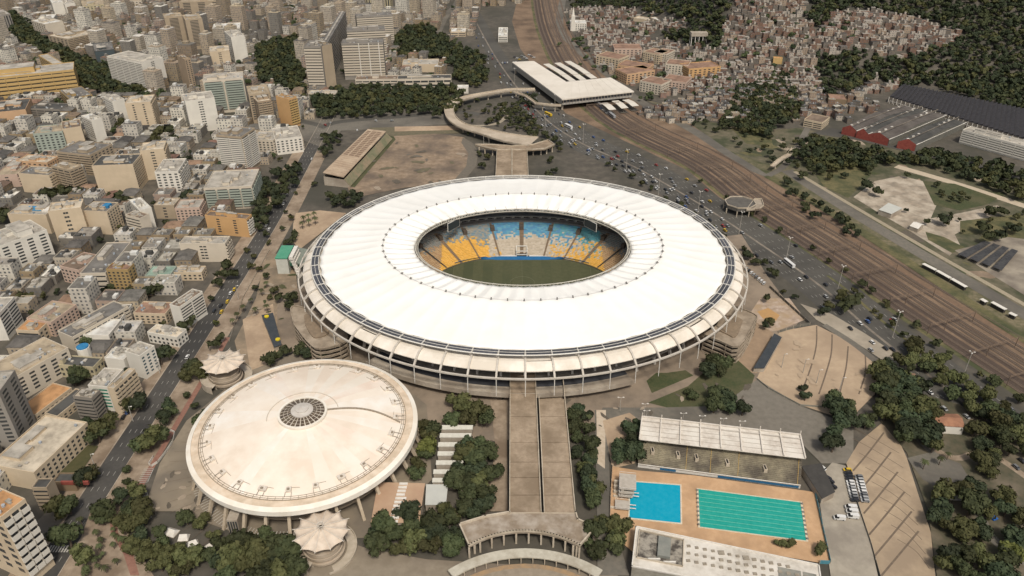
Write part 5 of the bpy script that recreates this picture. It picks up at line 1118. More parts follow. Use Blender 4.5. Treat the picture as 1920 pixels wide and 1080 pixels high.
# --- far left top ---
B_ = BLD
B_('long yellow orange institutional building with long ribbons of windows at the left edge', (-60, 152), (138, 131), (-62, 135), yb=196, wall='yellow', roof='light', fl=5, F='shelf', Rr='grid', pitch=4, lm='the yellow institution', name='institution', step=(.2, .62, .25, .8, 7, 'yellow'), dmax=40)
B_('long flat grey slab roof on the right wing of the yellow institution', (72, 104), (104, 124), (84, 98), h=21, wall='yellow', roof='light', F='band', name='institution_wing', rooms=0)
B_('brown box building with patchy white roof left of the dark trees', (130, 186), (173, 178), (104, 171), yb=207, wall='ochre', roof='grey', F='blank', Lf='band', fl=4, lm='the brown box building', name='office_block')
B_('small dark blue glass office beside the tree-lined street', (177, 97), (214, 93), (175, 82), yb=118, wall='dark', roof='grey', fl=6, F='band', Rr='blank', Lf='band', glass=blue_glass, lm='the dark glass office', name='office_block')
B_('tall white tower with one blank bright wall and dark balconied left side', (265, 119), (305, 108), (232, 98), yb=171, wall='white', roof='light', F='strip', Rr='grid', Lf='shelf', lm='the blank white tower', fl=14)
B_('white slab with narrow windowless front beside the cream strip-window tower', (210, 191), (233, 186), (203, 180), yb=228, wall='white', roof='light', F='blank', Rr='strip', Lf='grid')
B_('cream tower with a single column of dark windows on its front', (234, 195), (282, 192), (228, 182), yb=250, wall='cream', roof='cream', F='strip2', Rr='balc', Lf='blank', lm='the strip-window tower')
B_('broad white tower with a central column of windows between blank walls', (347, 191), (402, 184), (355, 176), yb=250, wall='white', roof='light', F='strip', Rr='grid', Lf='blank', lm='the broad white tower')
B_('beige tower with green tinted balconies behind the broad white tower', (380, 153), (456, 147), (385, 140), yb=214, wall='pale', roof='light', F='balc', Rr='grid', bal='teal', lm='the green balcony tower')
B_('beige stepped tower right of the green balcony tower', (466, 178), (505, 174), (468, 162), yb=232, wall='beige', roof='tan', F='grid', Rr='grid', Lf='blank')
B_('left one of two tall grey gridded towers near the top', (308, 34), (342, 31), (311, 26), yb=86, wall='beige', roof='tan', F='grid', Rr='grid', lm='the twin gridded towers', fl=18)
B_('right one of two tall grey gridded towers near the top', (347, 38), (379, 35), (350, 28), yb=94, wall='beige', roof='tan', F='grid', Rr='grid', fl=18)
B_('wide beige apartment slab touching the top edge above the twin gridded towers', (335, 4), (418, 2), (337, -4), yb=32, wall='beige', roof='tan', F='grid', Rr='grid')
B_('white fronted tower with grey striped right side at the upper middle left', (433, 70), (458, 67), (430, 58), yb=117, wall='white', roof='light', F='blank', Rr='balc')
B_('low white long roofed block behind the white fronted striped tower', (398, 55), (450, 52), (396, 46), h=18, wall='white', roof='white', F='band')
B_('cream block with a narrow column of windows left of the striped tower', (393, 98), (430, 95), (392, 88), yb=130, wall='cream', roof='cream', F='strip', Rr='grid')
B_('very thin tall tan tower standing alone among low white houses', (346, 112), (357, 110), (344, 103), yb=172, wall='tan', roof='tan', F='grid', Rr='blank', Lf='blank', fl=15)
B_('tall white wall shaped block right of the teal apartments', (171, 227), (191, 222), (165, 215), yb=267, wall='white', roof='white', F='blank', Rr='blank', Lf='grid')
B_('pale teal apartment building with rows of square windows', (62, 252), (117, 247), (66, 238), yb=291, wall='teal', roof='tan', F='grid', Lf='blank', lm='the teal apartments')
B_('cream apartment building with pinkish roof right of the teal apartments', (117, 243), (152, 238), (108, 230), yb=284, wall='cream', roof='brown', F='blank', Rr='grid')
B_('peach walled low block at the left edge below the yellow institution', (-20, 213), (48, 206), (-18, 192), yb=237, wall='peach', roof='dark', F='blank', Rr='blank')
B_('wide dark roofed shed building beside the peach walled block', (52, 204), (112, 206), (48, 192), h=9, wall='grey', roof='dark', F='band', rooms=1)
B_('grey tower with white vertical stripes at the left edge near the top', (-12, 30), (19, 26), (-10, 20), yb=60, wall='lgrey', roof='light', F='fins', Rr='grid')
B_('plain white block with slanted roof near the top left corner', (68, 40), (98, 38), (60, 30), yb=60, wall='white', roof='white', F='blank', Lf='grid')
B_('tall white blank walled tower touching the top edge at left', (97, 6), (118, 4), (93, -3), yb=30, wall='white', roof='white', F='blank', Rr='grid')
B_('white blank walled tower in a pair, just right of its twin at the top', (121, 8), (140, 6), (118, -2), yb=30, wall='white', roof='light', F='blank', Rr='grid')
B_('grey beige tower with white side, left of the cream terrace block', (84, 46), (118, 40), (76, 36), yb=72, wall='pale', roof='white', F='blank', Lf='grid')
B_('cream terrace block with layered balconies facing the tree-lined street', (126, 74), (180, 62), (122, 60), yb=96, wall='beige', roof='cream', F='balc', Rr='grid', lm='the cream terrace block')
B_('yellow fronted block touching the top edge among dark trees', (155, 12), (200, 8), (155, 2), yb=26, wall='yellowish', roof='tan', F='grid')
B_('grey ribbed tower block touching the top edge right of the yellow one', (222, 4), (265, 2), (224, -4), yb=16, wall='pale', roof='tan', F='grid')
B_('orange yellow apartment slab touching the top edge above the university', (562, 2), (610, 2), (562, -4), yb=14, wall='orange', roof='tan', F='grid')
B_('tall cream tower with vertical fins behind the university slabs', (685, -4), (730, -4), (686, -10), yb=24, wall='yellowish', roof='tan', F='fins', Rr='grid')
B_('grey tower at the top edge left of the finned cream tower', (648, 2), (683, 1), (650, -5), yb=26, wall='lgrey', roof='grey', F='grid')
B_('pale green apartment row at the top edge right of the university', (744, 2), (806, 0), (745, -4), yb=13, wall='yellowish', roof='tan', F='grid')
B_('orange banded tower with blank beige left face near the junction', (541, 187), (556, 182), (529, 177), yb=240, wall='orange', roof='tan', F='balc', Lf='blank', Rr='grid', bal='yellow', lm='the orange banded tower')
B_('beige striped tower left of the orange banded tower', (483, 192), (508, 188), (478, 180), yb=240, wall='tan', roof='cream', F='balc', Rr='grid', bal='beige')
B_('white balconied apartment building right of the side street junction', (516, 263), (566, 257), (524, 240), yb=291, wall='white', roof='light', F='grid', Rr='balc', bal='pale', lm='the white junction block')
B_('grey cream block left of the white balconied junction building', (468, 262), (512, 264), (478, 246), yb=290, wall='pale', roof='light', F='grid')
# --- middle left ---
B_('tall beige tower with white curved balcony rails on its front', (405, 254), (452, 258), (418, 236), yb=322, wall='beige', roof='grey', F='shelf', Rr='balc', Lf='grid', bal='white', lm='the balcony tower', fl=16)
B_('big cream block with one huge windowless front wall', (172, 312), (249, 309), (188, 292), yb=362, wall='cream', roof='dark', F='blank', Rr='grid', Lf='band', lm='the windowless cream block')
B_('grey brown apartment slab with dark window ribbons behind the windowless block', (106, 285), (168, 292), (128, 262), yb=322, wall='beige', roof='grey', F='shelf', Rr='grid')
B_('cream tower with a dark central slot behind the windowless block', (262, 284), (307, 280), (256, 270), yb=338, wall='cream', roof='cream', F='strip', Rr='grid')
B_('bright white apartment building with square windows and stepped right side', (290, 324), (334, 322), (300, 300), yb=366, wall='white', roof='light', F='grid', Rr='balc', lm='the bright white block')
B_('beige grey apartment complex with greenish balconies above the orange block', (382, 354), (472, 350), (392, 322), yb=394, wall='pale', roof='light', F='balc', Rr='grid', bal='teal', lm='the greenish balcony complex')
B_('orange apartment building with dark window columns and a pale central strip', (384, 405), (462, 412), (392, 396), yb=438, wall='orange', roof='brown', F='strip2', Rr='balc', Lf='grid', bal='white', lm='the orange block', fl=6, rooms=3)
B_('tall middle part of the big cream mall with nearly blank front', (90, 398), (152, 390), (96, 382), yb=452, wall='cream', roof='cream', F='strip', Rr='blank', Lf='blank', lm='the cream mall', name='mall_block', fl=6)
_m1 = B_('lower left wing of the cream mall with a blue rooftop pool', (14, 402), (86, 404), (36, 384), yb=436, wall='cream', roof='light', F='blank', Rr='blank', Lf='blank', name='mall_block')
_m2 = B_('right wing of the cream mall with tall blank wall and blue roof tank', (153, 396), (200, 398), (158, 378), yb=438, wall='cream', roof='grey', F='blank', Rr='grid', Lf='blank', name='mall_block')
B_('white diagonal apartment slab with dense square windows at the left edge', (-4, 464), (88, 432), (-24, 440), yb=512, wall='white', roof='light', F='grid', Rr='grid', lm='the white gridded slab', pitch=4, step=(.45, .75, .1, .8, 5, 'white'))
B_('cream stepped block behind the white gridded slab at the left edge', (-10, 330), (32, 328), (-8, 300), yb=352, wall='pink', roof='tan', F='strip', Rr='grid')
B_('pale plain walled block left of the dark round trees', (34, 326), (92, 330), (52, 312), yb=360, wall='cream', roof='grey', F='blank', Rr='balc')
B_('brown and white stepped balcony block above the dark round trees', (96, 312), (130, 320), (90, 296), yb=356, wall='beige', roof='tan', F='balc', Rr='balc')
B_('cream apartment blocks on the left edge above the pink stepped block', (30, 302), (88, 306), (48, 290), yb=330, wall='peach', roof='cream', F='grid', Rr='grid')
B_('white walled narrow building with curved dark balconies', (235, 404), (262, 411), (240, 392), yb=443, wall='pale', roof='brown', F='shelf', Rr='blank', lm='the curved balcony house')
B_('bright white windowless slab beside the curved balcony building', (262, 396), (284, 390), (258, 372), yb=436, wall='white', roof='white', F='blank', Rr='grid')
B_('small beige block between the bright white slab and the greenish complex', (288, 386), (326, 386), (292, 372), yb=410, wall='beige', roof='cream', F='strip', Rr='grid')
B_('pinkish cream stepped apartment building above the low tiled houses', (328, 392), (374, 390), (334, 376), yb=414, wall='pink', roof='light', F='grid', Rr='grid')
B_('building with two white tiled blank walls either side of a window column', (336, 458), (422, 458), (342, 444), yb=491, wall='pale', roof='light', F='strip', Rr='balc', lm='the white tiled building')
B_('long low building with a plain grey roof and white balcony front', (150, 514), (198, 513), (196, 456), h=14, wall='pale', roof='grey', fl=3, F='shelf', Rr='blank', Lf='grid', lm='the long grey roof', dmax=90, rooms=1)
B_('ochre four storey block with dark square windows beside the long grey roof', (199, 506), (240, 507), (206, 494), yb=547, wall='ochre', roof='red', F='grid', Rr='grid', lm='the ochre block')
B_('pink and cream low apartment row left of the long grey roof', (112, 500), (148, 508), (140, 470), h=13, wall='pink', roof='brown', F='grid', Lf='grid')
B_('pale green roofed courtyard house right of the ochre block', (272, 518), (318, 518), (284, 500), h=8, wall='teal', roof='green', F='grid', name='courtyard_house', lm='the green roofed courtyard')
B_('cream windowed block left of the avenue below the white tiled building', (322, 512), (378, 512), (330, 500), yb=526, wall='cream', roof='light', F='grid', Rr='grid')
B_('white six storey slab with striped windows facing the avenue', (318, 572), (337, 577), (350, 540), yb=614, wall='white', roof='brown', F='blank', Rr='band', lm='the striped avenue slab', fl=7, dmax=70)
B_('black flat roofed hall with thin white edges', (186, 602), (224, 602), (200, 572), h=8, wall='white', roof='dark', F='grid', rooms=0, name='hall', cat='hall', lm='the black roofed hall')
B_('low cream roofed white building near the avenue, below the striped slab', (276, 624), (332, 634), (284, 607), yb=642, wall='white', roof='cream', F='grid', Rr='grid')
B_('large brown tiled low house between the white slab and the black hall', (250, 588), (310, 590), (262, 566), h=8, wall='cream', roof='red', F='grid', rooms=1)
B_('white sheeted low warehouse below the black roofed hall', (156, 630), (204, 630), (172, 600), h=9, wall='white', roof='white', F='blank', rooms=0, name='warehouse', cat='warehouse')
B_('long white gridded six storey slab running away from the camera', (108, 622), (136, 634), (148, 540), yb=648, wall='pale', roof='grey', F='blank', Rr='grid', Lf='grid', lm='the long gridded slab', dmax=110, pitch=4)
B_('very long pale slab with rows of dark windows above the orange courtyards', (-42, 700), (4, 723), (66, 626), yb=740, wall='pale', roof='tan', F='grid', Rr='grid', lm='the very long slab', dmax=110, pitch=4)
B_('white striped office slab at the left edge level with the long slab', (-50, 592), (-2, 590), (-30, 560), yb=640, wall='white', roof='light', F='blank', Rr='band')
B_('light pink roofed block left of the long gridded slab', (50, 598), (96, 606), (70, 560), h=11, wall='pink', roof='tan', F='grid', Rr='grid')
B_('low block with a square orange roof terrace left of the long gridded slab', (30, 620), (72, 622), (52, 600), h=10, wall='cream', roof='orange', F='band', rooms=1, name='terrace_block')
B_('yellow arcaded u shaped house with a dark roof', (72, 682), (175, 690), (84, 664), h=9, wall='yellowish', roof='dark', fl=2, F='grid', Rr='grid', name='arcaded_house', cat='house', lm='the arcaded house', rooms=1)
B_('white tower with teal windows on its right side next to the avenue', (234, 660), (262, 669), (252, 638), yb=702, wall='white', roof='light', F='blank', Rr='grid', Lf='strip', glass=blue_glass, lm='the white avenue tower')
B_('white slab with blank bright wall left of the white avenue tower', (196, 672), (232, 676), (204, 650), yb=698, wall='white', roof='white', F='blank', Rr='strip')
B_('building with broad green glass bands and a beige right wall', (165, 724), (201, 727), (186, 690), yb=768, wall='white', roof='light', F='band', Rr='blank', Lf='grid', glass=green_glass, lm='the green banded building', fl=6, dmax=40)
B_('narrow beige end of the green banded building with balconied right side', (202, 728), (214, 730), (232, 690), yb=776, wall='cream', roof='light', F='blank', Rr='balc', Lf='blank', dmax=40, rooms=1)
B_('grey block with dark horizontal bands left of the green banded building', (137, 744), (172, 748), (148, 728), yb=788, wall='grey', roof='cream', F='shelf', Rr='band', bal='grey')
B_('long low courtyard wing with bright terracotta orange roof', (30, 770), (66, 780), (88, 716), h=5, wall='cream', roof='orange', F='grid', Rr='grid', rooms=0, name='courtyard_wing', lm='the orange courtyard roof', dmax=60)
B_('long low dark roofed wing right of the orange courtyard roof', (84, 776), (108, 782), (118, 724), h=5, wall='cream', roof='dark', F='grid', Rr='grid', rooms=0, name='courtyard_wing', dmax=60)
B_('grey gridded tower cut by the left edge beside the beige roofed block', (-60, 742), (-2, 738), (-40, 700), yb=845, wall='lgrey', roof='light', F='grid', Rr='grid')
B_('large beige block with pale sloping roof and side windows near the bottom left', (-20, 872), (64, 888), (66, 776), yb=905, wall='cream', roof='cream', F='blank', Rr='grid', lm='the large beige block', dmax=62)
B_('apartment building with orange roof terrace and zigzag balconies at the bottom left', (-70, 940), (2, 972), (-50, 895), yb=1062, wall='cream', roof='orange', F='grid', Rr='balc', lm='the orange terrace building', fl=8, dmax=34, bal='white', rooms=2)
B_('small louvred beige block right of the orange terrace building', (60, 916), (88, 916), (56, 898), yb=958, wall='beige', roof='dark', F='shelf', Rr='blank', rooms=0)
_m3 = B_('low dark roofed garage with a red strip below the large beige block', (100, 905), (140, 905), (104, 888), h=6, wall='brown', roof='dark', F='blank', rooms=0, name='garage', cat='garage')
def topof(e): return max(v.co.z for ch in e.children if ch.name.startswith('roof') and ch.type == 'MESH' for v in ch.data.vertices if ch.name.split('.')[0] == 'roof')
def extra(e, name, x0, y0, x1, y1, z0, z1, m): q = MB(); q.box(x0, y0, z0, x1, y1, z1); return q.obj(name, m, e)
_t = topof(_m1); extra(_m1, 'rooftop_pool', 9, 8, 24, 16, _t + .02, _t + .6, mat('roof_pool_blue', (.03, .16, .32), (.05, .24, .40), .5)); extra(_m1, 'pool_canopy', 26, 6, 32, 14, _t, _t + 1.5, WHITEP)
_t = topof(_m2); extra(_m2, 'blue_roof_tank', 14, 7, 19, 13, _t, _t + 2.2, mat('blue_lid', (.02, .14, .30), (.04, .2, .36), .6))
_t = topof(_m3); extra(_m3, 'red_strip', 4, -.4, 18, .6, _t - 1.2, _t + .9, mat('red_gable', (.20, .045, .035), (.26, .07, .05), .4))
_t = topof(_m4)
for _x in (.40, .64, .88): _w = max(v.co.x for ch in _m4.children if ch.name.startswith('wall') for v in ch.data.vertices); extra(_m4, 'white_mullion', _x * _w, -1.7, _x * _w + 1.1, -.2, 4, _t, WHITEP)
c_ = G(154, 648, 13); mb = MB(); mb.prism([(4 * math.cos(k * .5236), 4 * math.sin(k * .5236)) for k in range(12)], 0, 12); e = empty('round_water_tank', (c_.x, c_.y, 0)); tag(e, 'round blue topped water tank beside the white warehouse', 'water tank'); mb.obj('tank_body', wallc('white', WC['white']), e); mb = MB(); mb.prism([(3.6 * math.cos(k * .5236), 3.6 * math.sin(k * .5236)) for k in range(12)], 12, 12.7); mb.obj('tank_lid', mat('blue_lid', (.02, .14, .30), (.04, .2, .36), .6), e)
# --- right side ---
rb = mat('red_gable', (.20, .045, .035), (.26, .07, .05), .4); dr = mat('dark_ridged_roof', (.060, .058, .052), (.095, .09, .08), .25, c3=(.042, .042, .038), scale3=.06)
for pts, l in (([(1580, 240), (1606, 246), (1716, 203), (1690, 197)], 'dark ridged factory hall with a red end wall, leftmost of the red group'), ([(1607, 247), (1628, 252), (1738, 208), (1717, 203)], 'second dark factory hall from the left in the red group'), ([(1628, 252), (1667, 262), (1775, 216), (1739, 208)], 'dark factory hall with the largest red gable, second from right in the red group'), ([(1684, 266), (1718, 272), (1812, 230), (1780, 222)], 'dark ridged factory hall with a red end wall, rightmost of the red group')):
    e = shed(pts, 7, 7, (dr, mat('rusty_ridged_roof', (.095, .082, .07), (.13, .115, .10), .25, c3=(.065, .055, .048), scale3=.06))['third' in l or 'largest' in l or 'leftmost' in l], l, 'factory_hall', 'factory', MC['dark_wall'], ridge=True, rise=4.2); c = e.location
    q = [G(x, y, 7) for x, y in pts]; FOOT.append((c.x, c.y, 1, 0, 30, 30))
    mb = MB(); mb.bar(q[1] - c + Z * .3, q[2] - c + Z * .3, .45); mb.obj('gutter', WHITEP, e)
    mb = MB(); mb.bar(lerp(q[0], q[1], .5) - c + Z * 4.3, lerp(q[3], q[2], .5) - c + Z * 4.3, .4); mb.obj('ridge_cap', CONCD, e)
    for _k in range(9): _p = lerp(lerp(q[0], q[3], .08 + _k * .1), lerp(q[1], q[2], .08 + _k * .1), .27) - c + Z * 2.2; mb = MB(); mb.box(_p.x - 1.3, _p.y - .8, _p.z - 1, _p.x + 1.3, _p.y + .8, _p.z + .5); mb.obj('roof_vent', WHITEP, e)
    _n = (q[0] - q[3]).normalized() * .5; q0, q1 = q[0] - c + _n, q[1] - c + _n; _m = (q0 + q1) / 2; mb = MB(); mb.poly([up(q0, 0), up(q1, 0), up(q1, 7.6), up(_m, 12.2), up(q0, 7.6)]); mb.obj('end_wall', rb, e)
landmark('the red factory halls', *G(1660, 235)[:2])
e = empty('black_roofed_works', (0, 0, 0)); tag(e, 'vast black saw-toothed factory roof with a pale arcade along its front edge', 'factory'); landmark('the black saw-toothed roof', *G(1800, 200)[:2])
a, b, c, d = G(1668, 180, 8), G(1930, 262, 8), G(1930, 206, 8), G(1692, 157, 8); bm_ = mat('black_roof', (.035, .034, .038), (.06, .056, .058), .3)
FOOT.append((*(sum((a, b, c, d), Vector()) / 4)[:2], *((b - a).normalized())[:2], (b - a).length / 2, 60))
mb = MB(); mb.prism([(p.x, p.y) for p in (a, b, c, d)], 0, 7); mb.obj('wall', mat('arcade_wall', (.30, .26, .21), (.22, .19, .15), .4), e)
for i in range(30):
    t0, t1 = i / 30, (i + 1) / 30; A0, A1, D0, D1 = lerp(a, b, t0), lerp(a, b, t1), lerp(d, c, t0), lerp(d, c, t1); mb = MB(); mb.quad(up(A0, 7.1), up(A1, 9.4), up(D1, 9.4), up(D0, 7.1)); mb.quad(up(A1, 9.4), up(A1, 7.1), up(D1, 7.1), up(D1, 9.4)); mb.poly([up(A0, 7.1), up(A1, 7.1), up(A1, 9.4)]); mb.obj('sawtooth_bay', bm_, e)
    p = up(A0, 0); mb = MB(); mb.bar(p, up(p, 7), .5); mb.bar(up(A0, 3.4) - Vector((0, 4, 0)), up(A1, 3.4) - Vector((0, 4, 0)), .25); mb.bar(up(A0, 0) - Vector((0, 4, 0)), up(A0, 3.4) - Vector((0, 4, 0)), .3); mb.obj('arcade_bay', WHITEP, e)
B_('long white school building with dark window ribbons at the right edge', (1805, 244), (1932, 278), (1824, 236), yb=268, wall='white', roof='light', F='shelf', Rr='blank', lm='the ribboned school', bal='white', dmax=18, name='school_building')
B_('cream two storey house with brown roof left of the red factory halls', (1508, 224), (1542, 231), (1520, 213), h=8, wall='cream', roof='brown', F='band', name='school_house', rooms=0, cat='house')
B_('small building with a bright red roof in front of the wooded slope', (1556, 186), (1588, 188), (1560, 177), h=6, wall='brown', roof='red', F='blank', name='red_roofed_house', cat='house', rooms=0, lm='the bright red roof')
OA = dict(name='terracotta_block', cat='apartment block', rooms=0, group=None)
OB = []
for k, (A, B, D, yb, wl, l) in enumerate((((1152, 92), (1204, 92), (1150, 78), 101, 'pink', 'long pink terracotta roofed block, backmost in the estate behind the station'), ((1118, 104), (1160, 112), (1104, 78), 118, 'cream', 'L shaped cream block with terracotta roof nearest the station roof'),
    ((1206, 97), (1236, 103), (1214, 84), 110, 'cream', 'narrow gable ended terracotta block right of the long pink block'), ((1226, 98), (1250, 102), (1222, 80), 108, 'pale', 'second narrow gable ended terracotta block right of the long pink block'),
    ((1158, 122), (1212, 130), (1166, 108), 140, 'peach', 'orange walled terracotta roofed block in the middle of the estate'), ((1176, 140), (1228, 132), (1180, 122), 148, 'peach', 'orange block with garden court at the front of the estate'),
    ((1248, 120), (1290, 124), (1262, 104), 136, 'pale', 'white walled terracotta block right of the estate centre'), ((1292, 130), (1352, 122), (1290, 114), 143, 'orange', 'bright orange block at the right end of the estate'),
    ((1200, 152), (1240, 160), (1196, 138), 163, 'pale', 'pale terracotta roofed block at the front left of the estate'), ((1242, 150), (1286, 156), (1240, 136), 161, 'pink', 'pink terracotta roofed block at the front right of the estate'))):
    B_(l, A, B, D, h=13, wall=wl, roof='red', F='grid', Rr='grid', dmax=28, lm='the terracotta estate' if k == 4 else None, **OA)
e = B_('white church with a tall thin spire near the top edge', (1070, 44), (1100, 44), (1070, 38), h=12, wall='white', roof='white', F='grid', name='church', cat='church', rooms=0, lm='the white church')
mb = MB(); mb.box(1, -1, 0, 7, 5, 24); mb.obj('tower', wallc('white', WC['white']), e); mb = MB(); mb.bar((4, 2, 24), (4, 2, 38), 3, n=4, r2=.2); mb.obj('spire', wallc('white', WC['white']), e)
e = empty('reservoir_frame', tuple(G(1308, 84))); tag(e, 'white columned water reservoir standing in the wooded slope', 'water tower'); 
mb = MB(); mb.box(-12, -6, 13, 12, 6, 18); mb.obj('tank_body', CONC, e)
for k in range(5):
    for y in (-5, 5): mb = MB(); mb.bar((-11 + k * 5.5, y, -2), (-11 + k * 5.5, y, 13), .6); mb.obj('column', WHITEP, e)
B_('small bright yellow house standing out among the hillside homes', (1450, 112), (1467, 113), (1451, 105), h=7, wall='yellow', roof='orange', F='blank', name='yellow_house', cat='house', rooms=0, lm='the bright yellow house')
B_('long pale shed with a blue white roof below the top wood', (1188, 34), (1218, 34), (1186, 29), h=7, wall='cream', roof='cream', F='blank', name='long_shed', cat='shed', rooms=0)
B_('long shed with light blue roof right of the pale shed below the top wood', (1219, 34), (1246, 34), (1220, 28), h=7, wall='cream', roof='white', F='blank', name='long_shed', cat='shed', rooms=0)
B_('white works building inside the railway fork at the top', (934, 68), (952, 68), (934, 52), h=9, wall='white', roof='white', F='band', name='works_building', rooms=2)
shed([(1648, 392), (1672, 400), (1692, 390), (1666, 380)], 5, 5.5, mat('pale_grey_roof', (.42, .42, .38)), 'pale square roofed site shed in the middle of the dug up ground', 'site_shed', 'shed')
landmark('the site shed', *G(1670, 392)[:2])
shed([(1706, 422), (1722, 428), (1733, 421), (1718, 416)], 4, 4.6, WHITEP, 'small white roofed hut below the dug up ground', 'site_hut', 'hut', ridge=True)
shed([(1750, 796), (1810, 800), (1796, 776), (1757, 775)], 6, 6.5, TERRA, 'white house with a brown tiled roof inside the garden on the right', 'garden_house', 'house', wallc('white', WC['white']), ridge=True)
landmark('the tiled garden house', *G(1780, 800)[:2])
shed([(1690, 716), (1722, 718), (1716, 700), (1692, 698)], 4, 4.5, mat('brown_tiles', (.16, .10, .065), (.22, .14, .09), .5), 'small white kiosk with brown roof at the corner of the garden wall', 'garden_kiosk', 'kiosk', wallc('white', WC['white']))
for k in range(4):
    p = [G(x, y, 3) for x, y in ((1796 + k * 22, 476 + k * 8), (1812 + k * 22, 483 + k * 8), (1858 + k * 17, 455 + k * 5), (1846 + k * 17, 451 + k * 5))]; c = sum(p, Vector()) / 4; e = empty('solar_canopy', (c.x, c.y, 0)); tag(e, 'long black solar panel canopy near the right edge, ' + ('first from the left', 'second from the left', 'third from the left', 'rightmost of four')[k], 'solar canopy', 'solar canopies')
    mb = MB(); quadslab(mb, [q - c + Vector((0, 0, c.z)) for q in p], .3); mb.obj('panel_roof', mat('black_panels', (.03, .03, .032), (.07, .068, .065), .5, rough=.6), e)
    for t in (.1, .5, .9): q = lerp(p[0], p[3], t) - c; mb = MB(); mb.bar((q.x, q.y, 0), (q.x, q.y, 2.8), .2); mb.obj('post', CONC, e)
for k, (x0, y0, x1, y1) in enumerate(((1731, 494, 1755, 506), (1757, 507, 1782, 521), (1784, 522, 1812, 538), (1840, 560, 1850, 566), (1860, 566, 1886, 580), (1893, 586, 1906, 592))):
    a, b = G(x0, y0, 3.4), G(x1, y1, 3.4); c = (a + b) / 2; d = (b - a); L = d.length; e = empty('tram_shelter', (c.x, c.y, 0), math.atan2(d.y, d.x)); tag(e, 'white roofed shelter beside the tramway road, ' + ('first from the upper end', 'second from the upper end', 'third from the upper end', 'fourth and smallest', 'fifth from the upper end', 'last at the right edge')[k], 'shelter', 'shelters along the tramway')
    mb = MB(); mb.box(-L / 2, -1.6, 3.2, L / 2, 1.6, 3.5); mb.obj('roof', WHITEP, e); mb = MB(); mb.box(-L / 2 + .5, -1.2, 0, L / 2 - .5, 1.2, 3.1); mb.obj('cabin', DARK, e)  # dark block below the roof stands in for the shade underneath
# ================= ordinary houses of the town =================
def inpoly(x, y, P):
    r = False; n = len(P)
    for i in range(n):
        x0, y0 = P[i]; x1, y1 = P[i - 1]
        if (y0 > y) != (y1 > y) and x < (x1 - x0) * (y - y0) / (y1 - y0) + x0: r = not r
    return r
def foot_free(x, y, r):
    for cx, cy, ux, uy, hw, hd in FOOT:
        dx, dy = x - cx, y - cy; a = abs(dx * ux + dy * uy); b = abs(-dx * uy + dy * ux)
        if a < hw + r and b < hd + r: return False
    return True
def wpoly(pts): return [tuple(G(*p)[:2]) for p in pts]
def inview(x, y, z=0, m=40):
    if y < 60: return False
    u, v = pjv(x, y, z); return -m < u < 1920 + m and -m < v < 1080 + m
WOODS = [wpoly(p) for p in (
    [(565, 185), (640, 172), (665, 168), (860, 168), (870, 200), (850, 214), (700, 222), (600, 226)],
    [(742, 60), (800, 50), (860, 90), (905, 110), (920, 150), (890, 172), (850, 150), (850, 128), (830, 112), (750, 112), (740, 90)],
    [(20, 20), (50, 40), (90, 75), (150, 110), (200, 130), (240, 165), (280, 175), (270, 195), (200, 182), (150, 165), (90, 110), (40, 80), (10, 60)],
    [(480, 90), (560, 70), (570, 120), (575, 180), (520, 170), (480, 150)],
    [(1500, 268), (1560, 275), (1575, 272), (1600, 280), (1680, 297), (1770, 290), (1800, 298), (1930, 335), (1930, 385), (1800, 335), (1690, 305), (1630, 322), (1540, 330), (1490, 300)],
    [(1380, 170), (1480, 140), (1500, 220), (1440, 260), (1350, 240)])]
GREEN = WOODS + [wpoly(p) for p in ([(478, 345), (520, 330), (560, 300), (575, 330), (520, 400), (480, 430)], [(560, 225), (850, 200), (860, 250), (560, 280)])]
def blocked(x, y, r):
    if not foot_free(x, y, r): return True
    if x > -236 and y < 830: return True
    return any(inpoly(x, y, P) for P in GREEN)
HW = {k: wall_mat('windowed_' + k, c, p, 3.0) for k, c, p in (('cream', (.42, .345, .25), 2.8), ('white', (.54, .50, .42), 3.2), ('tan', (.28, .22, .15), 3.0), ('pink', (.37, .28, .215), 3.4), ('grey', (.20, .18, .15), 2.6), ('ochre', (.31, .235, .145), 3.1), ('pale', (.46, .40, .31), 2.4))}
HR = {k: mat('houseroof_' + k, c, tuple(q * .6 for q in c), .35, rnd=.25, c3=tuple(q * 1.2 for q in c), scale3=.12) for k, c in (('grey', (.13, .12, .105)), ('light', (.30, .275, .23)), ('white', (.52, .49, .43)), ('dark', (.075, .07, .063)), ('terra', (.21, .13, .09)), ('brown', (.17, .12, .085)), ('tan', (.30, .24, .17)))}
TANKM = [mat('tank', (.22, .27, .33), (.4, .38, .33), .3, rnd=.4), roofm('light'), roofm('white'), roofm('dark')]
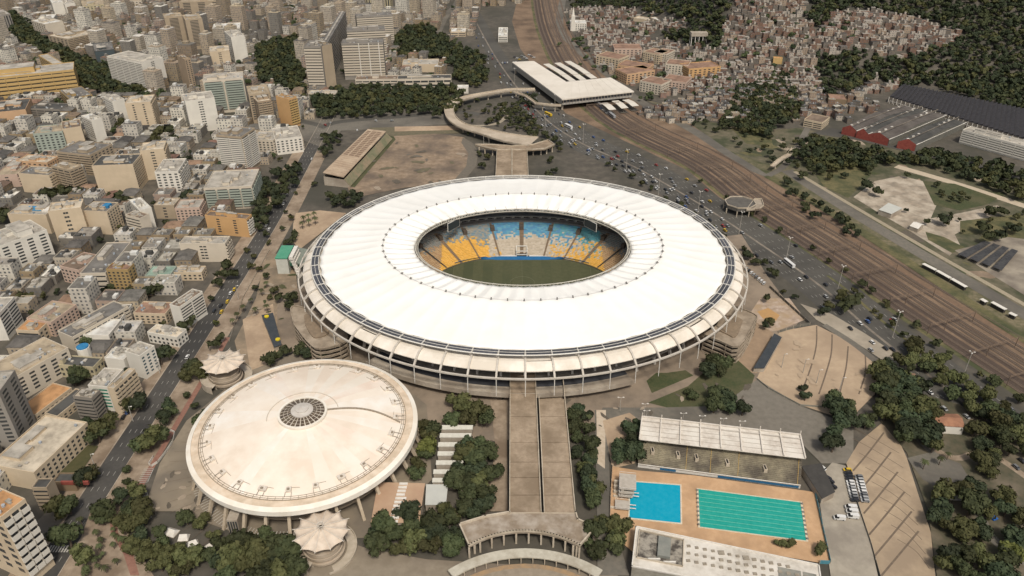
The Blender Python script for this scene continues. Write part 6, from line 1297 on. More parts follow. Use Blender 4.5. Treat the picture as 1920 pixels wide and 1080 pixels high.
def house_proto(w, d, h, wk, rk, pitched, rnd):
    mb = MB(); mb.box(-w / 2, -d / 2, -.3, w / 2, d / 2, h); o = mb.obj('house', HW[wk])
    r_ = MB(); rm_ = HR[rk]
    if pitched:
        z1 = h + w * .17; a, b, c, dd = Vector((-w / 2 - .4, -d / 2 - .4, h)), Vector((w / 2 + .4, -d / 2 - .4, h)), Vector((w / 2 + .4, d / 2 + .4, h)), Vector((-w / 2 - .4, d / 2 + .4, h)); m0, m1 = Vector((0, -d / 2 - .4 + w * .2, z1)), Vector((0, d / 2 + .4 - w * .2, z1))
        for f in ([a, b, m0], [b, c, m1, m0], [c, dd, m1], [dd, a, m0, m1]): r_.poly(f)
        r_.poly([dd, c, b, a]); r_.obj('roof', rm_, o)
    else:
        r_.box(-w / 2 + .3, -d / 2 + .3, h, w / 2 - .3, d / 2 - .3, h + .08)
        for x0, y0, x1, y1 in ((-w / 2, -d / 2, w / 2, -d / 2 + .3), (-w / 2, d / 2 - .3, w / 2, d / 2), (-w / 2, -d / 2 + .3, -w / 2 + .3, d / 2 - .3), (w / 2 - .3, -d / 2 + .3, w / 2, d / 2 - .3)): r_.box(x0, y0, h, x1, y1, h + .8, 1)
        r_.obj('roof', [rm_, HW[wk]], o)
        for k in range(rnd.randint(2, 4)): c = MB(); x, y = rnd.uniform(-w / 2 + .5, w / 4), rnd.uniform(-d / 2 + .5, d / 4); c.box(x, y, h + .08, x + rnd.uniform(1.5, w * .4), y + rnd.uniform(1.5, d * .4), h + rnd.uniform(1.2, 3), 0); c.obj('roof_room', rnd.choice(TANKM[1:]), o)
        for k in range(rnd.randint(1, 3)):
            x, y = rnd.uniform(-w / 2 + 1, w / 2 - 1), rnd.uniform(-d / 2 + 1, d / 2 - 1); c = MB(); c.prism([(x + .7 * math.cos(j * .785), y + .7 * math.sin(j * .785)) for j in range(8)], h + .08, h + 1.1); c.obj('water_tank', TANKM[0], o)
    return o
rnd = random.Random(11); PROTO = []
for i in range(26):
    pit = i % 3 == 0; h = rnd.choice((4, 6.5, 7, 9.5, 10)) if i < 22 else rnd.choice((16, 20))
    PROTO.append((house_proto(rnd.uniform(10.5, 15), rnd.uniform(12, 17.5), h, rnd.choice(list(HW)), rnd.choice(('terra', 'brown', 'grey', 'dark')) if pit else rnd.choice(('grey', 'light', 'grey', 'dark', 'brown', 'white')), pit, rnd), h, pit, i))
cands = []
y = 205.0
while y < 1640:
    far = y > 840; rows = 2
    for r_ in range(rows):
        yy = y + r_ * 17.5
        half = .70 * (yy * math.cos(CP) + CH * math.sin(CP)) + 40; x = -half
        x = -236 - 15.5 * int((half - 236) / 15.5) if half > 236 else None
        if x is None: continue
        lim = 20 if far else -236
        while x < lim:
            col_ = int((x + 5000) // 15.5)
            if col_ % 7 != 0:
                jx, jy = x + rnd.uniform(-1.5, 1.5), yy + rnd.uniform(-1.5, 1.5)
                if far: xx = jx; 
                if inview(jx, jy, 5) and not blocked(jx, jy, 3.5): cands.append((jx, jy))
            x += 15.5
    y += rows * 17.5 + (4 if int(y) % 3 else 9)
HWYC = wpoly([(880, 0), (1020, 220), (760, 240), (760, 120), (800, 40), (820, 0)])
cands = [c for c in cands if not (c[0] > -85 and c[1] < 1500 and c[0] < 20) or (c[0] < -60 and c[1] > 1250)]
near = sorted(cands, key=lambda c: c[1])[:265]; rest = sorted(cands, key=lambda c: c[1])[265:]
DESC = {}
used = set()
def house_desc(w_, rf, h, pit):
    return ('tiny ' if h < 5 else 'low ' if h < 8 else 'three storey ' if h < 12 else 'mid-rise ') + {'windowed_cream': 'cream', 'windowed_white': 'white', 'windowed_tan': 'tan', 'windowed_pink': 'pinkish', 'windowed_grey': 'grey', 'windowed_ochre': 'ochre', 'windowed_pale': 'pale'}[w_] + ' house with ' + {'grey': 'grey', 'light': 'light', 'white': 'white', 'dark': 'dark', 'terra': 'terracotta', 'brown': 'brown', 'tan': 'tan'}[rf] + (' pitched roof' if pit else ' flat roof')
for x, y in near:
    o, h, pit, pi = rnd.choice(PROTO[:24]) ; rz = rnd.choice((0, math.pi / 2, math.pi, -math.pi / 2)) + rnd.uniform(-.03, .03)
    if pi in used: c = dup(o, (x, y, 0), rz)
    else: c = o; c.location = (x, y, 0); c.rotation_euler.z = rz; used.add(pi)
    auto(c, house_desc(o.data.materials[0].name, o.children[0].data.materials[0].name.split('_')[1], h, pit), 'house', 'low houses of the town left of the avenue', x, y)
for o, h, pit, pi in PROTO:
    if pi not in used:
        for ch in list(o.children): bpy.data.objects.remove(ch)
        bpy.data.objects.remove(o)
# beyond the 265 nearest: the rest of the town as one mass, and its taller blocks as things
WMS = [HW[k] for k in HW]; RMS = [HR[k] for k in HR]; mb = MB(); tw = []
def addbox(mb, x, y, z, w, d, h, ang, wi, ri):
    c, s = math.cos(ang), math.sin(ang); P = [(x + c * a - s * b, y + s * a + c * b) for a, b in ((-w / 2, -d / 2), (w / 2, -d / 2), (w / 2, d / 2), (-w / 2, d / 2))]
    mb.prism(P, z - 2, z + h, wi, ri, bottom=False)
for x, y in rest:
    if foot_free(x, y, 12) and rnd.random() < .10 and y > 700 and len(tw) < 110: tw.append((x, y)); FOOT.append((x, y, 1, 0, 9, 9)); continue
for x, y in rest:
    if not foot_free(x, y, 0) or rnd.random() < .12: continue
    g = rnd.random(); h = rnd.choice((4, 5, 7, 8, 10, 12)) if g < .85 else rnd.uniform(12, 22); w_, d_ = rnd.uniform(8, 14), rnd.uniform(9, 15); a = rnd.uniform(-.04, .04) + (0 if y < 850 else -.25); wi, ri = rnd.randrange(7), 7 + rnd.choice((0, 0, 0, 1, 2, 3, 3, 4, 5, 5))
    addbox(mb, x, y, 0, w_, d_, h, a, wi, ri)
    for k in range(rnd.randint(0, 2)): addbox(mb, x + rnd.uniform(-3, 3), y + rnd.uniform(-3, 3), h + 2, rnd.uniform(2, 5), rnd.uniform(2, 5), rnd.uniform(.8, 2.5), a, wi, 7 + rnd.choice((1, 2)))
# ---- hillside settlement ----
FAV = [[(1195, 215), (1230, 205), (1290, 190), (1350, 140), (1345, 100), (1362, 40), (1385, -10), (1515, -10), (1500, 30), (1530, 60), (1528, 130), (1545, 190), (1510, 215), (1420, 200), (1400, 235), (1330, 225), (1280, 235)],
       [(1528, 62), (1565, 22), (1620, 20), (1705, 35), (1810, 66), (1770, 90), (1700, 112), (1640, 105), (1600, 90), (1560, 108), (1530, 100)]]
MIDT = [[(1545, 188), (1680, 160), (1672, 200), (1600, 235), (1540, 248)], [(1330, 228), (1400, 238), (1500, 228), (1500, 262), (1420, 275), (1350, 250)], [(1095, 66), (1200, 70), (1360, 100), (1362, 165), (1250, 185), (1190, 165), (1110, 118)], [(912, 5), (975, 0), (962, 50), (972, 98), (945, 92), (925, 50)], [(1060, 22), (1110, 15), (1180, 18), (1290, 40), (1290, 62), (1200, 66), (1130, 70), (1085, 72)], [(860, 60), (900, 10), (930, 10), (920, 60), (900, 100)], [(1560, 195), (1640, 150), (1665, 165), (1640, 195), (1600, 205)], [(1470, 205), (1545, 190), (1560, 180), (1600, 195), (1560, 210), (1500, 235)]]
fav = []; yv = 850.0
while yv < 1750:
    xv = 60.0
    while xv < 1050:
        x, y = xv + rnd.uniform(-1.2, 1.2), yv + rnd.uniform(-1.2, 1.2); z = T(x, y); u, v = pjv(x, y, z)
        if any(inpoly(u, v, P) for P in FAV) and foot_free(x, y, 3) and rnd.random() < .93: fav.append((x, y, z, 0))
        elif any(inpoly(u, v, P) for P in MIDT) and foot_free(x, y, 3) and rnd.random() < .55: fav.append((x, y, z, 1))
        xv += 7.6
    yv += 8.6 if T(300, yv) < 5 else 10
FW = {k: wall_mat('shack_' + k, c, p, 2.7, .4, .42) for k, c, p in (('brick', (.20, .125, .085), 2.6), ('cream', (.36, .28, .20), 2.8), ('white', (.44, .39, .32), 3.1), ('grey', (.17, .145, .115), 2.4), ('rose', (.30, .195, .145), 3.0))}
FRM = {k: mat('shackroof_' + k, c, tuple(q * .6 for q in c), .6, rnd=.35) for k, c in (('grey', (.18, .165, .145)), ('light', (.44, .41, .35)), ('rust', (.17, .11, .08)), ('dark', (.085, .078, .07)), ('tan', (.25, .20, .15)))}
FP = []
for i in range(14):
    w_, d_, h = rnd.uniform(5.5, 8.5), rnd.uniform(6, 9), rnd.choice((3.2, 5.8, 6, 8.6)); wk = rnd.choice(list(FW)); rk = rnd.choice(list(FRM)); b = MB(); b.box(-w_ / 2, -d_ / 2, -3, w_ / 2, d_ / 2, h); o = b.obj('hillside_house', FW[wk]); b = MB(); b.box(-w_ / 2 - .2, -d_ / 2 - .2, h, w_ / 2 + .2, d_ / 2 + .2, h + .25); r_ = b.obj('roof', FRM[rk], o); b = MB(); b.prism([(1.2 + .6 * math.cos(j * .785), .6 * math.sin(j * .785)) for j in range(8)], h + .25, h + 1.2); b.obj('water_tank', TANKM[0], o); FP.append((o, wk, rk, h, [0]))
fav.sort(key=lambda q: q[1]); SMS = list(FW.values()) + list(FRM.values()); mbf = MB()
for i, (x, y, z, kd) in enumerate(fav):
    rz = rnd.choice((0, 1.57)) + rnd.uniform(-.35, .35)
    if i < 295:
        o, wk, rk, h, us = rnd.choice(FP)
        if us[0]: c = dup(o, (x, y, z), rz)
        else: c = o; c.location = (x, y, z); c.rotation_euler.z = rz; us[0] = 1
        auto(c, ('one storey ' if h < 4 else 'two storey ' if h < 7 else 'three storey ') + {'brick': 'brick', 'cream': 'cream', 'white': 'white', 'grey': 'grey', 'rose': 'rose'}[wk] + ' hillside house, ' + {'grey': 'grey', 'light': 'light', 'rust': 'rusty', 'dark': 'dark', 'tan': 'tan'}[rk] + ' roof', 'hillside house', 'hillside houses nearest the railway', x, y)
    else:
        h = rnd.choice((2.6, 3, 5.5, 6, 8)); addbox(mbf, x, y, z - 1, rnd.uniform(5.5, 10), rnd.uniform(5, 7.5), h + 1, rnd.uniform(-.3, .3), rnd.choice((0, 1, 2, 3, 3, 4, 0)), 5 + rnd.choice((0, 1, 1, 2, 3, 4)))
        if rnd.random() < .5: addbox(mbf, x + 1, y + 1, z + h + 2, 2.5, 2.5, 1.2, rz, 2, 6)
for q in FP:
    if not q[4][0]:
        for ch in list(q[0].children): bpy.data.objects.remove(ch)
        bpy.data.objects.remove(q[0])
tag(mbf.obj('hillside_settlement', SMS), 'dense hillside settlement of tiny stacked houses climbing towards the wooded hill', 'settlement', kind='stuff')
tag(mb.obj('distant_houses', WMS + RMS), 'packed low roofs of the town stretching to the top left', 'houses', kind='stuff')
# taller blocks in the far town
for x, y in tw:
    w_, d_, h = rnd.uniform(13, 22), rnd.uniform(11, 18), rnd.uniform(20, 44); a = rnd.uniform(-.1, .1) - (.25 if y > 850 else 0); wk = rnd.choice(('cream', 'white', 'tan', 'pale', 'pale', 'grey', 'cream')); b = MB(); b.box(-w_ / 2, -d_ / 2, 0, w_ / 2, d_ / 2, h); o = b.obj('far_apartment_block', HW[wk], loc=(x, y, 0), rz=a)
    b = MB(); b.box(-w_ / 2, -d_ / 2, h, w_ / 2, d_ / 2, h + .5, 0); b.box(-w_ / 5, -d_ / 5, h + .5, w_ / 5, d_ / 4, h + 3.5, 1); b.obj('roof', [HR[rnd.choice(('light', 'tan', 'white', 'grey'))], HW[wk]], o)
    auto(o, {'cream': 'cream', 'white': 'white', 'tan': 'tan', 'pale': 'pale', 'grey': 'grey'}[wk] + (' tall tower' if h > 33 else ' apartment block') + ' in the far town', 'building', 'apartment blocks of the far town', x, y)
# ================= trees =================
def leafmat(name, c, c2, sc=.35):
    m = mat(name, c, c2, sc, rough=.75, rnd=.38, spec=.15); return m
LEAFS = [leafmat('leaves_dark', (.034, .042, .019), (.062, .070, .030)), leafmat('leaves_olive', (.052, .056, .022), (.085, .084, .033)), leafmat('leaves_deep', (.025, .035, .019), (.046, .056, .027)), leafmat('leaves_light', (.075, .085, .024), (.12, .125, .036))]
BARK = mat('bark', (.085, .065, .048), (.13, .10, .075), 2.)
def crown_mesh(rnd, rad, hgt, leaves, mi, size=1.0, lobes=9):
    """crown as many small leaf sprays on the surface and inside of overlapping lobes, with gaps"""
    mb = MB(); L = []
    for k in range(lobes):
        a = rnd.uniform(0, 6.283); r_ = rad * rnd.uniform(.15, .68) if k else 0; L.append((r_ * math.cos(a), r_ * math.sin(a), hgt * rnd.uniform(.42, .80) if k else hgt * .62, rad * rnd.uniform(.34, .52)))
    for i in range(leaves):
        lx, ly, lz, lr = rnd.choice(L); u = rnd.uniform(-.55, 1); a = rnd.uniform(0, 6.283); q = math.sqrt(1 - u * u); rr = lr * rnd.uniform(.72, 1.08)
        c = Vector((lx + rr * q * math.cos(a), ly + rr * q * math.sin(a), lz + rr * u * .82)); n = Vector((q * math.cos(a), q * math.sin(a), u * 1.1)) + Vector((rnd.uniform(-.7, .7), rnd.uniform(-.7, .7), rnd.uniform(-.5, .7))); n.normalize()
        t = n.cross(Vector((rnd.uniform(-1, 1), rnd.uniform(-1, 1), rnd.uniform(-1, 1)))); t.normalize(); b = n.cross(t); s = size * rnd.uniform(.35, .75); s2 = s * rnd.uniform(.5, .95)
        mb.quad(c - t * s - b * s2 * .4, c + t * s * .3 - b * s2, c + t * s + b * s2 * .4, c - t * s * .3 + b * s2)
    # inner mass so that only the rim is see-through
    for lx, ly, lz, lr in L:
        k0 = len(mb.v); n1, n2 = 5, 8; r0 = lr * .78
        for i in range(n1 + 1):
            p = math.pi * i / n1
            for j in range(n2): a = 2 * math.pi * (j + i * .5) / n2; f = r0 * rnd.uniform(.85, 1.1); mb.v.append((lx + f * math.sin(p) * math.cos(a), ly + f * math.sin(p) * math.sin(a), lz + f * .8 * math.cos(p)))
        for i in range(n1):
            for j in range(n2): mb.f.append((k0 + i * n2 + j, k0 + (i + 1) * n2 + j, k0 + (i + 1) * n2 + (j + 1) % n2, k0 + i * n2 + (j + 1) % n2)); mb.m.append(0); mb.uv.append(None); mb.c.append(None)
    return mb
def trunk_mesh(rnd, rad, hgt):
    mb = MB(); p = Vector((0, 0, -.3)); q = Vector((rnd.uniform(-.3, .3), rnd.uniform(-.3, .3), hgt * .4)); mb.bar(p, q, rad * .085, n=7, r2=rad * .055)
    for k in range(4): a = k * 1.57 + rnd.uniform(-.4, .4); mb.bar(q, q + Vector((rad * .5 * math.cos(a), rad * .5 * math.sin(a), hgt * .3)), rad * .045, n=5, r2=rad * .015)
    return mb
trn = random.Random(21); TP = []
for i in range(16):
    rad = 5.0; hgt = 8.5; mi = (0, 0, 1, 2, 0, 2, 1, 3, 0, 2, 0, 1, 2, 0, 2, 1)[i]
    c = crown_mesh(trn, rad, hgt, 620, mi, 1.15, 8 + i % 4); t = trunk_mesh(trn, rad, hgt); o = t.obj('broadleaf_tree', BARK); k = c.obj('crown', LEAFS[mi], o); TP.append((o, mi))
PP = []
frond = leafmat('palm_leaves', (.045, .055, .022), (.075, .080, .035))
for i in range(3):
    t = MB(); t.bar((0, 0, -.2), (.2, .1, 7), .28, n=6, r2=.18); o = t.obj('palm_tree', BARK); f = MB()
    for k in range(13):
        a = 2 * math.pi * k / 13 + trn.uniform(-.1, .1); L = trn.uniform(2.4, 3.1); e_ = trn.uniform(.1, .9); d = Vector((math.cos(a), math.sin(a), 0)); n = Vector((-d.y, d.x, 0)); pv = [Vector((.2, .1, 7)) + d * L * s + Vector((0, 0, e_ * s * 2 - 2.6 * s * s)) for s in (0, .35, .7, 1)]
        for (p, q), (w0, w1) in zip(zip(pv, pv[1:]), ((.12, .42), (.42, .38), (.38, .03))): f.quad(p - n * w0 - Z * w0 * .5, p, q, q - n * w1 - Z * w1 * .5); f.quad(p, p + n * w0 - Z * w0 * .5, q + n * w1 - Z * w1 * .5, q)
    f.obj('crown', frond, o); PP.append((o, 0))
TREES = []; PALMS = []     # (x, y, z, radius, tone or None, group)
def tree(px, py, r, tone=None, grp='trees around the stadium grounds', lift=None): g = G(px, py, r * .95 if lift is None else lift); TREES.append((g.x, g.y, T(g.x, g.y), r, tone, grp))
def cluster(poly, sp, r0, r1, grp, tones=(0, 0, 2, 1), px=True, keep=1.0):
    P = wpoly(poly) if px else poly; xs = [p[0] for p in P]; ys = [p[1] for p in P]; y = min(ys); row = 0
    while y < max(ys):
        x = min(xs) + (row % 2) * sp / 2
        while x < max(xs):
            jx, jy = x + trn.uniform(-.35, .35) * sp, y + trn.uniform(-.35, .35) * sp
            if inpoly(jx, jy, P) and trn.random() < keep and inview(jx, jy, 5): TREES.append((jx, jy, T(jx, jy), trn.uniform(r0, r1), trn.choice(tones), grp))
            x += sp
        y += sp * .87; row += 1
GA, GR, GP, GG, GL, GH = 'trees near the domed arena', 'trees along the front ramp', 'trees by the pools', 'trees of the right hand garden', 'trees along the avenue', 'trees along the highway'
cluster([(842, 758), (905, 752), (912, 800), (846, 812)], 8, 4, 5.6, GR); cluster([(868, 850), (918, 840), (930, 905), (915, 965), (880, 1000), (862, 960), (845, 915)], 8, 4, 6, GR)
cluster([(712, 1000), (760, 985), (860, 965), (880, 1005), (868, 1040), (790, 1062), (712, 1062)], 8.2, 4, 6.2, GR, (0, 0, 2, 2, 1))
cluster([(785, 800), (815, 800), (810, 870), (790, 900), (765, 900), (770, 850)], 7.5, 3, 4.6, GR); tree(800, 838, 5, 3, GR)
cluster([(405, 1060), (440, 1035), (500, 1008), (552, 1025), (556, 1100), (400, 1100)], 8, 4.5, 6.5, GA)
cluster([(222, 925), (262, 918), (280, 985), (270, 1030), (300, 1040), (290, 1075), (250, 1045), (228, 985)], 7.5, 3.6, 5.4, GA, (0, 1, 1, 2)); cluster([(285, 1040), (360, 1052), (395, 1080), (300, 1085)], 7.5, 3.6, 5.4, GA, (0, 1, 1, 2))
cluster([(330, 968), (380, 985), (440, 1015), (440, 1052), (420, 1058), (400, 1012), (345, 985), (322, 985)], 5.5, 2.4, 3.8, GA, (0, 1, 1)); cluster([(300, 1000), (320, 1040), (400, 1050), (420, 1062), (330, 1062), (290, 1030)], 6, 3, 4.2, GA, (1, 0))
for p in ((1183, 810, 5), (1192, 828, 4.6), (1170, 840, 5.4), (1185, 856, 5.6), (1160, 860, 4.5), (1200, 800, 3.5)): tree(*p, 2, GP)
cluster([(1068, 775), (1108, 775), (1112, 850), (1115, 960), (1095, 975), (1088, 900), (1076, 830)], 7, 2.8, 4.8, GR); cluster([(1130, 990), (1165, 985), (1185, 1040), (1140, 1060), (1100, 1045), (1100, 1000)], 7.5, 3.4, 5, GR)
cluster([(1318, 672), (1350, 668), (1362, 700), (1330, 715), (1315, 700)], 7, 4, 5.5, GP, (2, 0)); cluster([(1332, 742), (1368, 740), (1382, 770), (1350, 785), (1328, 770)], 7, 4, 5.2, GP, (2, 0)); tree(1393, 770, 4.2, 2, GP); tree(1300, 745, 3, 0, GP); tree(1290, 735, 2.5, 0, GP)
tree(1508, 728, 2.6, 2, GP); tree(1510, 745, 3, 2, GP); cluster([(1545, 752), (1575, 748), (1600, 790), (1590, 850), (1555, 855), (1545, 800)], 8, 4.2, 5.8, GP, (2, 0, 0)); cluster([(1610, 770), (1640, 770), (1650, 795), (1620, 805)], 8, 4, 5.2, GP, (0, 1))
cluster([(1635, 690), (1672, 682), (1690, 705), (1740, 760), (1748, 800), (1760, 850), (1700, 850), (1660, 800), (1640, 740)], 8.3, 4.4, 6.4, GG, (0, 2, 2, 1))
cluster([(1740, 935), (1790, 905), (1835, 930), (1855, 1000), (1870, 1100), (1760, 1100), (1745, 1020)], 9, 2.6, 6.2, GG, (0, 1, 2, 1), keep=.88); cluster([(1800, 780), (1860, 770), (1930, 820), (1930, 900), (1860, 860), (1815, 850)], 9, 2.4, 5.8, GG, (0, 1, 2), keep=.85); cluster([(1860, 930), (1930, 920), (1930, 1100), (1880, 1100), (1880, 1010)], 9.5, 2.6, 5.8, GG, (0, 1, 2, 3), keep=.72)
cluster([(1700, 640), (1780, 700), (1860, 760), (1930, 810), (1930, 850), (1840, 800), (1740, 740), (1690, 690)], 10, 3.4, 5, GG, (1, 0, 1), keep=.75); cluster([(1820, 850), (1850, 870), (1880, 930), (1850, 930)], 8, 3.5, 5, GG, (1, 0), keep=.8)
tree(1462, 1020, 2.2, 1, GP, 2); tree(1482, 1021, 2.2, 1, GP, 2); tree(1537, 1035, 2.8, 1, GP, 2)
# avenue
for p in ((128, 1010, 6.5), (155, 1045, 5.0), (128, 950, 5.5), (112, 955, 5), (195, 800, 6.5), (182, 815, 6), (280, 828, 6), (262, 835, 5), (300, 820, 5), (155, 900, 5), (170, 890, 4.4), (200, 958, 5.4), (190, 975, 4), (360, 690, 5), (375, 700, 5), (350, 705, 4.4), (318, 760, 4), (322, 775, 3.5), (305, 785, 4), (300, 670, 6), (285, 680, 5.5), (316, 665, 4.5), (262, 755, 5.5), (245, 760, 5), (228, 760, 4.4), (345, 615, 4.5), (352, 605, 4), (415, 635, 4), (405, 645, 4), (430, 500, 6), (418, 515, 5), (440, 515, 5), (410, 530, 4.2), (240, 880, 2.6), (238, 905, 2), (352, 740, 2.6), (366, 762, 2.2), (372, 790, 4), (385, 780, 3.6), (500, 600, 1.6), (520, 560, 4), (548, 556, 5), (560, 566, 5), (540, 572, 4.4), (530, 660, 4), (515, 672, 4), (560, 655, 5), (580, 662, 5), (605, 664, 5.2), (630, 662, 4.8), (650, 652, 4.2), (405, 608, 2.6), (395, 560, 3), (540, 455, 3.6), (552, 440, 3), (548, 448, 3.2), (530, 430, 2.4), (1700, 330, 3.5)): tree(*p, None, GL)
tree(405, 608, 2.5, 3, GL); tree(505, 678, 4.5, 0, GL)
cluster([(482, 350), (515, 335), (560, 312), (575, 322), (545, 360), (520, 392), (500, 420), (478, 450), (474, 420)], 9.5, 4, 6, GL, (0, 2, 2)); cluster([(610, 378), (650, 365), (685, 378), (668, 396), (615, 392)], 8, 3.6, 5, GL, (2, 0)); cluster([(605, 262), (635, 252), (650, 262), (620, 290), (604, 305)], 9, 3.6, 5, GL, (2, 0))
for p in ((462, 470), (478, 480), (498, 440), (505, 455), (590, 345), (555, 362), (470, 500), (488, 505), (500, 520), (478, 540), (535, 398), (545, 408), (515, 545), (505, 560)): tree(*p, trn.uniform(1.8, 3.4), trn.choice((0, 1, 1)), GL)
# town clusters
for p in ((95, 366, 8), (110, 360, 7), (125, 362, 7), (140, 364, 6), (222, 378, 6.5), (236, 380, 6), (246, 376, 5), (210, 372, 5), (310, 367, 5), (350, 372, 6), (360, 366, 6), (300, 250, 8), (315, 245, 8), (328, 262, 6), (228, 230, 6), (285, 262, 6), (8, 400, 6), (0, 410, 6), (305, 515, 5), (302, 535, 6), (290, 545, 5), (275, 550, 5), (180, 632, 5), (168, 640, 5), (150, 706, 5), (140, 714, 4.4), (96, 700, 4.4), (45, 560, 5), (20, 565, 4), (205, 548, 5), (222, 556, 5), (240, 548, 5), (262, 556, 4.6), (60, 900, 4), (88, 880, 4), (170, 240, 6), (365, 255, 6), (110, 160, 8), (95, 150, 8), (125, 158, 7), (375, 210, 5)): tree(*p, trn.choice((0, 2, 0, 1)), 'trees between the houses of the town')
tx = [(x, y) for x, y in cands[::1]]
for k in range(150):
    x, y = trn.uniform(-420, -232), trn.uniform(240, 840)
    if foot_free(x, y, 2): TREES.append((x, y, 0, trn.uniform(2, 3.6), trn.choice((0, 2, 1)), 'trees between the houses of the town'))
# highway median and verges
def row_of(line, off, n, r0, r1, grp, i0=0, i1=None, tones=(0, 1), jit=2):
    Q = offset_line(line, off)[i0:i1]
    for k in range(n):
        t = (k + trn.uniform(.1, .9)) / n * (len(Q) - 1); i = int(t); p = Q[i] + (Q[min(i + 1, len(Q) - 1)] - Q[i]) * (t - i); TREES.append((p.x + trn.uniform(-jit, jit), p.y + trn.uniform(-jit, jit), 0, trn.uniform(r0, r1), trn.choice(tones), grp))
row_of(HWC, 11.8, 20, 2.0, 3.4, GH, -24, None, (0, 1), .6); row_of(HWC, 25, 24, 2.2, 4.0, GH, -40, None, (0, 0, 1)); row_of(HWC, -26, 14, 2.2, 3.6, GH, 22, 40, (0, 1), 3)
for p in ((1580, 555, 5), (1592, 570, 5.5), (1578, 575, 5), (1600, 560, 4.4), (1548, 585, 4.4), (1558, 575, 4), (1405, 480, 4.4), (1418, 492, 3.6), (1450, 512, 4), (1690, 676, 4.6), (1435, 560, 3.4), (1445, 604, 3.6), (1432, 612, 3.2), (1470, 548, 2.2), (1490, 556, 2.2), (1032, 300, 4), (1040, 320, 3.6), (1028, 330, 4), (905, 310, 4), (912, 295, 4), (898, 288, 3.4), (835, 205, 6), (818, 215, 5), (880, 250, 3.4)): tree(*p, trn.choice((0, 1, 2)), GH)
cluster([(930, 200), (985, 195), (1000, 225), (1040, 262), (1060, 285), (1040, 290), (985, 250), (930, 245)], 9, 2.6, 4.4, GH, (0, 1, 0), keep=.75); cluster([(985, 180), (1010, 190), (1000, 205), (975, 200)], 8, 3, 4.6, GH, (0, 2))
for k in range(18): a = trn.uniform(0, 1); tree(860 + a * 80, 188 + trn.uniform(0, 50), trn.uniform(1.8, 3.6), trn.choice((0, 1)), GH)
# east side scrub trees
GE = 'scattered trees of the scrubland on the right'
cluster([(1450, 335), (1480, 345), (1560, 400), (1630, 450), (1600, 452), (1530, 420), (1470, 375)], 9, 2.6, 4.6, GE, (0, 2), keep=.75)
cluster([(1205, 195), (1330, 232), (1420, 250), (1600, 268), (1700, 300), (1640, 330), (1560, 345), (1480, 325), (1380, 275), (1270, 222)], 11, 1.8, 4.6, GE, (0, 1, 2), keep=.45)
cluster([(1750, 400), (1930, 400), (1930, 460), (1850, 455), (1780, 440)], 12, 1.5, 3.4, GE, (0, 1), keep=.4)
for p in ((1630, 350, 6), (1640, 360, 5), (1518, 320, 5), (1505, 330, 5), (1772, 415, 5.6), (1740, 418, 3.5), (1862, 400, 6), (1878, 398, 5), (1845, 430, 6), (1850, 445, 6), (1872, 440, 5.4), (1905, 430, 5), (1560, 300, 5), (1700, 395, 2.6)): tree(*p, trn.choice((0, 2)), GE)
cluster([(1740, 348), (1800, 362), (1830, 385), (1780, 382), (1745, 372)], 9, 2.2, 3.6, GE, (1, 0), keep=.7)
# palms
for p in ((568, 408), (578, 404), (588, 400), (566, 418), (578, 414), (590, 410)): g = G(*p, 6); PALMS.append((g.x, g.y, 0, 1.05, 'palms on the tan plaza left of the stadium'))
for p in ((905, 248), (913, 250), (921, 252), (930, 254), (938, 257), (946, 258), (953, 260), (960, 262), (920, 245), (932, 248)): g = G(*p, 7); PALMS.append((g.x, g.y, 0, 1.0, 'row of palms beside the rear ramp'))
for k in range(30):
    g = G(trn.uniform(150, 245), trn.uniform(965, 1080), 3); PALMS.append((g.x, g.y, 0, trn.uniform(.5, .8), 'small palms of the plaza at the bottom left'))
for p in ((490, 545), (510, 545), (498, 530), (470, 560), (478, 580), (500, 575), (435, 600), (445, 590), (455, 575), (1100, 800), (1105, 780), (1105, 870), (1110, 920), (1765, 860), (1780, 850), (1735, 868)): g = G(*p, 5); PALMS.append((g.x, g.y, 0, trn.uniform(.7, 1.0), 'single palms of the stadium grounds'))
def clear_of_landmarks(x, y):
    if ((x - SX) / 163) ** 2 + ((y - SY) / 146) ** 2 < 1: return False
    if (x + 110.5) ** 2 + (y - 310.5) ** 2 < 60 ** 2: return False
    return True
TREES = [t for t in TREES if clear_of_landmarks(t[0], t[1]) and inview(t[0], t[1], 8, 20) and foot_free(t[0], t[1], -3)]
TREES.sort(key=lambda t: t[1] - t[3] * 20)
ind, far_ = TREES[:297], TREES[297:]
tu = {}
for x, y, z, r, tone, grp in ind:
    tone = trn.choice((0, 0, 2, 1)) if tone is None else tone; pool_ = [p for p in TP if p[1] == tone]; o = trn.choice(pool_)[0]; s = r * 1.28 / 5.0; sc = (s, s, s * trn.uniform(.85, 1.15)); rz = trn.uniform(0, 6.28)
    if o.name in tu: c = dup(o, (x, y, z), rz, sc)
    else: c = o; tu[o.name] = 1; c.location = (x, y, z); c.rotation_euler.z = rz; c.scale = sc
    size = 'small' if r < 3 else 'medium' if r < 4.6 else 'large'
    auto(c, size + {0: ' dark green', 1: ' olive green', 2: ' deep green', 3: ' bright green'}[tone] + ' tree', 'tree', grp, x, y)
PALMS = [p for p in PALMS if clear_of_landmarks(p[0], p[1])]
for x, y, z, s, grp in PALMS:
    o = trn.choice(PP)[0]
    if o.name in tu: c = dup(o, (x, y, z), trn.uniform(0, 6.28), s)
    else: c = o; tu[o.name] = 1; c.location = (x, y, z); c.scale = (s, s, s)
    auto(c, ('small ' if s < .85 else 'tall ') + 'palm tree', 'palm', grp, x, y)
for o, _ in TP + PP:
    if o.name not in tu:
        for ch in list(o.children): bpy.data.objects.remove(ch)
        bpy.data.objects.remove(o)
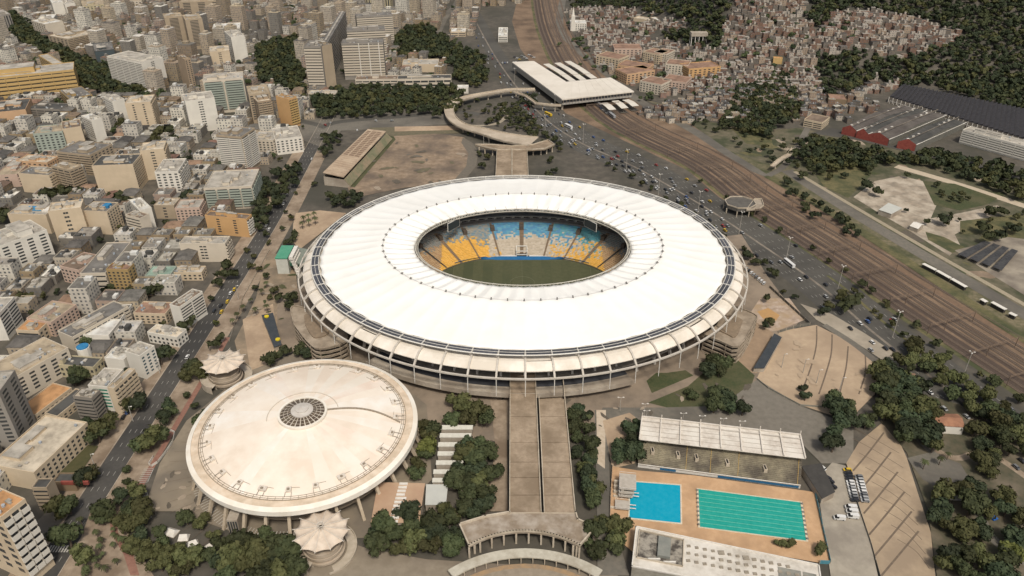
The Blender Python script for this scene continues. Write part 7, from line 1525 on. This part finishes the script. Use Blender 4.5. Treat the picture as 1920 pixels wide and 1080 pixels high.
# woods that read as one mass
def wood(name, label, pts, seed, leaves=46):
    rn = random.Random(seed); var = [crown_mesh(rn, 5.0, 8.0, leaves, 0, 2.6, 4) for _ in range(10)]; mb = MB()
    for x, y, z, r, tone in pts:
        v = rn.choice(var); s = r / 5.0; a = rn.uniform(0, 6.28); ca, sa = math.cos(a) * s, math.sin(a) * s; k = len(mb.v); mb.v += [(x + p[0] * ca - p[1] * sa, y + p[0] * sa + p[1] * ca, z + p[2] * s) for p in v.v]; mb.f += [tuple(k + i for i in f) for f in v.f]; mb.m += [tone] * len(v.f)
    mb.uv = [None] * len(mb.f); mb.c = [None] * len(mb.f); return tag(mb.obj(name, LEAFS), label, 'wood', kind='stuff')
wood('scattered_trees', 'many small trees among the far streets and yards', [(x, y, z, r * 1.25, (t if t is not None else 0)) for x, y, z, r, t, g in far_], 5)
pts = []
for i, P in enumerate(WOODS):
    xs = [p[0] for p in P]; ys = [p[1] for p in P]; y = min(ys)
    while y < max(ys):
        x = min(xs)
        while x < max(xs):
            jx, jy = x + trn.uniform(-3, 3), y + trn.uniform(-3, 3)
            if inpoly(jx, jy, P) and foot_free(jx, jy, 1): pts.append((jx, jy, T(jx, jy), trn.uniform(4.2, 7.5), trn.choice((0, 2, 2, 0, 1))))
            x += 8.2
        y += 8.2
wood('town_woods', 'dark belts of trees around the university slabs and between the streets', pts, 6)
pts = []
for k in range(900):      # single trees among the far houses
    u, v = trn.uniform(0, 1600), trn.uniform(-5, 330); g = G(u, v)
    if (g.x < -240 or v < 200) and foot_free(g.x, g.y, 2) and not (-75 < g.x < 30 + (g.y - 800) * .1 and g.y < 1500) and not (g.x > -236 and g.y < 830): pts.append((g.x, g.y, g.z, trn.uniform(3, 6.5), trn.choice((0, 2, 0))))
wood('street_trees', 'dark trees dotted between the far houses', pts, 8)
pts = []; y = 880.0
FAVW = FAV + MIDT
while y < 1800:
    x = 40.0
    while x < 1150:
        jx, jy = x + trn.uniform(-3, 3), y + trn.uniform(-3, 3); z = T(jx, jy); u, v = pjv(jx, jy, z); ok = -20 < u < 1945 and -45 < v < 330
        if ok and not any(inpoly(u, v, P) for P in FAVW) and foot_free(jx, jy, 2):
            hill = (u > 1520 and v < 165 + (u - 1520) * .12) or (1075 < u < 1380 and v < 24 + (u > 1180) * 12 + max(0, (u - 1240)) * .55) or (1240 < u < 1345 and 60 < v < 110)
            if hill or (u > 1340 and 60 < v < 200 and trn.random() < .35 and u < 1560): pts.append((jx, jy, z - 1, trn.uniform(4.5, 8.5), trn.choice((0, 2, 2, 0, 2, 1))))
        x += 9.2 if jy < 1400 else 11
    y += 9.2 if y < 1400 else 12
wood('hill_forest', 'dark green forest covering the hill at the upper right', pts, 7, 34)

# ================= vehicles =================
TYRE = mat('tyre', (.02, .02, .02)); CG = mat('car_glass', (.02, .023, .026), rough=.15, spec=.6)
def carpaint(name, c): return mat('paint_' + name, c, tuple(q * .9 for q in c), 2., rough=.3, spec=.6)
CC = {'white': (.62, .61, .58), 'silver': (.34, .34, .33), 'grey': (.15, .15, .15), 'black': (.025, .025, .028), 'yellow': (.58, .38, .02), 'red': (.34, .04, .03), 'blue': (.05, .10, .25)}
CPR = {}
def car_proto(col, van=False):
    b = MB(); L, W, H1, H2 = (5.6, 2.0, 1.1, 2.3) if van else (4.3, 1.8, .82, 1.45)
    b.prism([(-L / 2, -W / 2 + .15), (-L / 2 + .2, -W / 2), (L / 2 - .3, -W / 2), (L / 2, -W / 2 + .3), (L / 2, W / 2 - .3), (L / 2 - .3, W / 2), (-L / 2 + .2, W / 2), (-L / 2, W / 2 - .15)], .3, H1)
    x0, x1 = (-L / 2 + .1, L / 2 - 1.3) if van else (-L * .36, L * .16); y = W / 2 - .22; n = len(b.v)
    b.v += [(x0, -y, H2), (x1, -y, H2), (x1, y, H2), (x0, y, H2), (x0, -y, H2 - .1), (x1, -y, H2 - .1), (x1, y, H2 - .1), (x0, y, H2 - .1)]
    for f in ((0, 1, 2, 3), (0, 4, 5, 1), (1, 5, 6, 2), (2, 6, 7, 3), (3, 7, 4, 0)): b.f.append(tuple(n + i for i in f)); b.m.append(0); b.uv.append(None); b.c.append(None)
    if van: b.box(x0, -W / 2 + .05, H1, x1 - 1.0, W / 2 - .05, H2 - .02)
    o = b.obj('van' if van else 'car', carpaint(col, CC[col])); g = MB(); n = 0; xa, xb = (x0 - .02, x1 + .9) if van else (x0 - .35, x1 + .75); yy = W / 2 - .06
    g.v = [(xa, -yy, H1), (xb, -yy, H1), (xb, yy, H1), (xa, yy, H1), (x0, -y, H2 - .05), (x1, -y, H2 - .05), (x1, y, H2 - .05), (x0, y, H2 - .05)]
    for f in ((0, 1, 5, 4), (1, 2, 6, 5), (2, 3, 7, 6), (3, 0, 4, 7)): g.f.append(f); g.m.append(0); g.uv.append(None); g.c.append(None)
    g.obj('windows', CG, o)
    for sx in (-L * .3, L * .3):
        for sy in (-1, 1): w_ = MB(); w_.bar((sx, sy * (W / 2 - .2), .33), (sx, sy * (W / 2 + .02), .33), .34, n=10); w_.obj('wheel', TYRE, o)
    return o
crn = random.Random(31); NC = [0]
def car(x, y, rz, col=None, grp='', where='', van=False, z=None):
    if NC[0] > 292: return
    col = col or crn.choice(('white', 'white', 'white', 'silver', 'silver', 'grey', 'black', 'black', 'yellow', 'red', 'white', 'blue')); k = (col, van); z = .02 + LAY[0] * .006 if z is None else z
    if k not in CPR: CPR[k] = car_proto(col, van); c = CPR[k]; c.location = (x, y, z); c.rotation_euler.z = rz
    else: c = dup(CPR[k], (x, y, z), rz)
    NC[0] += 1; auto(c, col + (' van' if van else ' car') + where, 'van' if van else 'car', grp, x, y)
def on_line(line, off, t):
    Q = offset_line(line, off); f = t * (len(Q) - 1); i = min(int(f), len(Q) - 2); p = Q[i] + (Q[i + 1] - Q[i]) * (f - i); d = Q[i + 1] - Q[i]; return p, math.atan2(d.y, d.x)
for off in (-19.8, -16.4, -13, -9.6, -6): 
    t = .0
    while t < .93:
        p, a = on_line(HWC, off, t)
        if inview(p.x, p.y, 0, 0): car(p.x, p.y, a + (math.pi if off > 0 else 0), None, 'cars on the highway', ' in highway traffic')
        t += crn.uniform(.010, .034) if t < .50 else crn.uniform(.045, .14)
for off in (.5, 4, 7.5, 17, 20):
    t = .1
    while t < .93:
        p, a = on_line(HWC, off, t); car(p.x, p.y, a + math.pi, None, 'cars on the highway', ' in highway traffic'); t += crn.uniform(.02, .06) if t < .42 else crn.uniform(.07, .24)
for px_, py_, c_, w_ in ((352, 672, 'white', False), (440, 545, 'yellow', False), (427, 568, 'yellow', False), (416, 587, 'yellow', False), (433, 552, 'white', False), (402, 585, 'black', False), (415, 575, 'black', False), (505, 432, 'white', False), (538, 365, 'white', False), (532, 384, 'white', False), (500, 425, 'silver', False), (585, 300, 'white', False), (240, 775, 'blue', False), (232, 785, 'black', False)):
    g = G(px_, py_); car(g.x, g.y, R(90 + crn.uniform(-4, 4)), c_, 'cars on the avenue', ' on the avenue')
for i in range(11):   # two columns of parked cars in the yard beside the pools
    g = G(1588 + i * 1.4, 884 + i * 5.7); cols = ('yellow', 'black', 'black', 'black', 'white', 'white', 'silver', 'white', 'silver', 'grey', 'black'); car(g.x, g.y, R(176), cols[i], 'cars parked in the yard by the pools', ' parked in the yard, left column'); 
    if i > 1: car(g.x + 5.0, g.y - .4, R(176), crn.choice(('white', 'silver', 'grey', 'black')), 'cars parked in the yard by the pools', ' parked in the yard, right column')
for k, (x, y) in enumerate(((1594, 955), (1596, 963), (1598, 972), (1573, 975))): g = G(x, y); car(g.x, g.y, R(172), 'white', 'white vans parked in the yard', (' topmost in the stack of three', ' middle in the stack of three', ' lowest in the stack of three', ' parked alone left of the other three')[k], True)
for x, y, a in ((1541, 880, 120), (1551, 899, 130), (1556, 905, 130), (1561, 915, 130)): g = G(x, y); car(g.x, g.y, R(a), crn.choice(('white', 'black', 'white')), 'cars parked by the dark lean-to', ' parked beside the lean-to')
for i in range(8): g = G(1399 + i * 4.7, 506 + i * 3.9); car(g.x, g.y, R(55), crn.choice(('white', 'black', 'silver', 'grey', 'black')), 'cars parked against the highway wall', ' parked along the wall')
for i in range(9): g = G(965 + i * 4.5, 108 + (i % 3) * 3 - i * .6); car(g.x, g.y, R(20), None, 'cars parked behind the station', ' parked behind the station')
for i in range(9): g = G(1112 + i * 3.3, 190 + i * 3); car(g.x, g.y, R(150), None, 'cars parked in front of the station', ' parked in front of the station')
for x, y in ((985, 200), (1000, 212), (1008, 220), (1020, 205), (735, 228), (705, 228), (620, 232), (670, 246), (610, 236), (1120, 125), (1105, 112), (1130, 130), (310, 205), (340, 215), (338, 255), (350, 262), (360, 290), (240, 275), (250, 280)): g = G(x, y); car(g.x, g.y, R(crn.uniform(0, 180)), None, 'cars on the side streets', ' on a side street')
# buses
def bus(px_, py_, rz, label, col='white'):
    g = G(px_, py_); e = empty('bus', (g.x, g.y, .02 + LAY[0] * .006), rz); tag(e, label, 'bus'); b = MB(); b.box(-6, -1.25, .4, 6, 1.25, 3.1); b.obj('body', carpaint(col, CC[col]), e); b = MB(); b.box(-5.7, -1.28, 1.5, 5.9, 1.28, 2.5); b.obj('windows', CG, e)
    for sx in (-3.6, 3.8):
        for sy in (-1, 1): w_ = MB(); w_.bar((sx, sy * 1.0, .5), (sx, sy * 1.27, .5), .5, n=10); w_.obj('wheel', TYRE, e)
_, ba = on_line(HWC, -10, .35); bus(1028, 217, ba, 'yellow green bus in the thick traffic below the station', 'yellow'); bus(1066, 240, ba, 'white bus in the traffic jam left of the station canopies'); bus(1479, 498, ba - .3, 'white minibus alone on the highway right of the stadium')
# ================= trains, masts, lamps =================
def train(t0, n, off, label, cm):
    e = empty('train', (0, 0, 0)); tag(e, label, 'train')
    for k in range(n):
        p, a = on_line(RAILC, off, t0 + k * .0165); b = MB(); b.box(-9.6, -1.45, 1.0, 9.6, 1.45, 3.9); o = b.obj('carriage', cm, e, loc=(p.x, p.y, .2), rz=a); b = MB(); b.box(-9.2, -1.5, 2.2, 9.2, 1.5, 3.1); b.obj('windows', CG, o); b = MB(); b.box(-8.8, -1.2, .5, 8.8, 1.2, 1.0); b.obj('bogie', TYRE, o)
train(.235, 3, 2.5, 'grey commuter train standing among the tracks just in front of the station', mat('train_grey', (.28, .28, .28), (.22, .22, .22)))
mg = mat('galvanised', (.40, .37, .32), (.30, .27, .23), 1.); gm_ = mat('gantry_rust', (.13, .09, .065), (.19, .14, .10), 1.)
for k in range(17):
    p, a = on_line(RAILC, 0, .16 + k * .048); e = empty('overhead_gantry', (p.x, p.y, 0), a); d = MB(); d.bar((0, -19, 8.2), (0, 22, 8.2), .22); d.bar((0, -19, 7.2), (0, 22, 7.2), .16)
    for j in range(14): d.bar((0, -19 + j * 3, 7.2), (0, -17.5 + j * 3, 8.2), .1, n=3)
    d.obj('cross_beam', gm_, e)
    for y in (-19, -3.5, 22): m_ = MB(); m_.bar((0, y, 0), (0, y, 9), .24); m_.obj('mast', gm_, e)
    auto(e, 'rusty overhead line gantry spanning the tracks', 'gantry', 'overhead line gantries', p.x, p.y)
def lamp(px_, py_, h, label, grp=None, arms=3):
    g = G(px_, py_); e = empty('street_lamp', (g.x, g.y, 0)); auto(e, label, 'street lamp', grp, g.x, g.y); b = MB(); b.bar((0, 0, 0), (0, 0, h), .26, n=6, r2=.14); b.obj('pole', mg, e)
    for k in range(arms):
        a = 6.283 * k / arms; b = MB(); b.bar((0, 0, h - .3), (1.5 * math.cos(a), 1.5 * math.sin(a), h), .09); b.box(1.5 * math.cos(a) - .45, 1.5 * math.sin(a) - .3, h - .1, 1.5 * math.cos(a) + .45, 1.5 * math.sin(a) + .3, h + .15); b.obj('lamp_head', WHITEP, e)
for x, y in ((1174, 318), (1234, 366), (1308, 400), (1385, 440), (1473, 490), (1570, 545), (1673, 633), (1803, 712), (1093, 268), (1040, 210), (965, 158), (1022, 250)): lamp(x, y, 21, 'tall white lamp mast beside the highway', 'tall lamp masts along the highway')
for x, y in ((1162, 770), (1210, 795), (1278, 800), (1313, 805), (1352, 810), (1387, 815), (1207, 782)): lamp(x, y, 10, 'slim white lamp post behind the pool grandstand', 'lamp posts behind the pool grandstand', 2)
for x, y in ((1530, 720), (1505, 700), (1573, 735), (1465, 690), (447, 560), (330, 610), (300, 700), (250, 790), (180, 880), (60, 1050), (907, 270), (917, 272)): lamp(x, y, 11, 'single lamp post standing on the pavement', 'lamp posts on the pavements', 1)
for k, (x, y, s) in enumerate(((322, 1000, 6), (345, 1010, 5), (362, 1022, 5), (388, 1032, 6))):
    g = G(x, y); e = empty('white_tent', (g.x, g.y, .6), k * .4 - .3); tag(e, ('white crumpled tent in the hedge ring, ' + ('leftmost of four', 'second from the left', 'third from the left', 'rightmost of four')[k]), 'tent', 'white tents inside the hedge ring'); b = MB(); n = len(b.v); b.v += [(-s / 2, -s * .4, 0), (s / 2, -s * .4, 0), (s / 2, s * .4, 0), (-s / 2, s * .4, 0), (-s * .3, 0, 2.6), (s * .35, .3, 2.2)]
    for f in ((0, 1, 5, 4), (1, 2, 5), (2, 3, 4, 5), (3, 0, 4)): b.f.append(f); b.m.append(0); b.uv.append(None); b.c.append(None)
    b.obj('tent_sheet', WHITEP, e); b = MB(); b.box(-s / 2 - .1, -s * .42, -.5, s / 2 + .1, s * .42, 0); b.obj('base', CONC, e)
g = G(1852, 966); mb = MB(); mb.prism([(-4, -1.2), (4, -1.6), (4.4, 1.2), (-3.6, 1.5)], .6, 1.4); e = mb.obj('blue_tarpaulin', mat('tarp_blue', (.02, .09, .36), (.03, .14, .42), 1.), loc=(g.x, g.y, 0), rz=-1.1); tag(e, 'bright blue tarpaulin lying among the garden trees at the lower right', 'tarpaulin')
for x, y, l in ((1790, 932, 'white canvas awning in the garden clearing'), (1905, 815, 'white canvas awning at the right edge of the garden'), (1900, 1000, 'pale awning low in the garden at the right edge')):
    g = G(x, y, 3); e = empty('garden_awning', (g.x, g.y, 0)); tag(e, l, 'awning'); b = MB(); b.prism([(-3, -2), (3, -2.4), (3.4, 2), (-2.6, 2.2)], 3, 3.2); b.obj('canvas', WHITEP, e)
    for sx in (-2.4, 2.8): b = MB(); b.bar((sx, -1.6, 0), (sx, -1.6, 3), .12); b.obj('post', CONC, e); b = MB(); b.bar((sx, 1.6, 0), (sx, 1.6, 3), .12); b.obj('post', CONC, e)

# ================= labels for repeated things: completed from the nearest landmark =================
def finish_labels():
    buckets = {}
    for o, desc, x, y in AUTO:
        best = sorted(LM, key=lambda l: (l[1] - x) ** 2 + (l[2] - y) ** 2)[0]; dx, dy = x - best[1], y - best[2]
        w_ = ('left of' if dx < 0 else 'right of') if abs(dx) > abs(dy) else ('in front of' if dy < 0 else 'behind')
        buckets.setdefault((desc, w_, best[0]), []).append((dx * dx + dy * dy, o))
    ords = ['nearest it', 'second nearest', 'third nearest', 'fourth nearest', 'fifth nearest', 'sixth nearest', 'seventh nearest', 'eighth nearest', 'ninth nearest', 'tenth nearest']
    for (desc, w_, ph), L in buckets.items():
        L.sort(key=lambda q: q[0])
        for i, (d, o) in enumerate(L):
            t = f'{desc} {w_} {ph}'
            if len(L) > 1: t += ', ' + (ords[i] if i < 10 else 'farther off')
            ws = t.split()
            if len(ws) > 16: t = t.replace(' hillside house,', ' house,').replace(' in highway traffic', '').replace('three storey ', '').replace(' flat roof', ' roof').replace(' pitched roof', ' roof')
            o['label'] = t
finish_labels()
